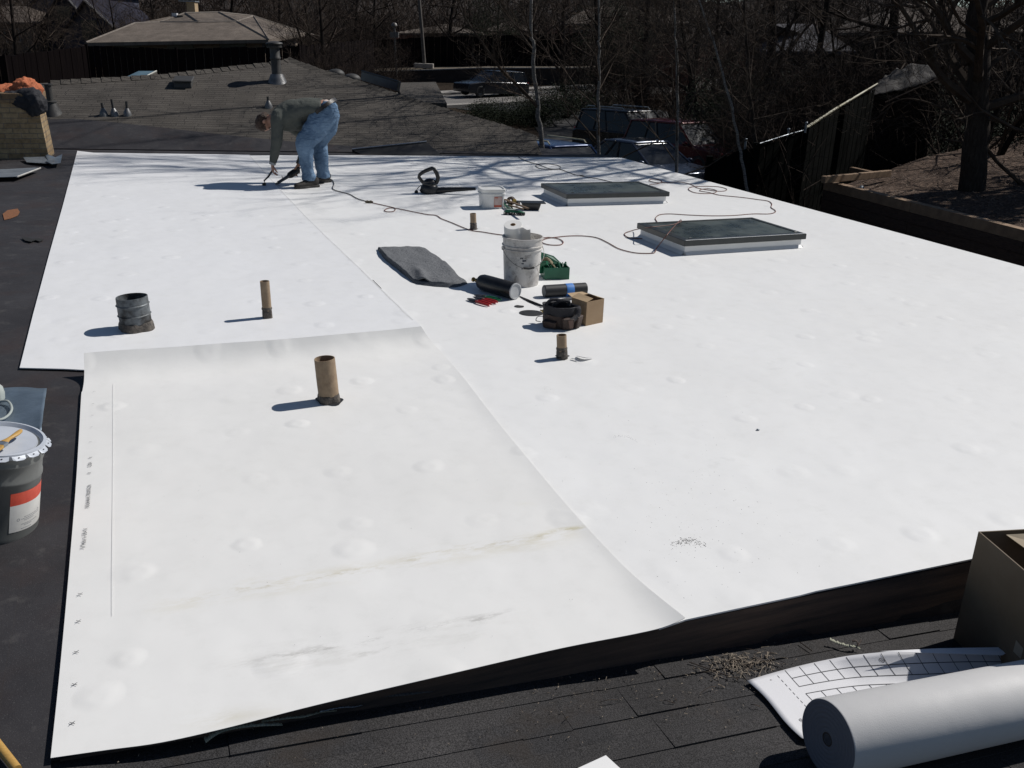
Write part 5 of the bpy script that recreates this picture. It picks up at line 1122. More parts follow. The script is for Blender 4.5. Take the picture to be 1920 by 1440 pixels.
# litter on the shingles
m_lit = mat('dry leaf litter', (.24, .20, .15), (.11, .085, .065), 30, .85); rr = random.Random(31); b = MB()
def chip(p, s, w):
    M_ = Matrix.Translation(p) @ Matrix.Rotation(rr.uniform(0, 6.28), 4, 'Z') @ Matrix.Rotation(rr.uniform(-.5, .5), 4, 'Y'); b.add([M_ @ Vector(q) for q in ((-s, -w, 0), (s, -w * .6, 0), (s * 1.1, w * .5, .001), (-s * .9, w, .001), (0, 0, w))], [(0, 1, 4), (1, 2, 4), (2, 3, 4), (3, 0, 4), (0, 3, 2, 1)])
for k in range(280):
    px, py = rr.gauss(1385, 34), rr.gauss(1243, 13); 
    if py < 1222 - (px - 1385) * .2: continue
    chip(PS(px, py, rr.uniform(.001, .012)), rr.uniform(.004, .016), rr.uniform(.001, .003))
for k in range(200): chip(PS(rr.uniform(1000, 1500), rr.gauss(1275, 40), .003), rr.uniform(.002, .006), rr.uniform(.0007, .0018))
for k in range(160): chip(PS(rr.uniform(150, 1450), rr.uniform(1290, 1440), .003), rr.uniform(.001, .004), rr.uniform(.0006, .0015))
o = b.build('leaf_litter', m_lit); tag(o, 'dry leaf and twig litter scattered over the dark shingles', kind='stuff')
b = MB()
for k in range(14):
    px, py = rr.uniform(1020, 1480), rr.gauss(1290, 40); p = PS(px, py, .004); d = Vector((rr.uniform(-1, 1), rr.uniform(-.6, .6), 0)) * .03
    b.tube(cat([p, p + d + Vector((0, 0, .008)), p + d * 1.8 + Vector((.01, .01, 0))], 3), .0012, 4)
for x_ in ((1292, 1241, 1370, 1269), (1500, 1204, 1522, 1220)): b.tube([PS(x_[0], x_[1], .006), PS(x_[2], x_[3], .006)], .002, 5)
o = b.build('fallen_twigs', m_twig); tag(o, 'thin fallen twigs lying on the dark shingles', kind='stuff')
# torn strips near the fascia
def strip(pts, w, mt, label, name='torn_strip', lift=0):
    b = MB(); c_ = cat([PS(*q) for q in pts], 6); n_ = len(c_)
    for i in range(n_ - 1):
        def pr(k):
            d = (c_[min(k + 1, n_ - 1)] - c_[max(k - 1, 0)]).normalized(); s_ = nS.cross(d).normalized(); ww = w * (1 - .5 * k / n_) * (1 + .3 * math.sin(k * 2.3)); return c_[k], c_[k] + s_ * ww + nS * ww * .3
        a0, a1 = pr(i); b0, b1 = pr(i + 1); b.add([a0, b0, b1, a1], [(0, 1, 2, 3)])
    o = solid(b.build(name, mt, smooth='all'), .001); tag(o, label, 'strip'); return o
m_pale = mat('pale torn trim', (.34, .34, .26), (.22, .23, .18), 12, .7)
strip([(386, 1393, .02), (410, 1376, .035), (440, 1367, .04), (480, 1362, .04), (530, 1360, .02)], .016, m_pale, 'pale torn strip curling out under the near left sheet edge')
strip([(490, 1354, .03), (540, 1348, .035), (570, 1345, .03), (600, 1337, .02), (632, 1333, .01)], .009, m_pale, 'thin pale torn strip just right of the wider curled one')
strip([(600, 1335, .03), (640, 1327, .03), (664, 1326, .03), (680, 1322, .02)], .005, m_galv, 'narrow shiny torn strip in the shadow under the sheet edge')
strip([(680, 1312, .02), (720, 1307, .03), (760, 1304, .03), (812, 1297, .02)], .022, mat('dark grey plastic strip', (.06, .06, .062)), 'dark grey plastic strip in the shadow of the front edge')
strip([(1556, 1201, .02), (1570, 1207, .015), (1592, 1213, .015), (1604, 1214, .012), (1612, 1218, .01)], .012, m_pale, 'curled pale sliver with dark ends above the printed film')
strip([(1598, 1204, .03), (1606, 1203, .035), (1610, 1211, .02), (1616, 1200, .03)], .008, m_lea, 'small dark twisted sliver above the printed film')

# ---------------------------------------------------------------- ground beyond the house
m_gnd = NT('leafy dark ground'); g1 = m_gnd.ramp(m_gnd.noise(.35, 7, .7), [(.35, 0.0), (.65, 1.0)]); g2 = m_gnd.ramp(m_gnd.noise(9, 6, .75), [(.40, .5), (.62, 1.6)])
m_gnd.bump(m_gnd.noise(6, 6, .75), 1, .12)
m_gnd = m_gnd.fin(m_gnd.mix(1.0, m_gnd.mix(g1, (.020, .015, .011), (.040, .030, .022)), g2, 'MULTIPLY'), .95, 0, .05)
xs = [-900, -400, -200, -100, -60] + [-40 + 2.5 * i for i in range(40)] + [65, 80, 120, 250, 500, 900]; ys = [-400, -100, -30] + [-20 + 3 * i for i in range(38)] + [100, 130, 200, 400, 900, 1800]
vs = [(x_, y_, G(x_, y_)) for y_ in ys for x_ in xs]; nx = len(xs)
b = MB(); b.add(vs, [(j * nx + i, j * nx + i + 1, (j + 1) * nx + i + 1, (j + 1) * nx + i) for j in range(len(ys) - 1) for i in range(nx - 1)])
o = b.build('ground', m_gnd, smooth='all'); struct(o)
def GP(px, py, up=0):                                    # sight line onto the ground
    d = ray(px, py); lo, hi = 5.0, 400.0
    for _ in range(60):
        mid = (lo + hi) / 2; p = CP + d * (mid / d.y)
        if p.z > G(p.x, p.y) + up: lo = mid
        else: hi = mid
    return CP + d * (lo / d.y)
def gl(x, y, h=0): return Vector((x, y, G(x, y) + h))
# street and pavement
m_asph = mat('sunlit street', (.16, .15, .14), (.13, .12, .11), 1.2, .9, bump=.3, bsc=40); m_conc = mat('concrete', (.30, .28, .25), (.24, .22, .20), 1.5, .9)
def ribbon(pts, w, h, mt, name, n_=12):
    c_ = cat([Vector((p[0], p[1], 0)) for p in pts], n_); b = MB(); pr = None
    for i, p in enumerate(c_):
        d = (c_[min(i + 1, len(c_) - 1)] - c_[max(i - 1, 0)]).normalized(); s_ = Vector((-d.y, d.x, 0)); l, r_ = p + s_ * w / 2, p - s_ * w / 2
        q = (gl(l.x, l.y, h), gl(r_.x, r_.y, h), gl(l.x, l.y, h - .4), gl(r_.x, r_.y, h - .4))
        if pr: b.add([pr[0], pr[1], q[1], q[0], pr[2], pr[3], q[3], q[2]], [(0, 1, 2, 3), (0, 3, 7, 4), (1, 5, 6, 2)])
        pr = q
    o = b.build(name, mt); struct(o); return o
s0, s1, s2 = GP(700, 196), GP(900, 186), GP(1180, 172)
sd = (s2 - s0).normalized(); base = [s0 - sd * 60, s0 - sd * 20, s0, s1, s2, s2 + sd * 30, s2 + sd * 80]
ribbon([(q.x, q.y) for q in base], 6.0, .05, m_asph, 'road')
nrm = Vector((-sd.y, sd.x, 0)).normalized()
ribbon([((q + nrm * 3.9).x, (q + nrm * 3.9).y) for q in base], 1.6, .18, m_conc, 'pavement')
ribbon([((q - nrm * 3.5).x, (q - nrm * 3.5).y) for q in base], .8, .16, m_conc, 'kerb')
# parking surface close below the roof
q0 = gl(7, 24); 
ribbon([(q_.x, q_.y) for q_ in (s1 - nrm * 4, s1 - nrm * 12, Vector((6, 32, 0)), Vector((7, 20, 0)))], 9, .03, mat('dark driveway', (.020, .019, .018), (.014, .013, .013), 2, .9), 'driveway')

# ---------------------------------------------------------------- houses
m_rf = shingle_mat('tan roof shingles', (.13, .107, .088), (.155, .128, .106), (.09, .07, .06), w=.5, h=.25, bd=.01, gran=.5)
m_rf2 = shingle_mat('brown roof shingles', (.085, .068, .056), (.10, .08, .066), (.04, .03, .028), w=.5, h=.25, bd=.01, gran=.5)
m_wt = mat('tan stucco', (.15, .115, .085), (.12, .09, .07), 2, .9); m_bw = mat('blue grey siding', (.030, .030, .042), (.022, .022, .032), 2, .9, spec=.05, streak=(.5, .5, 8)); m_dw = mat('dark brown siding', (.020, .015, .013), (.013, .010, .009), 2, .9, spec=.05)
m_win = mat('dark window glass', (.008, .009, .011), (.013, .015, .018), 1, .16, spec=.3)
def hip_house(name, x0, x1, y0, y1, ze, zr, inset_, mw, mr, label, ov=.5, wins=3):
    cx, cy = (x0 + x1) / 2, (y0 + y1) / 2; g_ = min(G(x0, y0), G(x1, y0), G(x0, y1), G(x1, y1)) - .3
    t = empty(name, (cx, cy, g_ + .3), rot=(0, rad(-2), 0)); tag(t, label, 'house'); ox, oy, oz = cx, cy, g_ + .3
    b = MB(); b.hexa([(x0 - ox, y0 - oy, -.4), (x1 - ox, y0 - oy, -.4), (x1 - ox, y1 - oy, -.4), (x0 - ox, y1 - oy, -.4)], [(x0 - ox, y0 - oy, ze - oz), (x1 - ox, y0 - oy, ze - oz), (x1 - ox, y1 - oy, ze - oz), (x0 - ox, y1 - oy, ze - oz)]); b.build('wall', mw, t)
    X0, X1, Y0, Y1 = x0 - ox - ov, x1 - ox + ov, y0 - oy - ov, y1 - oy + ov; ym = 0; r0, r1 = X0 + inset_, X1 - inset_; e = ze - oz; z = zr - oz
    b = MB(); b.add([(X0, Y0, e), (X1, Y0, e), (X1, Y1, e), (X0, Y1, e), (r0, ym, z), (r1, ym, z), (X0, Y0, e - .18), (X1, Y0, e - .18), (X1, Y1, e - .18), (X0, Y1, e - .18)],
                    [(0, 1, 5, 4), (1, 2, 5), (2, 3, 4, 5), (3, 0, 4), (0, 6, 7, 1), (1, 7, 8, 2), (2, 8, 9, 3), (3, 9, 6, 0), (6, 9, 8, 7)]); rf = b.build('roof', mr, t)
    for k in range(wins):
        xx = X0 + (X1 - X0) * (k + .7) / (wins + .4); b = MB(); b.box((xx, y0 - oy - .02, e - 1.2), (1.3, .06, 1.1)); w_ = b.build('window', m_win, t)
        b = MB()
        for c_, d_ in (((xx, y0 - oy - .05, e - .62), (1.5, .08, .08)), ((xx, y0 - oy - .05, e - 1.78), (1.5, .08, .08)), ((xx - .70, y0 - oy - .05, e - 1.2), (.08, .08, 1.08)), ((xx + .70, y0 - oy - .05, e - 1.2), (.08, .08, 1.08))): b.box(c_, d_)
        b.build('frame', m_conc, w_)
    return t, rf, (ox, oy, oz)
# the tan hip roofed house: outline taken at its real distance, about 60 m
Yh = 60.0
def H(px, py, Y=Yh): return Q(px, py, Y)
eL, eR, eR2 = H(162, 80), H(503, 74), H(571, 62, Yh + 9)
zE = eL.z; cx = (eL.x + eR.x) / 2; gH = G(cx, Yh); t = empty('hip_roof_house', (cx, Yh, gH)); tag(t, 'brown hip roofed house beyond the dark fence with a brick chimney', 'house'); O = Vector((cx, Yh, gH))
b = MB(); w0 = eL + Vector((.8, .8, 0)); w1 = eR + Vector((-.6, .8, 0)); w2 = eR2 + Vector((-.6, .4, 0)); w3 = eL + Vector((1.5, 12, 0))
b.prism([((q - O).x, (q - O).y) for q in (w0, w1, w2, w3)], -.5, [q.z - gH - .15 for q in (w0, w1, w2, w3)]); b.build('wall', m_wt, t)
A_ = H(253, 44, Yh + 4); B_ = H(300, 42, Yh + 5); C1 = H(347, 25, Yh + 6.5); C2 = H(410, 23.5, Yh + 7.5); D_ = H(444, 41, Yh + 4.5); E_ = H(372, 42, Yh + 4); F_ = H(475, 30.5, Yh + 9); bL = eL + Vector((1, 13, 0)); 
V = [q - O for q in (eL, eR, eR2, A_, B_, C1, C2, D_, E_, F_, bL, C2 + Vector((0, 9, -1)), F_ + Vector((3, 8, -1.2)))]
b = MB(); b.add(V, [(0, 1, 7, 8, 4, 3), (4, 8, 5), (8, 7, 6, 5), (1, 2, 9), (1, 9, 7), (7, 9, 6), (3, 4, 5, 10), (0, 3, 10), (5, 6, 11, 10), (6, 9, 12, 11), (9, 2, 12)])
b.add([V[0], V[1], V[1] - Vector((0, 0, .2)), V[0] - Vector((0, 0, .2))], [(0, 3, 2, 1)]); b.add([V[1], V[2], V[2] - Vector((0, 0, .2)), V[1] - Vector((0, 0, .2))], [(0, 3, 2, 1)])
b.add([V[0] - Vector((0, 0, .2)), V[1] - Vector((0, 0, .2)), V[2] - Vector((0, 0, .2)), V[10] - Vector((0, 0, .2))], [(0, 3, 2, 1)])
rf = b.build('roof', m_rf, t)
b = MB()
for i_, j_ in ((0, 3), (3, 4), (4, 5), (5, 6), (5, 8), (4, 8), (6, 7), (8, 7), (1, 7), (1, 9), (9, 6), (7, 9), (2, 9)): b.tube([V[i_] + Vector((0, 0, .01)), V[j_] + Vector((0, 0, .01))], .07, 4)
b.build('ridge_tiles', mat('ridge tiles', (.20, .17, .145), (.15, .13, .11), 6, .9), rf)  # toned lighter than the roof so the hip edges look lit
b = MB(); c_ = H(360, 20, Yh + 7.5) - O; b.box((c_.x + .05, c_.y, c_.z - .1), (.55, .7, 1.3)); ch = bev(b.build('chimney', mat('pale chimney brick', (.42, .31, .19), (.34, .25, .15), 6, .9), rf), .02); b = MB(); b.box((c_.x - .15, c_.y, c_.z + .58), (1.1, .9, .07)); b.build('chimney_cap', m_dgal, rf)
b = MB(); c_ = H(328, 28, Yh + 6) - O; b.box((c_.x, c_.y, c_.z), (.32, .3, .22)); b.build('roof_vent', mat('white vent', (.62, .62, .64)), rf); b = MB(); c_ = H(340, 31, Yh + 6) - O; b.box((c_.x, c_.y - .1, c_.z), (.4, .4, .14)); b.build('roof_vent', m_vb, rf)
for px_ in (230, 330, 430): b = MB(); c_ = H(px_, 92) - O; b.box((c_.x, .77, c_.z), (1.6, .06, 1.0)); b.build('window', m_win, t)
# steep blue grey houses upper left
def aframe(name, pxs, Y, depth, mw, label):
    pts = [Q(x_, y_, Y) for x_, y_ in pxs]; c_ = sum(pts, Vector()) / len(pts); g_ = G(c_.x, Y); O = Vector((c_.x, Y, g_)); t = empty(name, O); tag(t, label, 'house')
    L_, T_, R_ = pts[0] - O, pts[1] - O, pts[2] - O; bt_ = -.4; up = min(L_.z, R_.z)
    b = MB(); f = [(L_.x, 0, bt_), (R_.x, 0, bt_), (R_.x, 0, R_.z), (T_.x, 0, T_.z), (L_.x, 0, L_.z)]; bk_ = [(p[0], depth, p[2]) for p in f]
    b.add(f + bk_, [(0, 1, 2, 3, 4), (9, 8, 7, 6, 5), (0, 5, 6, 1), (1, 6, 7, 2), (4, 9, 5, 0)]); b.build('wall', mw, t)
    b = MB(); ov = Vector((0, -.5, .12)); D = Vector((0, depth + 1, 0))
    for (P1, P2) in ((L_, T_), (T_, R_)): 
        u = (P2 - P1).normalized() * .5; a = P1 - (u if P1 is L_ else Vector()) + ov; c = P2 + (u if P2 is R_ else Vector()) + ov; b.hexa([a, c, c + D, a + D], [a + Vector((0, 0, .16)), c + Vector((0, 0, .16)), c + D + Vector((0, 0, .16)), a + D + Vector((0, 0, .16))])
    rf = b.build('roof', m_bw, t); b = MB(); b.tube([T_ + ov + Vector((0, -.02, .05)), R_ + ov + Vector((0, -.02, .05))], .13, 4); b.build('barge_board', mat('grey barge board', (.13, .125, .13)), rf)
    b = MB(); m_ = (L_ + T_ + R_) / 3; b.box((m_.x * .6 + T_.x * .3, -.03, m_.z - .6), (1.4, .06, 1.6)); b.build('window', m_win, t)
aframe('steep_house', [(118, 66), (163, 4), (218, 56)], 88, 10, mat('purple grey siding', (.040, .036, .052), (.03, .027, .04), 2, .85), 'steep roofed purple grey house left of the brown hip roof')
aframe('steep_house', [(86, 40), (118, -14), (150, 22)], 98, 9, m_bw, 'steep blue house farther back at the upper left')
aframe('steep_house', [(60, 10), (134, -55), (205, -10)], 108, 8, mat('blue dark siding', (.045, .048, .075), (.035, .038, .06), 2, .85), 'tall blue gabled house farthest back at the upper left')
def far_house(x0, x1, ye, yr, Y, dep, mr, label, mw=None, ins=2.5):
    a, c = Q(x0, ye, Y), Q(x1, ye, Y); r_ = Q((x0 + x1) / 2, yr, Y + dep / 2); return hip_house('house', a.x + .4, c.x - .4, Y + .4, Y + dep, (a.z + c.z) / 2, r_.z, ins, mw or m_wt, mr, label)
far_house(735, 905, 62, 45, 95, 10, m_rf, 'low tan roofed house behind the dark hedge and the lamp post', ins=5)
far_house(905, 1010, 58, 38, 105, 10, m_rf2, 'grey brown roofed house behind the leaning bare tree', ins=3)
far_house(1468, 1605, 96, 46, 48, 9, mat('slate roof', (.055, .052, .060), (.045, .042, .05), 3, .85), 'grey roofed house half hidden by branches at the upper right', m_dw, 3)
far_house(1640, 1960, 60, 8, 62, 10, m_rf2, 'brown roofed house behind the thick trunk at the far right', m_dw, 4)
far_house(1060, 1290, 44, 12, 100, 10, m_rf2, 'low brown roofed house seen between the pale trunks', ins=3)
far_house(-150, 60, 42, 10, 96, 10, m_rf2, 'brown roofed house at the far upper left corner', ins=3)

# ---------------------------------------------------------------- fences, walls, hedge, poles
m_fn = mat('dark fence boards', (.009, .0065, .0065), (.006, .0045, .005), 1.5, .9, spec=.03, bump=.6, bsc=4, streak=(6, 6, .4), bd=.03)
def fence(pts, th, mt, name, label, cat_, post=2.4, cap=False, under=.6, rail=None, dy=None):
    """pts: (px, py_top, Y)"""
    T_ = [Q(*p) for p in pts]; O = Vector((T_[0].x, T_[0].y, G(T_[0].x, T_[0].y))); t = empty(name, O); tag(t, label, cat_); k_ = 0
    for i in range(len(T_) - 1):
        a, c = T_[i], T_[i + 1]; d = c - a; L = Vector((d.x, d.y, 0)).length; n_ = max(1, int(L / post)); 
        for k in range(n_):
            p, q = a + d * (k / n_), a + d * ((k + 1) / n_); gp, gq = G(p.x, p.y) - under, G(q.x, q.y) - under; s_ = Vector((-d.y, d.x, 0)).normalized() * th / 2
            b = MB(); m_ = 14; 
            for j in range(m_):                            # single boards, every one a little higher or lower
                u, w = p.lerp(q, (j + .03) / m_), p.lerp(q, (j + .97) / m_); dz = RD.uniform(-.03, .03); gz_ = gp + (gq - gp) * j / m_; so_ = s_ * (1 if j % 2 else .6)
                b.hexa([Vector((u.x, u.y, gz_)) - so_ - O, Vector((w.x, w.y, gz_)) - so_ - O, Vector((w.x, w.y, gz_)) + so_ - O, Vector((u.x, u.y, gz_)) + so_ - O], [u - so_ - O + Vector((0, 0, dz)), w - so_ - O + Vector((0, 0, dz)), w + so_ - O + Vector((0, 0, dz)), u + so_ - O + Vector((0, 0, dz))])
            b.build('fence_panel', mt, t)
            b = MB(); b.hexa([Vector((p.x - .06, p.y - .06, gp)) - O, Vector((p.x + .06, p.y - .06, gp)) - O, Vector((p.x + .06, p.y + .06, gp)) - O, Vector((p.x - .06, p.y + .06, gp)) - O], [p + Vector((-.06, -.06, .08)) - O, p + Vector((.06, -.06, .08)) - O, p + Vector((.06, .06, .08)) - O, p + Vector((-.06, .06, .08)) - O]); b.build('post', mt, t)
    return t, T_, O
fence([(-160, 122, 44), (8, 105, 46), (162, 86, 50), (330, 92, 52), (560, 86, 55), (700, 74, 72)], .08, m_fn, 'board_fence', 'long dark board fence below the brown hip roof', 'fence', 4.8)
fence([(700, 76, 80), (790, 70, 80), (960, 66, 80), (1120, 60, 78)], .12, m_fn, 'board_fence', 'tall black fence across the street behind the lamp post', 'fence', 5)
# verge and low brown wall beside the street
b = MB(); va = [Q(x_, y_, Y_) for x_, y_, Y_ in ((560, 140, 74), (735, 134, 74), (900, 128, 74), (1150, 128, 72), (1300, 126, 70))]; vb = [Q(x_, y_, 80) for x_, y_ in ((560, 128), (735, 126), (900, 124), (1150, 122), (1300, 120))]
for i in range(4): b.add([va[i], va[i + 1], vb[i + 1], vb[i]], [(0, 1, 2, 3)])
o = b.build('verge', mat('dry grass verge', (.13, .10, .065), (.07, .055, .038), 3, .95)); struct(o)
t = empty('retaining_wall', va[1]); tag(t, 'low brown wall behind the dark car on the street', 'wall')
for i in range(4):
    p, q = va[i] - va[1], va[i + 1] - va[1]; b = MB(); b.hexa([p + Vector((0, 0, -3)), q + Vector((0, 0, -3)), q + Vector((0, .3, -3)), p + Vector((0, .3, -3))], [p + Vector((0, 0, -.02)), q + Vector((0, 0, -.02)), q + Vector((0, .3, -.02)), p + Vector((0, .3, -.02))]); b.build('wall_panel', mat('brown block wall', (.050, .034, .026), (.036, .025, .02), 2, .9), t)
    b = MB(); b.hexa([p + Vector((0, -.04, -.02)), q + Vector((0, -.04, -.02)), q + Vector((0, .34, -.02)), p + Vector((0, .34, -.02))], [p + Vector((0, -.04, .06)), q + Vector((0, -.04, .06)), q + Vector((0, .34, .06)), p + Vector((0, .34, .06))]); b.build('coping', m_conc, t)
# poles
m_pole = mat('grey steel pole', (.13, .125, .12), (.09, .085, .08), 5, .6, .3)
bt_, tt_ = Q(797, 126, 77), Q(784, -20, 77); O = bt_; t = empty('utility_pole', O); tag(t, 'tall grey pole standing on the verge by the black fence', 'pole')
b = MB(); b.tube([(0, 0, -.5), (tt_ - O) * .5, (tt_ - O), (tt_ - O) * 1.6], [.15, .13, .12, .11], 10); b.build('shaft', mat('old pole wood', (.10, .088, .077), (.06, .052, .046), 3, .85), t, True); b = MB(); b.box((-.1, 0, .1), (1.5, .8, .35)); bev(b.build('footing', m_conc, t), .03)
bt_, tt_ = GP(744, 158), None; bt_ = Q(744, 150, 66); tt_ = Q(739.5, 50, 66); g_ = G(bt_.x, bt_.y); O = Vector((bt_.x, bt_.y, g_)); t = empty('street_lamp', O); tag(t, 'thin street lamp with small round head left of the tall pole', 'street lamp')
b = MB(); b.tube([(0, 0, -.1), tt_ - O], [.085, .06], 8); b.build('post', m_pole, t, True); b = MB(); b.lathe([(.001, .0), (.14, .02), (.20, .10), (.17, .22), (.08, .30), (.001, .31)], 16, Matrix.Translation(tt_ - O + Vector((0, 0, -.05)))); b.build('lamp_head', mat('pale lamp head', (.13, .115, .10), (.09, .08, .07), 9, .4), t, True)
b = MB(); b.box(tuple(tt_ - O + Vector((0, 0, -.5))), (.55, .4, .35)); b.build('arm', m_pole, t)
# dark blue panel and small roof seen over the hip
p_ = [Q(678, 133, 19.5), Q(748, 153, 18.6), Q(745, 171, 18.6), Q(676, 150, 19.5)]
b = MB(); b.slab(p_, .05, (p_[3] - p_[0]).cross(p_[1] - p_[0]).normalized()); o = b.build('solar_panel', mat('dark blue panel', (.022, .026, .045), (.016, .019, .034), 3, .35)); tag(o, 'dark blue panel propped behind the hip of the shingled roof', 'panel')
b = MB(); b.tube([p_[0], p_[1]], .018, 4); b.tube([p_[1], p_[2]], .018, 4); b.build('frame', m_bronze, o)
b = MB(); b.slab([Q(742, 155, 19.5), Q(817, 153.5, 19.5), Q(838, 194, 17.6), Q(758, 190, 17.6)], .1); o = b.build('lower_roof', m_shf); tag(o, 'small lower shingled roof piece behind the hip', 'roof piece')
b = MB(); b.tube([Q(778, 195.5, 17.59), Q(805, 194.5, 17.59)], .012, 4); b.build('drip_edge', m_conc, o)
for px_, py_, lb in ((630, 137, 'rounded dark roof vent just over the hip, left of the other one'), (660, 146, 'rounded dark roof vent just over the hip beside the blue panel')):
    q = Q(px_, py_, 18.8 if px_ > 640 else 18.9); t = empty('turtle_vent', q); tag(t, lb, 'roof vent', 'dark vents over the hip'); b = MB(); b.ell((0, 0, -.02), (.17, .15, .10)); b.build('hood', m_vb, t, True); b = MB(); b.box((0, 0, -.12), (.36, .34, .08)); b.build('base', m_vb, t)

# ---------------------------------------------------------------- terraced bank and timber walls on the right
m_mul = NT('wood chip mulch'); q1 = m_mul.vor(28, rnd=1, out='Color'); q1s = m_mul.t.nodes.new('ShaderNodeSeparateColor'); m_mul.t.links.new(q1, q1s.inputs[0])
m_mul.bump(m_mul.noise(30, 5, .8), 1, .03); m_mul = m_mul.fin(m_mul.mix(m_mul.mth('POWER', q1s.outputs[0], 1.6), (.050, .033, .024), (.17, .115, .083)), .95, 0, .2)
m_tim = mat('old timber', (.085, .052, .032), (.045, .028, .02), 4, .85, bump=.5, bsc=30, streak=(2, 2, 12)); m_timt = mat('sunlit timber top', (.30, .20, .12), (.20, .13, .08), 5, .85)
ZW = -.85
W0, W1 = P(1545, 338, ZW), P(1925, 432, ZW); wd = (W1 - W0).normalized(); W2 = W1 + wd * 8
wn = Vector((-wd.y, wd.x, 0)); wn = wn if wn.x > 0 else -wn
def terr(s, v):                                          # bank rising away from the wall
    p = W0.lerp(W2, s) + wn * (.16 + v * 16) + Vector((0, 0, -.16 + v * 1.1)) + (Vector((-.3, 1.5, 0)) * v * 6 * (1 - s)); p.z += .06 * noise.noise(p * .8); return p
b = MB(); b.grid(terr, 40, 40); o = b.build('mulch_bank', m_mul, smooth='all'); struct(o)
rr = random.Random(77); b = MB()
for k in range(2600):
    s, v = rr.random() ** 1.0 * .75, rr.random() ** 1.3 * .55; p = terr(s, v) + Vector((0, 0, .01)); M_ = Matrix.Translation(p) @ Matrix.Rotation(rr.uniform(0, 6.28), 4, 'Z') @ Matrix.Rotation(rr.uniform(-.6, .6), 4, 'Y'); L = rr.uniform(.02, .06)
    b.add([M_ @ Vector(q) for q in ((-L, -.006, 0), (L, -.008, 0), (L, .008, .004), (-L, .006, .004))], [(0, 1, 2, 3)])
o = b.build('wood_chips', mat('pale wood chips', (.22, .16, .12), (.11, .08, .06), 3, .9)); tag(o, 'pale wood chips and leaves strewn over the bank', kind='stuff')
t = empty('timber_wall', W0); tag(t, 'dark timber retaining wall running along the right side of the roof', 'retaining wall')
Lw = (W2 - W0).length; hl = .19; seg_n = 5
for j in range(9):
    for k in range(seg_n):
        a = k / seg_n; c = (k + 1) / seg_n; o0, o1 = (W2 - W0) * a, (W2 - W0) * c; z1 = -.006 - j * hl; z0 = z1 - hl + .008; dn = wd * .006; wo = wn * (.003 * ((j * 3 + k * 5) % 4))
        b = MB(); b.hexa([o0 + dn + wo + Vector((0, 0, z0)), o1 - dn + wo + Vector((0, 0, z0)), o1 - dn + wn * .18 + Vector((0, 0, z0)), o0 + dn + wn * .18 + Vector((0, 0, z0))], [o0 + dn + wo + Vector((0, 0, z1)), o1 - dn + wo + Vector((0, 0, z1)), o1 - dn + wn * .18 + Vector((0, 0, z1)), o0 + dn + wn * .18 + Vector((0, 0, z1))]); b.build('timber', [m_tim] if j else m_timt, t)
# short return timbers at the corner
def timber(p, q, w, h, label):
    ax = q - p; b = MB(); b.box((ax.length / 2, 0, 0), (ax.length, w, h)); o = bev(b.build('timber_beam', m_timt, loc=p, rot=ax.to_track_quat('X', 'Z').to_euler()), .01); tag(o, label, 'timber'); return o
timber(P(1543, 337, ZW + .1) , P(1668, 325, ZW + .1), .10, .14, 'sunlit timber beam forming the top corner of the retaining wall')
timber(P(1596, 318, ZW), P(1640, 327.5, ZW), .12, .12, 'short timber set behind the corner beam of the retaining wall')
timber(P(1522, 348, ZW - .5), P(1550, 343, ZW - .35), .10, .10, 'loose timber leaning left of the retaining wall corner')
timber(P(1486, 365, ZW - .9), P(1524, 358, ZW - .9), .08, .06, 'thin pole lying in the dark left of the retaining wall')
timber(P(1524, 366, ZW - .7), P(1545, 371, ZW - .7), .10, .12, 'pale step board at the foot of the retaining wall corner')
q = P(1619, 361, -1.0); b = MB(); b.lathe([(.001, 0), (.05, .01), (.06, .10), (.02, .14)], 10); b.tube([(0, 0, -.5), (.02, 0, 0)], .012, 6); o = b.build('garden_tap', m_dgal, loc=q - wn * .07, smooth=True); tag(o, 'small grey garden fitting on the face of the timber wall', 'fitting')
# fence on the slope with a bright cap rail and tarp covered shed
m_sf = mat('black green boards', (.005, .0055, .005), (.003, .0035, .003), 2, .9, spec=.03, streak=(5, 5, .5))
fe_t, T_, O = fence([(1330, 300, 19.5), (1418, 275, 20), (1510, 245, 21), (1640, 168, 24)], .03, m_sf, 'sloping_fence', 'dark fence climbing the bank with a bright metal cap', 'fence', 1.6, under=1.2)
m_cap = mat('pale cap rail', (.40, .38, .28), (.30, .27, .17), 3, .7, 0)
b = MB(); b.tube([Q(1511, 240, 20.95) - O, Q(1565, 205, 22.2) - O, Q(1645, 157, 23.9) - O], [.034, .032, .022], 5); b.build('cap_rail', m_cap, fe_t)
b = MB(); b.tube([Q(1418, 271, 19.94) - O, Q(1478, 252, 20.6) - O, Q(1509, 243.5, 20.94) - O], .008, 5); b.build('cap_rail', m_dgal, fe_t)
for px_, py_ in ((1478, 250), (1511, 238), (1398, 269)): q = Q(px_, py_, 20.7) - O; b = MB(); b.tube([q - Vector((0, 0, .12)), q + Vector((0, 0, .07))], .022, 6); b.ell(q + Vector((0, 0, .08)), (.035, .035, .03)); b.build('post_finial', m_dgal, fe_t, True)
tp_ = [Q(1626, 179, 25.0), Q(1700, 165, 25.0), Q(1765, 146, 25.0), Q(1738, 122, 28), Q(1712, 119, 28), Q(1660, 140, 28)]
def tarp(s, v):
    a = samp([tp_[0], tp_[1], tp_[2]], s); c = samp([tp_[5], tp_[4], tp_[3]], s); p = a.lerp(c, v); p.z += .10 * noise.noise(Vector((s * 6, v * 4, 1))) + .03 * noise.noise(Vector((s * 20, v * 16, 1))); return p - tp_[0]
t = empty('garden_shed', tp_[0]); tag(t, 'shed under a crumpled grey tarp on the bank left of the thick trunk', 'shed')
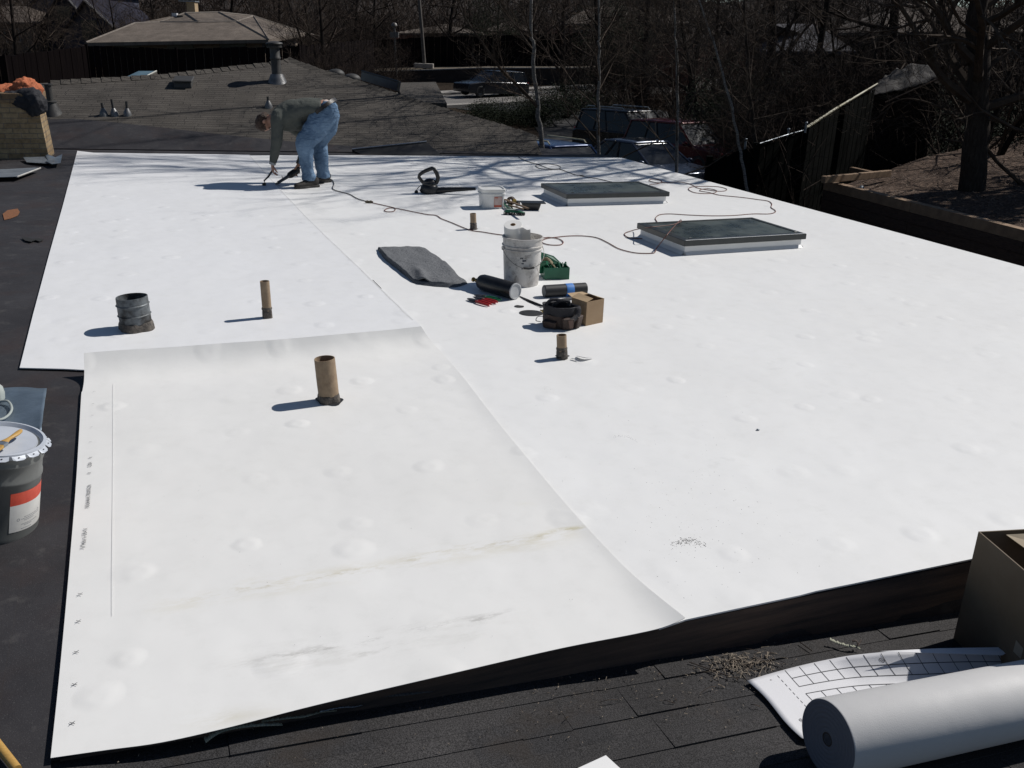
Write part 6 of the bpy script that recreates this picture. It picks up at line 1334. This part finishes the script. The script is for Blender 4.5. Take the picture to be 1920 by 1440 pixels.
b = MB(); b.grid(tarp, 30, 16); solid(b.build('tarp', mat('grey tarp', (.075, .070, .066), (.035, .033, .032), 3, .8, spec=.1, bump=.5, bsc=9, bd=.03), t, 'all'), .02)
b = MB(); b.hexa([tarp(0, .03) + Vector((0, 0, -2.6)), tarp(1, .03) + Vector((0, 0, -2.6)), tarp(1, .97) + Vector((0, 0, -2.6)), tarp(0, .97) + Vector((0, 0, -2.6))], [tarp(0, .03) - Vector((0, 0, .12)), tarp(1, .03) - Vector((0, 0, .12)), tarp(1, .97) - Vector((0, 0, .12)), tarp(0, .97) - Vector((0, 0, .12))]); b.build('wall', m_dw, t)
b = MB(); b.tube([Q(1660, 192, 24.6) - tp_[0], Q(1806, 127, 24.6) - tp_[0]], .022, 5); b.build('rail', m_tim, t)

# ---------------------------------------------------------------- cars
def car(name, loc, yaw, L, Wd, Hh, paint, label, rails=False, style='suv', sunroof=False):
    t = empty(name, loc, rot=(0, rad(-1.5), yaw)); tag(t, label, 'car', 'cars parked below the house' if loc.y < 40 else None)
    l, w, h = L / 2, Wd / 2, Hh; bz = h * .56
    low = [(-l, .30), (-l + .05, .22), (-l * .82, .2), (l * .82, .2), (l - .04, .24), (l, .38), (l - .05, bz * .82), (l * .70, bz * .93), (l * .44, bz), (-l * .90, bz), (-l + .03, bz * .92)]
    b = MB(); n_ = len(low); rings = []
    for yy, k in ((-w, .0), (-w * .94, .05), (w * .94, .05), (w, .0)): rings.append([(x_ * (1 + (.012 if k else 0)), yy, z_ + (k * .35 if z_ > bz * .7 else 0)) for x_, z_ in low])
    vs = [v for r_ in rings for v in r_]; fs = [tuple(range(n_)), tuple(3 * n_ + k for k in range(n_ - 1, -1, -1))]
    for i in range(3):
        for k in range(n_): fs.append((i * n_ + k, (i + 1) * n_ + k, (i + 1) * n_ + (k + 1) % n_, i * n_ + (k + 1) % n_))
    b.add(vs, fs); o = bev(b.build('body', paint, t, True, angle=50), .05, 3, 30)
    if style == 'suv': x0, x1, x2, x3 = -l * .93, -l * .84, l * .12, l * .46
    else: x0, x1, x2, x3 = -l * .88, -l * .50, l * .05, l * .48
    rw = w * .80; ww = w * .95; rz = h - .07
    b = MB(); b.hexa([(x0, -ww, bz), (x3, -ww, bz), (x3, ww, bz), (x0, ww, bz)], [(x1, -rw, rz), (x2, -rw, rz), (x2, rw, rz), (x1, rw, rz)]); b.build('windows', m_win, t)
    b = MB(); n_u = 10
    def rfn(s, v): x_ = x1 - .06 + (x2 - x1 + .12) * s; y_ = (v - .5) * 2 * (rw + .02); return Vector((x_, y_, rz + .05 * (1 - (2 * v - 1) ** 4) * (1 - (2 * s - 1) ** 4) + .012))
    b.grid(rfn, 12, 8); solid(b.build('roof', paint, t, 'all'), .05)
    for y_s in (-1, 1):
        for (xa, xb) in ((x0, x1), (x3, x2), ((x0 + x3) / 2 * .9, (x1 + x2) / 2 * .9), (x0 * .55 + x3 * .0, x1 * .55)):
            b = MB(); b.tube([(xa, y_s * (ww + .005), bz), (xb, y_s * (rw + .005), rz)], .038, 6); b.build('pillar', paint if xa in (x0, x3) else m_rub, t, True)
        if rails: b = MB(); b.tube([(x1 + .1, y_s * rw * .9, rz + .06), (x1 + .2, y_s * rw * .9, rz + .13), (x2 - .2, y_s * rw * .9, rz + .13), (x2 - .1, y_s * rw * .9, rz + .05)], .022, 6); b.build('roof_rail', m_cap if rails == 2 else m_dgal, t, True)
        for xx in (-l * .63, l * .62):
            whl = empty('wheel', (xx, y_s * (w - .10), .33)); whl.parent = t
            b = MB(); b.lathe([(.20, -.11), (.30, -.11), (.33, -.08), (.33, .08), (.30, .11), (.20, .11)], 28, Matrix.Rotation(rad(90), 4, 'X'), close=True); b.build('tyre', m_rub, whl, True)
            b = MB(); b.lathe([(.001, -.06), (.20, -.07), (.205, .07), (.001, .06)], 20, Matrix.Rotation(rad(90), 4, 'X')); 
            b.build('rim', m_dgal, whl, True)
        b = MB(); b.box((l - .10, y_s * w * .72, bz * .72), (.16, .36, .16)); bev(b.build('headlight', m_galv, t), .03)
        b = MB(); b.box((-l + .06, y_s * w * .80, bz * .90), (.12, .22, .26)); bev(b.build('tail_light', mat('tail light red', (.35, .015, .012), (.25, .01, .01), 9, .3), t), .03)
        b = MB(); b.ell((x3 - .18, y_s * (w + .10), bz + .06), (.09, .11, .08)); b.build('mirror', paint, t, True)
    if sunroof: b = MB(); b.box(((x1 + x2) / 2 + .15, 0, rz + .066), (.75, rw * 1.1, .02)); bev(b.build('sunroof', m_win, t), .01)
    return t
mb_ = lambda n_, c_: mat(n_, c_, tuple(x_ * .9 for x_ in c_), 3, .22, .3)
p_blue, p_red, p_blk, p_navy, p_dk = mb_('slate blue paint', (.055, .070, .105)), mb_('dark red paint', (.10, .013, .015)), mb_('black paint', (.014, .014, .017)), mb_('navy blue paint', (.03, .055, .13)), mb_('charcoal paint', (.022, .024, .03))
def carq(px, py_roof, Y, hh): q = Q(px, py_roof, Y); return gl(q.x, q.y, .03), q
def car_at(nm, px, py, Hc, *a, **k):                     # roof centre on the sight line, wheels on the ground
    d = ray(px, py); lo, hi = 14.0, 90.0
    for _ in range(50):
        mid = (lo + hi) / 2; p = CP + d * (mid / d.y)
        if p.z > G(p.x, p.y) + Hc + .03: lo = mid
        else: hi = mid
    p = CP + d * (lo / d.y); return car(nm, gl(p.x, p.y, .035), *a, **k)
car_at('parked_car', 1215, 262, 1.46, rad(-55), 4.5, 1.78, 1.46, p_blue, 'slate blue parked car with sunroof, nearest below the right roof edge', style='car', sunroof=True)
car_at('parked_car', 1060, 268, 1.62, rad(-55), 4.5, 1.80, 1.62, p_navy, 'navy blue parked car with roof bars behind the first pale trunk', rails=2)
car_at('parked_car', 1290, 226, 1.66, rad(-50), 4.5, 1.85, 1.66, p_red, 'dark red parked car behind the slate blue one')
car_at('parked_car', 1190, 205, 1.75, rad(-50), 4.6, 1.9, 1.75, p_blk, 'black parked car with roof rails, left of the dark red one', rails=1)
car_at('street_car', 922, 131, 1.60, math.atan2(sd.y, sd.x) + math.pi, 4.6, 1.85, 1.60, p_dk, 'dark car parked on the sunlit street beyond the shingled roof')

# ---------------------------------------------------------------- trees
m_birch = mat('pale grey bark', (.22, .21, .20), (.050, .046, .043), 9, .8, bump=.4, bsc=20, streak=(2, 2, 9))
def grow(mb, p, d, L, r, lev, maxlev, rr, dens=1.0, droop=0.0, nseg=4):
    pts = [p.copy()]; q = p.copy(); dd = d.normalized(); rs = [r]
    for i in range(nseg):
        dd = (dd + Vector((rr.uniform(-1, 1), rr.uniform(-1, 1), rr.uniform(-1, 1))) * (.16 + .05 * lev) + Vector((0, 0, .07 - droop))).normalized(); q = q + dd * (L / nseg); pts.append(q.copy()); rs.append(max(r * (1 - .8 * (i + 1) / nseg), .0022))
    mb.tube(pts, rs, 6 if lev < 2 else (4 if lev == 2 else 3), cap=False)
    if lev < maxlev:
        k = max(2, int((5, 5, 5, 4)[min(lev, 3)] * dens + rr.random()))
        for c in range(k):
            f = .25 + .75 * (c + rr.random()) / k; i = min(int(f * nseg), nseg - 1); bp = pts[i].lerp(pts[i + 1], f * nseg - i); az = rr.uniform(0, 6.283); sp = rr.uniform(.5, 1.0)
            ax_ = (pts[i + 1] - pts[i]).normalized(); o1 = ax_.orthogonal().normalized(); o2 = ax_.cross(o1); nd = ax_ * math.cos(sp) + (o1 * math.cos(az) + o2 * math.sin(az)) * math.sin(sp)
            grow(mb, bp, nd, L * rr.uniform(.42, .62), max(rs[i] * .55, .003), lev + 1, maxlev, rr, dens, droop)
def tree(name, base, pts, r0, mt, mtw, label, seed, group=None, nb=12, bl=2.0, b0=.25, maxlev=3, dens=1.0, up=.5, droop=0.0, rend=.25, extra=None, cat_='tree'):
    """pts: trunk polyline in world space"""
    rr = random.Random(seed); t = empty(name, base); tag(t, label, cat_, group); P_ = cat([p - base for p in pts], 4); n_ = len(P_); P_ = [q + Vector((rr.uniform(-1, 1), rr.uniform(-1, 1), 0)) * min(r0, .05) * (.55 if 0 < i < n_ - 1 else 0) for i, q in enumerate(P_)]; rs = [r0 * (1 - (1 - rend) * i / (n_ - 1)) * (1.35 if i == 0 else 1) for i in range(n_)]
    b = MB(); b.tube(P_, rs, 14); b.build('trunk', mt, t, True)
    b = MB()
    for k in range(nb):
        f = b0 + (1 - b0) * (k + rr.random() * .8) / nb; i = min(int(f * (n_ - 1)), n_ - 2); p = P_[i].lerp(P_[i + 1], f * (n_ - 1) - i); az = k * 2.4 + rr.uniform(-.5, .5); el_ = up + rr.uniform(-.25, .3); d = Vector((math.cos(az) * math.cos(el_), math.sin(az) * math.cos(el_), math.sin(el_)))
        grow(b, p, d, bl * rr.uniform(.7, 1.2) * (1.15 - .6 * f), rs[i] * .48, 1, maxlev, rr, dens, droop)
    if extra:
        for (pp_, r_) in extra:
            q_ = cat([x_ - base for x_ in pp_], 4); b.tube(q_, [r_ * (1 - .75 * i / (len(q_) - 1)) for i in range(len(q_))], 6)
            for k in range(9 if len(pp_) < 7 else 26):
                i = rr.randint(2, len(q_) - 2); d = (q_[i + 1] - q_[i]).normalized() + Vector((rr.uniform(-1, 1), rr.uniform(-1, 1), rr.uniform(-.3, 1))) * .8; grow(b, q_[i], d, rr.uniform(.4, 1.0) * (1.7 if len(pp_) > 6 else 1), r_ * .35, 2, maxlev, rr, dens, droop)
    b.build('crown', mtw, t); return t
def trunk_px(pxs, Y, top=9.0):
    pts = [Q(x_, y_, Y) for x_, y_ in pxs]; g_ = G(pts[0].x, Y); d = (pts[-1] - pts[0]).normalized(); base = pts[0] + d * ((g_ - pts[0].z) / d.z); d2 = (pts[-1] - pts[-2]).normalized(); hi = pts[-1] + d2 * ((top - pts[-1].z) / d2.z); mid = pts[-1].lerp(hi, .5) + Vector((.1, .1, 0)); return base, [base] + pts + [mid, hi]
bs, pt = trunk_px([(1016, 289), (1008, 200), (1000, 90), (995, 2)], 18.6, 12.5)
ex = [([Q(1012, 205, 18.6), Q(975, 165, 18.4), Q(935, 125, 18.2), Q(905, 82, 18.0), Q(862, 14, 17.9), Q(845, -60, 17.8)], .035), ([Q(1004, 100, 18.6), Q(965, 45, 18.8), Q(930, -10, 19)], .022), ([Q(1010, 195, 18.6), Q(975, 178, 18.3), Q(940, 165, 18), Q(905, 140, 17.8)], .014), ([Q(1002, 50, 18.6), Q(1020, 15, 18.5), Q(1028, -40, 18.5)], .015)]
tree('birch_tree', bs, pt, .055, m_birch, m_twig, 'leftmost pale trunked bare tree, forking toward the upper left', 41, 'pale bare trees beyond the roof edge', 16, 2.6, .52, 4, extra=ex, up=.6)
bs, pt = trunk_px([(1123, 292), (1122, 180), (1123, 90), (1123, 0)], 18.2, 12.0)
tree('birch_tree', bs, pt, .036, m_birch, m_twig, 'middle pale bare tree with a very straight thin trunk', 42, 'pale bare trees beyond the roof edge', 26, 2.3, .14, 4, up=.7)
bs, pt = trunk_px([(1270, 316), (1270, 200), (1268, 90), (1262, 0)], 17.2, 11.5)
tree('birch_tree', bs, pt, .034, m_birch, m_twig, 'rightmost pale bare tree in front of the dark red car', 43, 'pale bare trees beyond the roof edge', 26, 2.2, .14, 4, up=.7)
bs, pt = trunk_px([(1400, 348), (1386, 270), (1366, 180), (1342, 90), (1310, 0)], 16.5, 7.5)
tree('sapling', bs, pt, .030, m_birch, m_twig, 'thin leaning bare sapling beside the right roof edge', 44, None, 16, 1.8, .25, 3, up=.7)
bs, pt = trunk_px([(1418, 268), (1408, 200), (1402, 100), (1395, 0)], 21, 8)
tree('bare_tree', bs, pt, .05, m_bark, m_twig, 'thin dark bare tree at the left end of the bright capped fence', 45, None, 16, 2.2, .25, 4, up=.6)
# the thick tree on the bank
tb = P(1828, 346, ZW + .1); Yt = tb.y
pt = [tb + Vector((0, 0, -.4)), Q(1828, 300, Yt), Q(1832, 200, Yt), Q(1836, 100, Yt), Q(1836, 0, Yt), tb + Vector((.0, 0, 6.0)), tb + Vector((-.4, .3, 10.5))]
ex = [([Q(1822, 190, Yt), Q(1770, 150, Yt - .3), Q(1735, 90, Yt - .4), Q(1700, 30, Yt - .5), Q(1650, -40, Yt - .6)], .10), ([Q(1815, 120, Yt), Q(1780, 60, Yt + .4), Q(1760, -30, Yt + .6)], .06), ([Q(1850, 130, Yt), Q(1890, 100, Yt + .2), Q(1950, 90, Yt + .2)], .05),
      ([Q(1825, 240, Yt), Q(1760, 200, Yt + .5), Q(1700, 185, Yt + .8), Q(1660, 200, Yt + 1)], .035)]
# high limbs that reach over the roof, out of the picture, and throw the branch shadows
SH = Vector((math.cos(SUN_AZ), math.sin(SUN_AZ), math.tan(SUN_EL)))
def above(px, py, z): return P(px, py) + SH * (z / SH.z)      # the point of a limb whose shade falls there
for r_, z0, lst in ((.085, 4.6, [(1240, 296, 5.2), (1180, 301, 5.6), (1120, 313, 6.0), (1060, 325, 6.3), (1000, 336, 6.6), (930, 347, 6.9), (860, 352, 7.1)]),
                    (.075, 5.4, [(1300, 345, 6.0), (1214, 331, 6.4), (1160, 318, 6.7), (1100, 306, 7.0), (1040, 299, 7.2), (960, 293, 7.5)]),
                    (.10, 5.0, [(1080, 290, 6.2), (1010, 298, 6.6), (945, 303, 6.9), (913, 314, 7.1), (890, 325, 7.3), (822, 338, 7.6), (740, 345, 7.9), (660, 350, 8.2)]),
                    (.07, 6.0, [(1120, 330, 6.6), (1040, 340, 7.0), (971, 331, 7.2), (913, 314, 7.25), (840, 306, 7.4), (740, 300, 7.7), (640, 296, 8.0)]),
                    (.085, 6.4, [(900, 292, 7.8), (800, 300, 8.2), (700, 306, 8.6), (600, 312, 9.0), (500, 316, 9.4), (400, 318, 9.8), (320, 312, 10)]),
                    (.06, 7.0, [(820, 318, 8.6), (720, 326, 8.9), (620, 330, 9.2), (520, 328, 9.6), (430, 308, 9.9)]),
                    (.07, 7.4, [(760, 296, 9.5), (620, 300, 10), (500, 304, 10.4), (400, 300, 10.8), (300, 300, 11.2)]),
                    (.05, 5.8, [(1150, 346, 6.6), (1060, 352, 7), (980, 350, 7.2), (900, 362, 7.4), (840, 372, 7.6)])):
    L_s = [above(*q) for q in lst]; st = tb + Vector((-.1, .1, z0)); ex.append(([st, st.lerp(L_s[0], .5) + Vector((0, 0, .25))] + L_s, r_))
tree('shade_tree', tb, pt, .27, m_bark, m_twig, 'thick dark trunked bare tree standing on the mulch bank at the right', 46, None, 18, 4.2, .30, 4, 1.0, up=.4, rend=.4, extra=ex)
tb2 = gl(10.5, 19.5); tree('bare_tree', tb2, [tb2, tb2 + Vector((.1, 0, 2.5)), tb2 + Vector((-.2, .1, 5)), tb2 + Vector((-.4, 0, 10))], .12, m_bark, m_twig, 'dark bare tree behind the tarp covered shed', 47, None, 18, 3.4, .18, 4, up=.45)

def conifer(x, y, h, rb, seed, label):
    rr = random.Random(seed); O = gl(x, y); t = empty('unseen_evergreen', O); tag(t, label, 'tree'); b = MB(); b.tube([(0, 0, -.3), (0, 0, h * .6), (0, 0, h)], [.16, .09, .02], 8); b.build('trunk', m_bark, t, True); b = MB()
    for k in range(120):
        f = (k + rr.random()) / 120; z = h * (.03 + .95 * f); R_ = rb * (1 - f) ** .8 + .1; az = k * 2.4; d = Vector((math.cos(az), math.sin(az), -.15)); 
        for j in range(120):
            u = rr.random() ** .7; w_ = .30 * R_ * u * (1.15 - u) * 2; p = Vector((0, 0, z)) + d * R_ * u + Vector((-d.y, d.x, 0)) * rr.uniform(-w_, w_) + Vector((0, 0, rr.uniform(-.06, .06))); a = (d + Vector((rr.uniform(-.8, .8), rr.uniform(-.8, .8), rr.uniform(-.5, .4)))).normalized() * rr.uniform(.22, .48); e_ = a.orthogonal().normalized() * .09; b.add([p - e_, p + e_, p + a], [(0, 1, 2)])
    b.build('crown', m_leaf, t)
conifer(14.5, 20.7, 15, 3.2, 61, 'unseen evergreen tree right of the mulch bank, put there to shade it')  # out of view, sized and set so its shade crosses the bank

# background trees: four kinds grown once, then copied
def proto(name, h, r, nb, bl, b0, maxlev, dens, up, seed, mt, mtw, label, multi=1):
    rr = random.Random(seed); t = empty(name, (0, 0, 0)); tag(t, label, 'tree', 'bare trees in the background')
    b = MB(); c = MB()
    for s_ in range(multi):
        q = Vector((0, 0, -.2)); d = Vector((rr.uniform(-.3, .3) * (multi > 1), rr.uniform(-.3, .3) * (multi > 1), 1)); pts = [q.copy()]
        for i in range(5): d = (d.normalized() + Vector((rr.uniform(-.1, .1), rr.uniform(-.1, .1), 0))); q = q + d.normalized() * h / 5; pts.append(q.copy())
        P_ = cat(pts, 3); n_ = len(P_); rs = [r * (1 - .75 * i / (n_ - 1)) for i in range(n_)]; b.tube(P_, rs, 8)
        for k in range(nb):
            f = b0 + (1 - b0) * (k + rr.random() * .8) / nb; i = min(int(f * (n_ - 1)), n_ - 2); p = P_[i].lerp(P_[i + 1], f * (n_ - 1) - i); az = k * 2.4 + rr.uniform(-.5, .5); el_ = up + rr.uniform(-.3, .3)
            grow(c, p, Vector((math.cos(az) * math.cos(el_), math.sin(az) * math.cos(el_), math.sin(el_))), bl * rr.uniform(.7, 1.2) * (1.15 - .5 * f), rs[i] * .5, 1, maxlev, rr, dens, 0)
    b.build('trunk', mt, t, True); c.build('crown', mtw, t); return t
m_bark2 = mat('dark bark', (.026, .021, .018), (.015, .012, .011), 5, .9, spec=.05); m_twr = mat('reddish twigs', (.085, .042, .036), (.05, .026, .022), 3, .9, spec=.05)
PR = [proto('bare_tree', 7.5, .16, 14, 3.2, .12, 4, 1.1, .5, 1, m_bark2, m_twigd, 'a'), proto('bare_tree', 6.5, .10, 12, 2.6, .10, 4, 1.1, .7, 2, m_bark2, m_twig, 'a', 2), proto('bare_tree', 8.5, .20, 16, 3.6, .10, 4, 1.0, .3, 3, m_bark2, m_twigd, 'a')]
PB = [proto('bare_shrub', 2.2, .04, 12, 1.4, .02, 3, 1.5, .7, 4, m_bark2, m_twigd, 'a', 4), proto('bare_shrub', 2.0, .03, 12, 1.3, .02, 3, 1.5, .8, 5, m_bark2, m_twr, 'a', 4)]
used = set()
def put(pr, x, y, s, rz, label, group, category='tree'):
    if pr.name in used:
        t = pr.copy(); COL.objects.link(t)
        for ch in pr.children: c = ch.copy(); COL.objects.link(c); c.parent = t
    else: t = pr; used.add(pr.name)
    t.location = gl(x, y); t.rotation_euler = (0, rad(-2), rz); t.scale = (s, s, s); t['label'] = label; t['category'] = category; t['group'] = group
rr = random.Random(99)
spots = [(20, 62, 0), (70, 70, 1), (-90, 60, 2), (215, 78, 1), (290, 92, 0), (430, 82, 2), (520, 74, 0), (590, 66, 1), (610, 58, 0), (665, 88, 2), (700, 90, 0), (760, 100, 1), (840, 88, 2), (930, 90, 0), (1000, 84, 2), (1060, 66, 0), (1130, 52, 2), (1150, 60, 0), (1210, 48, 2), (1300, 44, 0), (1345, 36, 1), (1460, 40, 2), (1530, 34, 0), (1600, 40, 1), (1680, 34, 2), (1740, 30, 0), (1880, 24, 1), (1930, 34, 2), (1980, 28, 0), (1430, 60, 0), (1560, 62, 2), (1250, 75, 1), (880, 112, 0), (480, 108, 1), (360, 112, 2), (160, 112, 0), (10, 100, 2), (-40, 85, 0)]
LB = ['bare tree in the background wood', 'many stemmed bare tree in the background wood', 'broad dark bare tree in the background wood']
for i, (px_, Y_, k) in enumerate(spots): q = Q(px_, 60, Y_); put(PR[k], q.x, Y_, rr.uniform(.9, 1.25), rr.uniform(0, 6.28), LB[k], ['bare trees in the background', 'many stemmed bare trees in the background', 'broad bare trees in the background'][k])
for i in range(70):
    px_ = rr.uniform(-60, 1980); Y_ = rr.uniform(58, 95) if px_ < 1150 else rr.uniform(24, 50)
    if 640 < px_ < 1170 and Y_ < 82: Y_ = 84 + rr.random() * 10
    if 1060 < px_ < 1420: Y_ = max(Y_, 38 + rr.random() * 10)
    if px_ < 640 and Y_ < 80: Y_ += 20
    q = Q(px_, 60, Y_); k = 1 if rr.random() < .25 else 0; put(PB[k], q.x, Y_, rr.uniform(.8, 1.6), rr.uniform(0, 6.28), ['leafless dark shrub in the background', 'leafless reddish shrub in the background'][k], ['dark shrubs in the background', 'reddish shrubs in the background'][k], 'shrub')
# shrubs right behind the hip of the roof
for px_, Y_ in ((618, 40), (650, 42), (685, 46), (715, 50)): q = Q(px_, 60, Y_); put(PB[0], q.x, Y_, 1.3, rr.uniform(0, 6), 'leafless dark shrub in the background', 'dark shrubs in the background', 'shrub')
# evergreen juniper hedge by the street, dark evergreens upper right
def bush(x, y, rx, ry, h, n_, seed, label, name='evergreen_shrub', z0=0, leaf=.09, cat_='shrub', mt=None):
    rr = random.Random(seed); b = MB(); O = gl(x, y); lob = [(Vector((rr.uniform(-.7, .7) * rx, rr.uniform(-.6, .6) * ry, h * rr.uniform(.2, .75))), rr.uniform(.3, .55)) for _ in range(16)]
    for k in range(n_):
        c, s = lob[rr.randrange(16)]; u = Vector((rr.gauss(0, 1), rr.gauss(0, 1), rr.gauss(0, 1))).normalized() * (rr.random() ** .4); p = c + Vector((u.x * rx * s, u.y * ry * s, u.z * h * s)); p.z = max(p.z + z0, .03)
        a = Vector((rr.uniform(-1, 1), rr.uniform(-1, 1), rr.uniform(-.2, 1))).normalized() * leaf * rr.uniform(.6, 1.6); d = a.orthogonal().normalized() * leaf * .35; b.add([p - d, p + d, p + a], [(0, 1, 2)])
    t = empty(name, O); tag(t, label, cat_); b.build('foliage', mt or m_leaf, t); b = MB()
    for k in range(8): b.tube([(0, 0, -.1), (rr.uniform(-.5, .5) * rx, rr.uniform(-.5, .5) * ry, h * .6 + z0)], [.05, .015], 5)
    b.build('stems', m_bark2, t); return t
for i, (px_, py_, w_, h_) in enumerate(((948, 232, 2.0, 1.1), (1000, 236, 2.0, 1.4), (1058, 222, 2.2, 1.5), (1112, 205, 2.6, 1.6))): q = GP(px_, py_); bush(q.x, q.y, w_, 1.4, h_, 9000, 200 + i, ('leftmost low juniper bush beside the sunlit street', 'second juniper bush from the left beside the street', 'third juniper bush from the left beside the street', 'rightmost juniper bush by the street, behind the middle pale trunk')[i], 'juniper', leaf=.06)
for i, (px_, Y_, w_, h_, z_) in enumerate(((1160, 70, 3.0, 7, 0), (1450, 33, 2.6, 3.2, 0), (1905, 27, 2.4, 3.0, 0), (1172, 56, 1.6, 5.0, 1), (930, 88, 3, 6, 0))):
    q = Q(px_, 60, Y_); bush(q.x, Y_, w_, w_, h_, 14000, 300 + i, ('tall dark evergreen beyond the street', 'dark evergreen shrub behind the bright capped fence', 'dark evergreen shrub right of the thick trunk', 'dark evergreen left of the middle of the wood, above the black car', 'tall dark evergreen behind the black fence')[i], 'evergreen', leaf=.09)
# dead undergrowth that nobody could count
rr = random.Random(500); b = MB()
def wisp(p, L, r):
    d = Vector((rr.uniform(-1, 1), rr.uniform(-1, 1), rr.uniform(.3, 1.6))).normalized(); m_ = p + d * L * .5 + Vector((rr.uniform(-1, 1), rr.uniform(-1, 1), rr.uniform(-.5, .8))) * L * .14; b.tube([p, m_, p + d * L + Vector((rr.uniform(-1, 1), rr.uniform(-1, 1), -.4)) * L * .2], [r, r * .7, r * .25], 3, cap=False)
for k in range(9000):
    y = 20 + 60 * rr.random() ** 1.3; px_ = rr.uniform(1060, 2050) if y > 26 else rr.uniform(1430, 2050); q = Q(px_, 60, y)
    if (y < 40 and 1060 < px_ < 1380) or (y < 24 and px_ > 1560): continue
    wisp(gl(q.x, y, rr.uniform(0, 2.6)), rr.uniform(.3, 1.6), .004 + .00022 * y)
for k in range(9000):
    y = rr.uniform(84, 130); q = Q(rr.uniform(-150, 1250), 60, y); wisp(gl(q.x, y, rr.uniform(0, 4.5)), rr.uniform(.6, 2.4), .022)
o = b.build('undergrowth', m_twigd); tag(o, 'tangle of dead brown twigs and undergrowth between the trees', kind='stuff')
# far wood closing the view
b = MB(); rr = random.Random(501)
for k in range(26000):
    y = rr.uniform(130, 200); x = rr.uniform(-150, 190); p = Vector((x, y, G(x, y) + rr.uniform(0, 13))); wisp(p, rr.uniform(1.5, 4.5), rr.uniform(.05, .10))
o = b.build('far_wood', m_twigd); tag(o, 'far off leafless wood reading as one brown mass', kind='stuff')
b = MB()
for k in range(60):
    x0 = -220 + k * 8; b.add([(x0, 205 + 3 * math.sin(k), -4), (x0 + 8, 205 + 3 * math.sin(k + 1), -4), (x0 + 8, 232, 13 + 3 * math.sin(k * .9 + 1)), (x0, 232, 13 + 3 * math.sin((k - 1) * .9 + 1))], [(0, 1, 2, 3)])
o = b.build('hills', mat('brown wooded hill', (.050, .038, .032), (.028, .022, .019), .25, .95, bump=1, bsc=2, bd=.5), smooth='all'); struct(o)
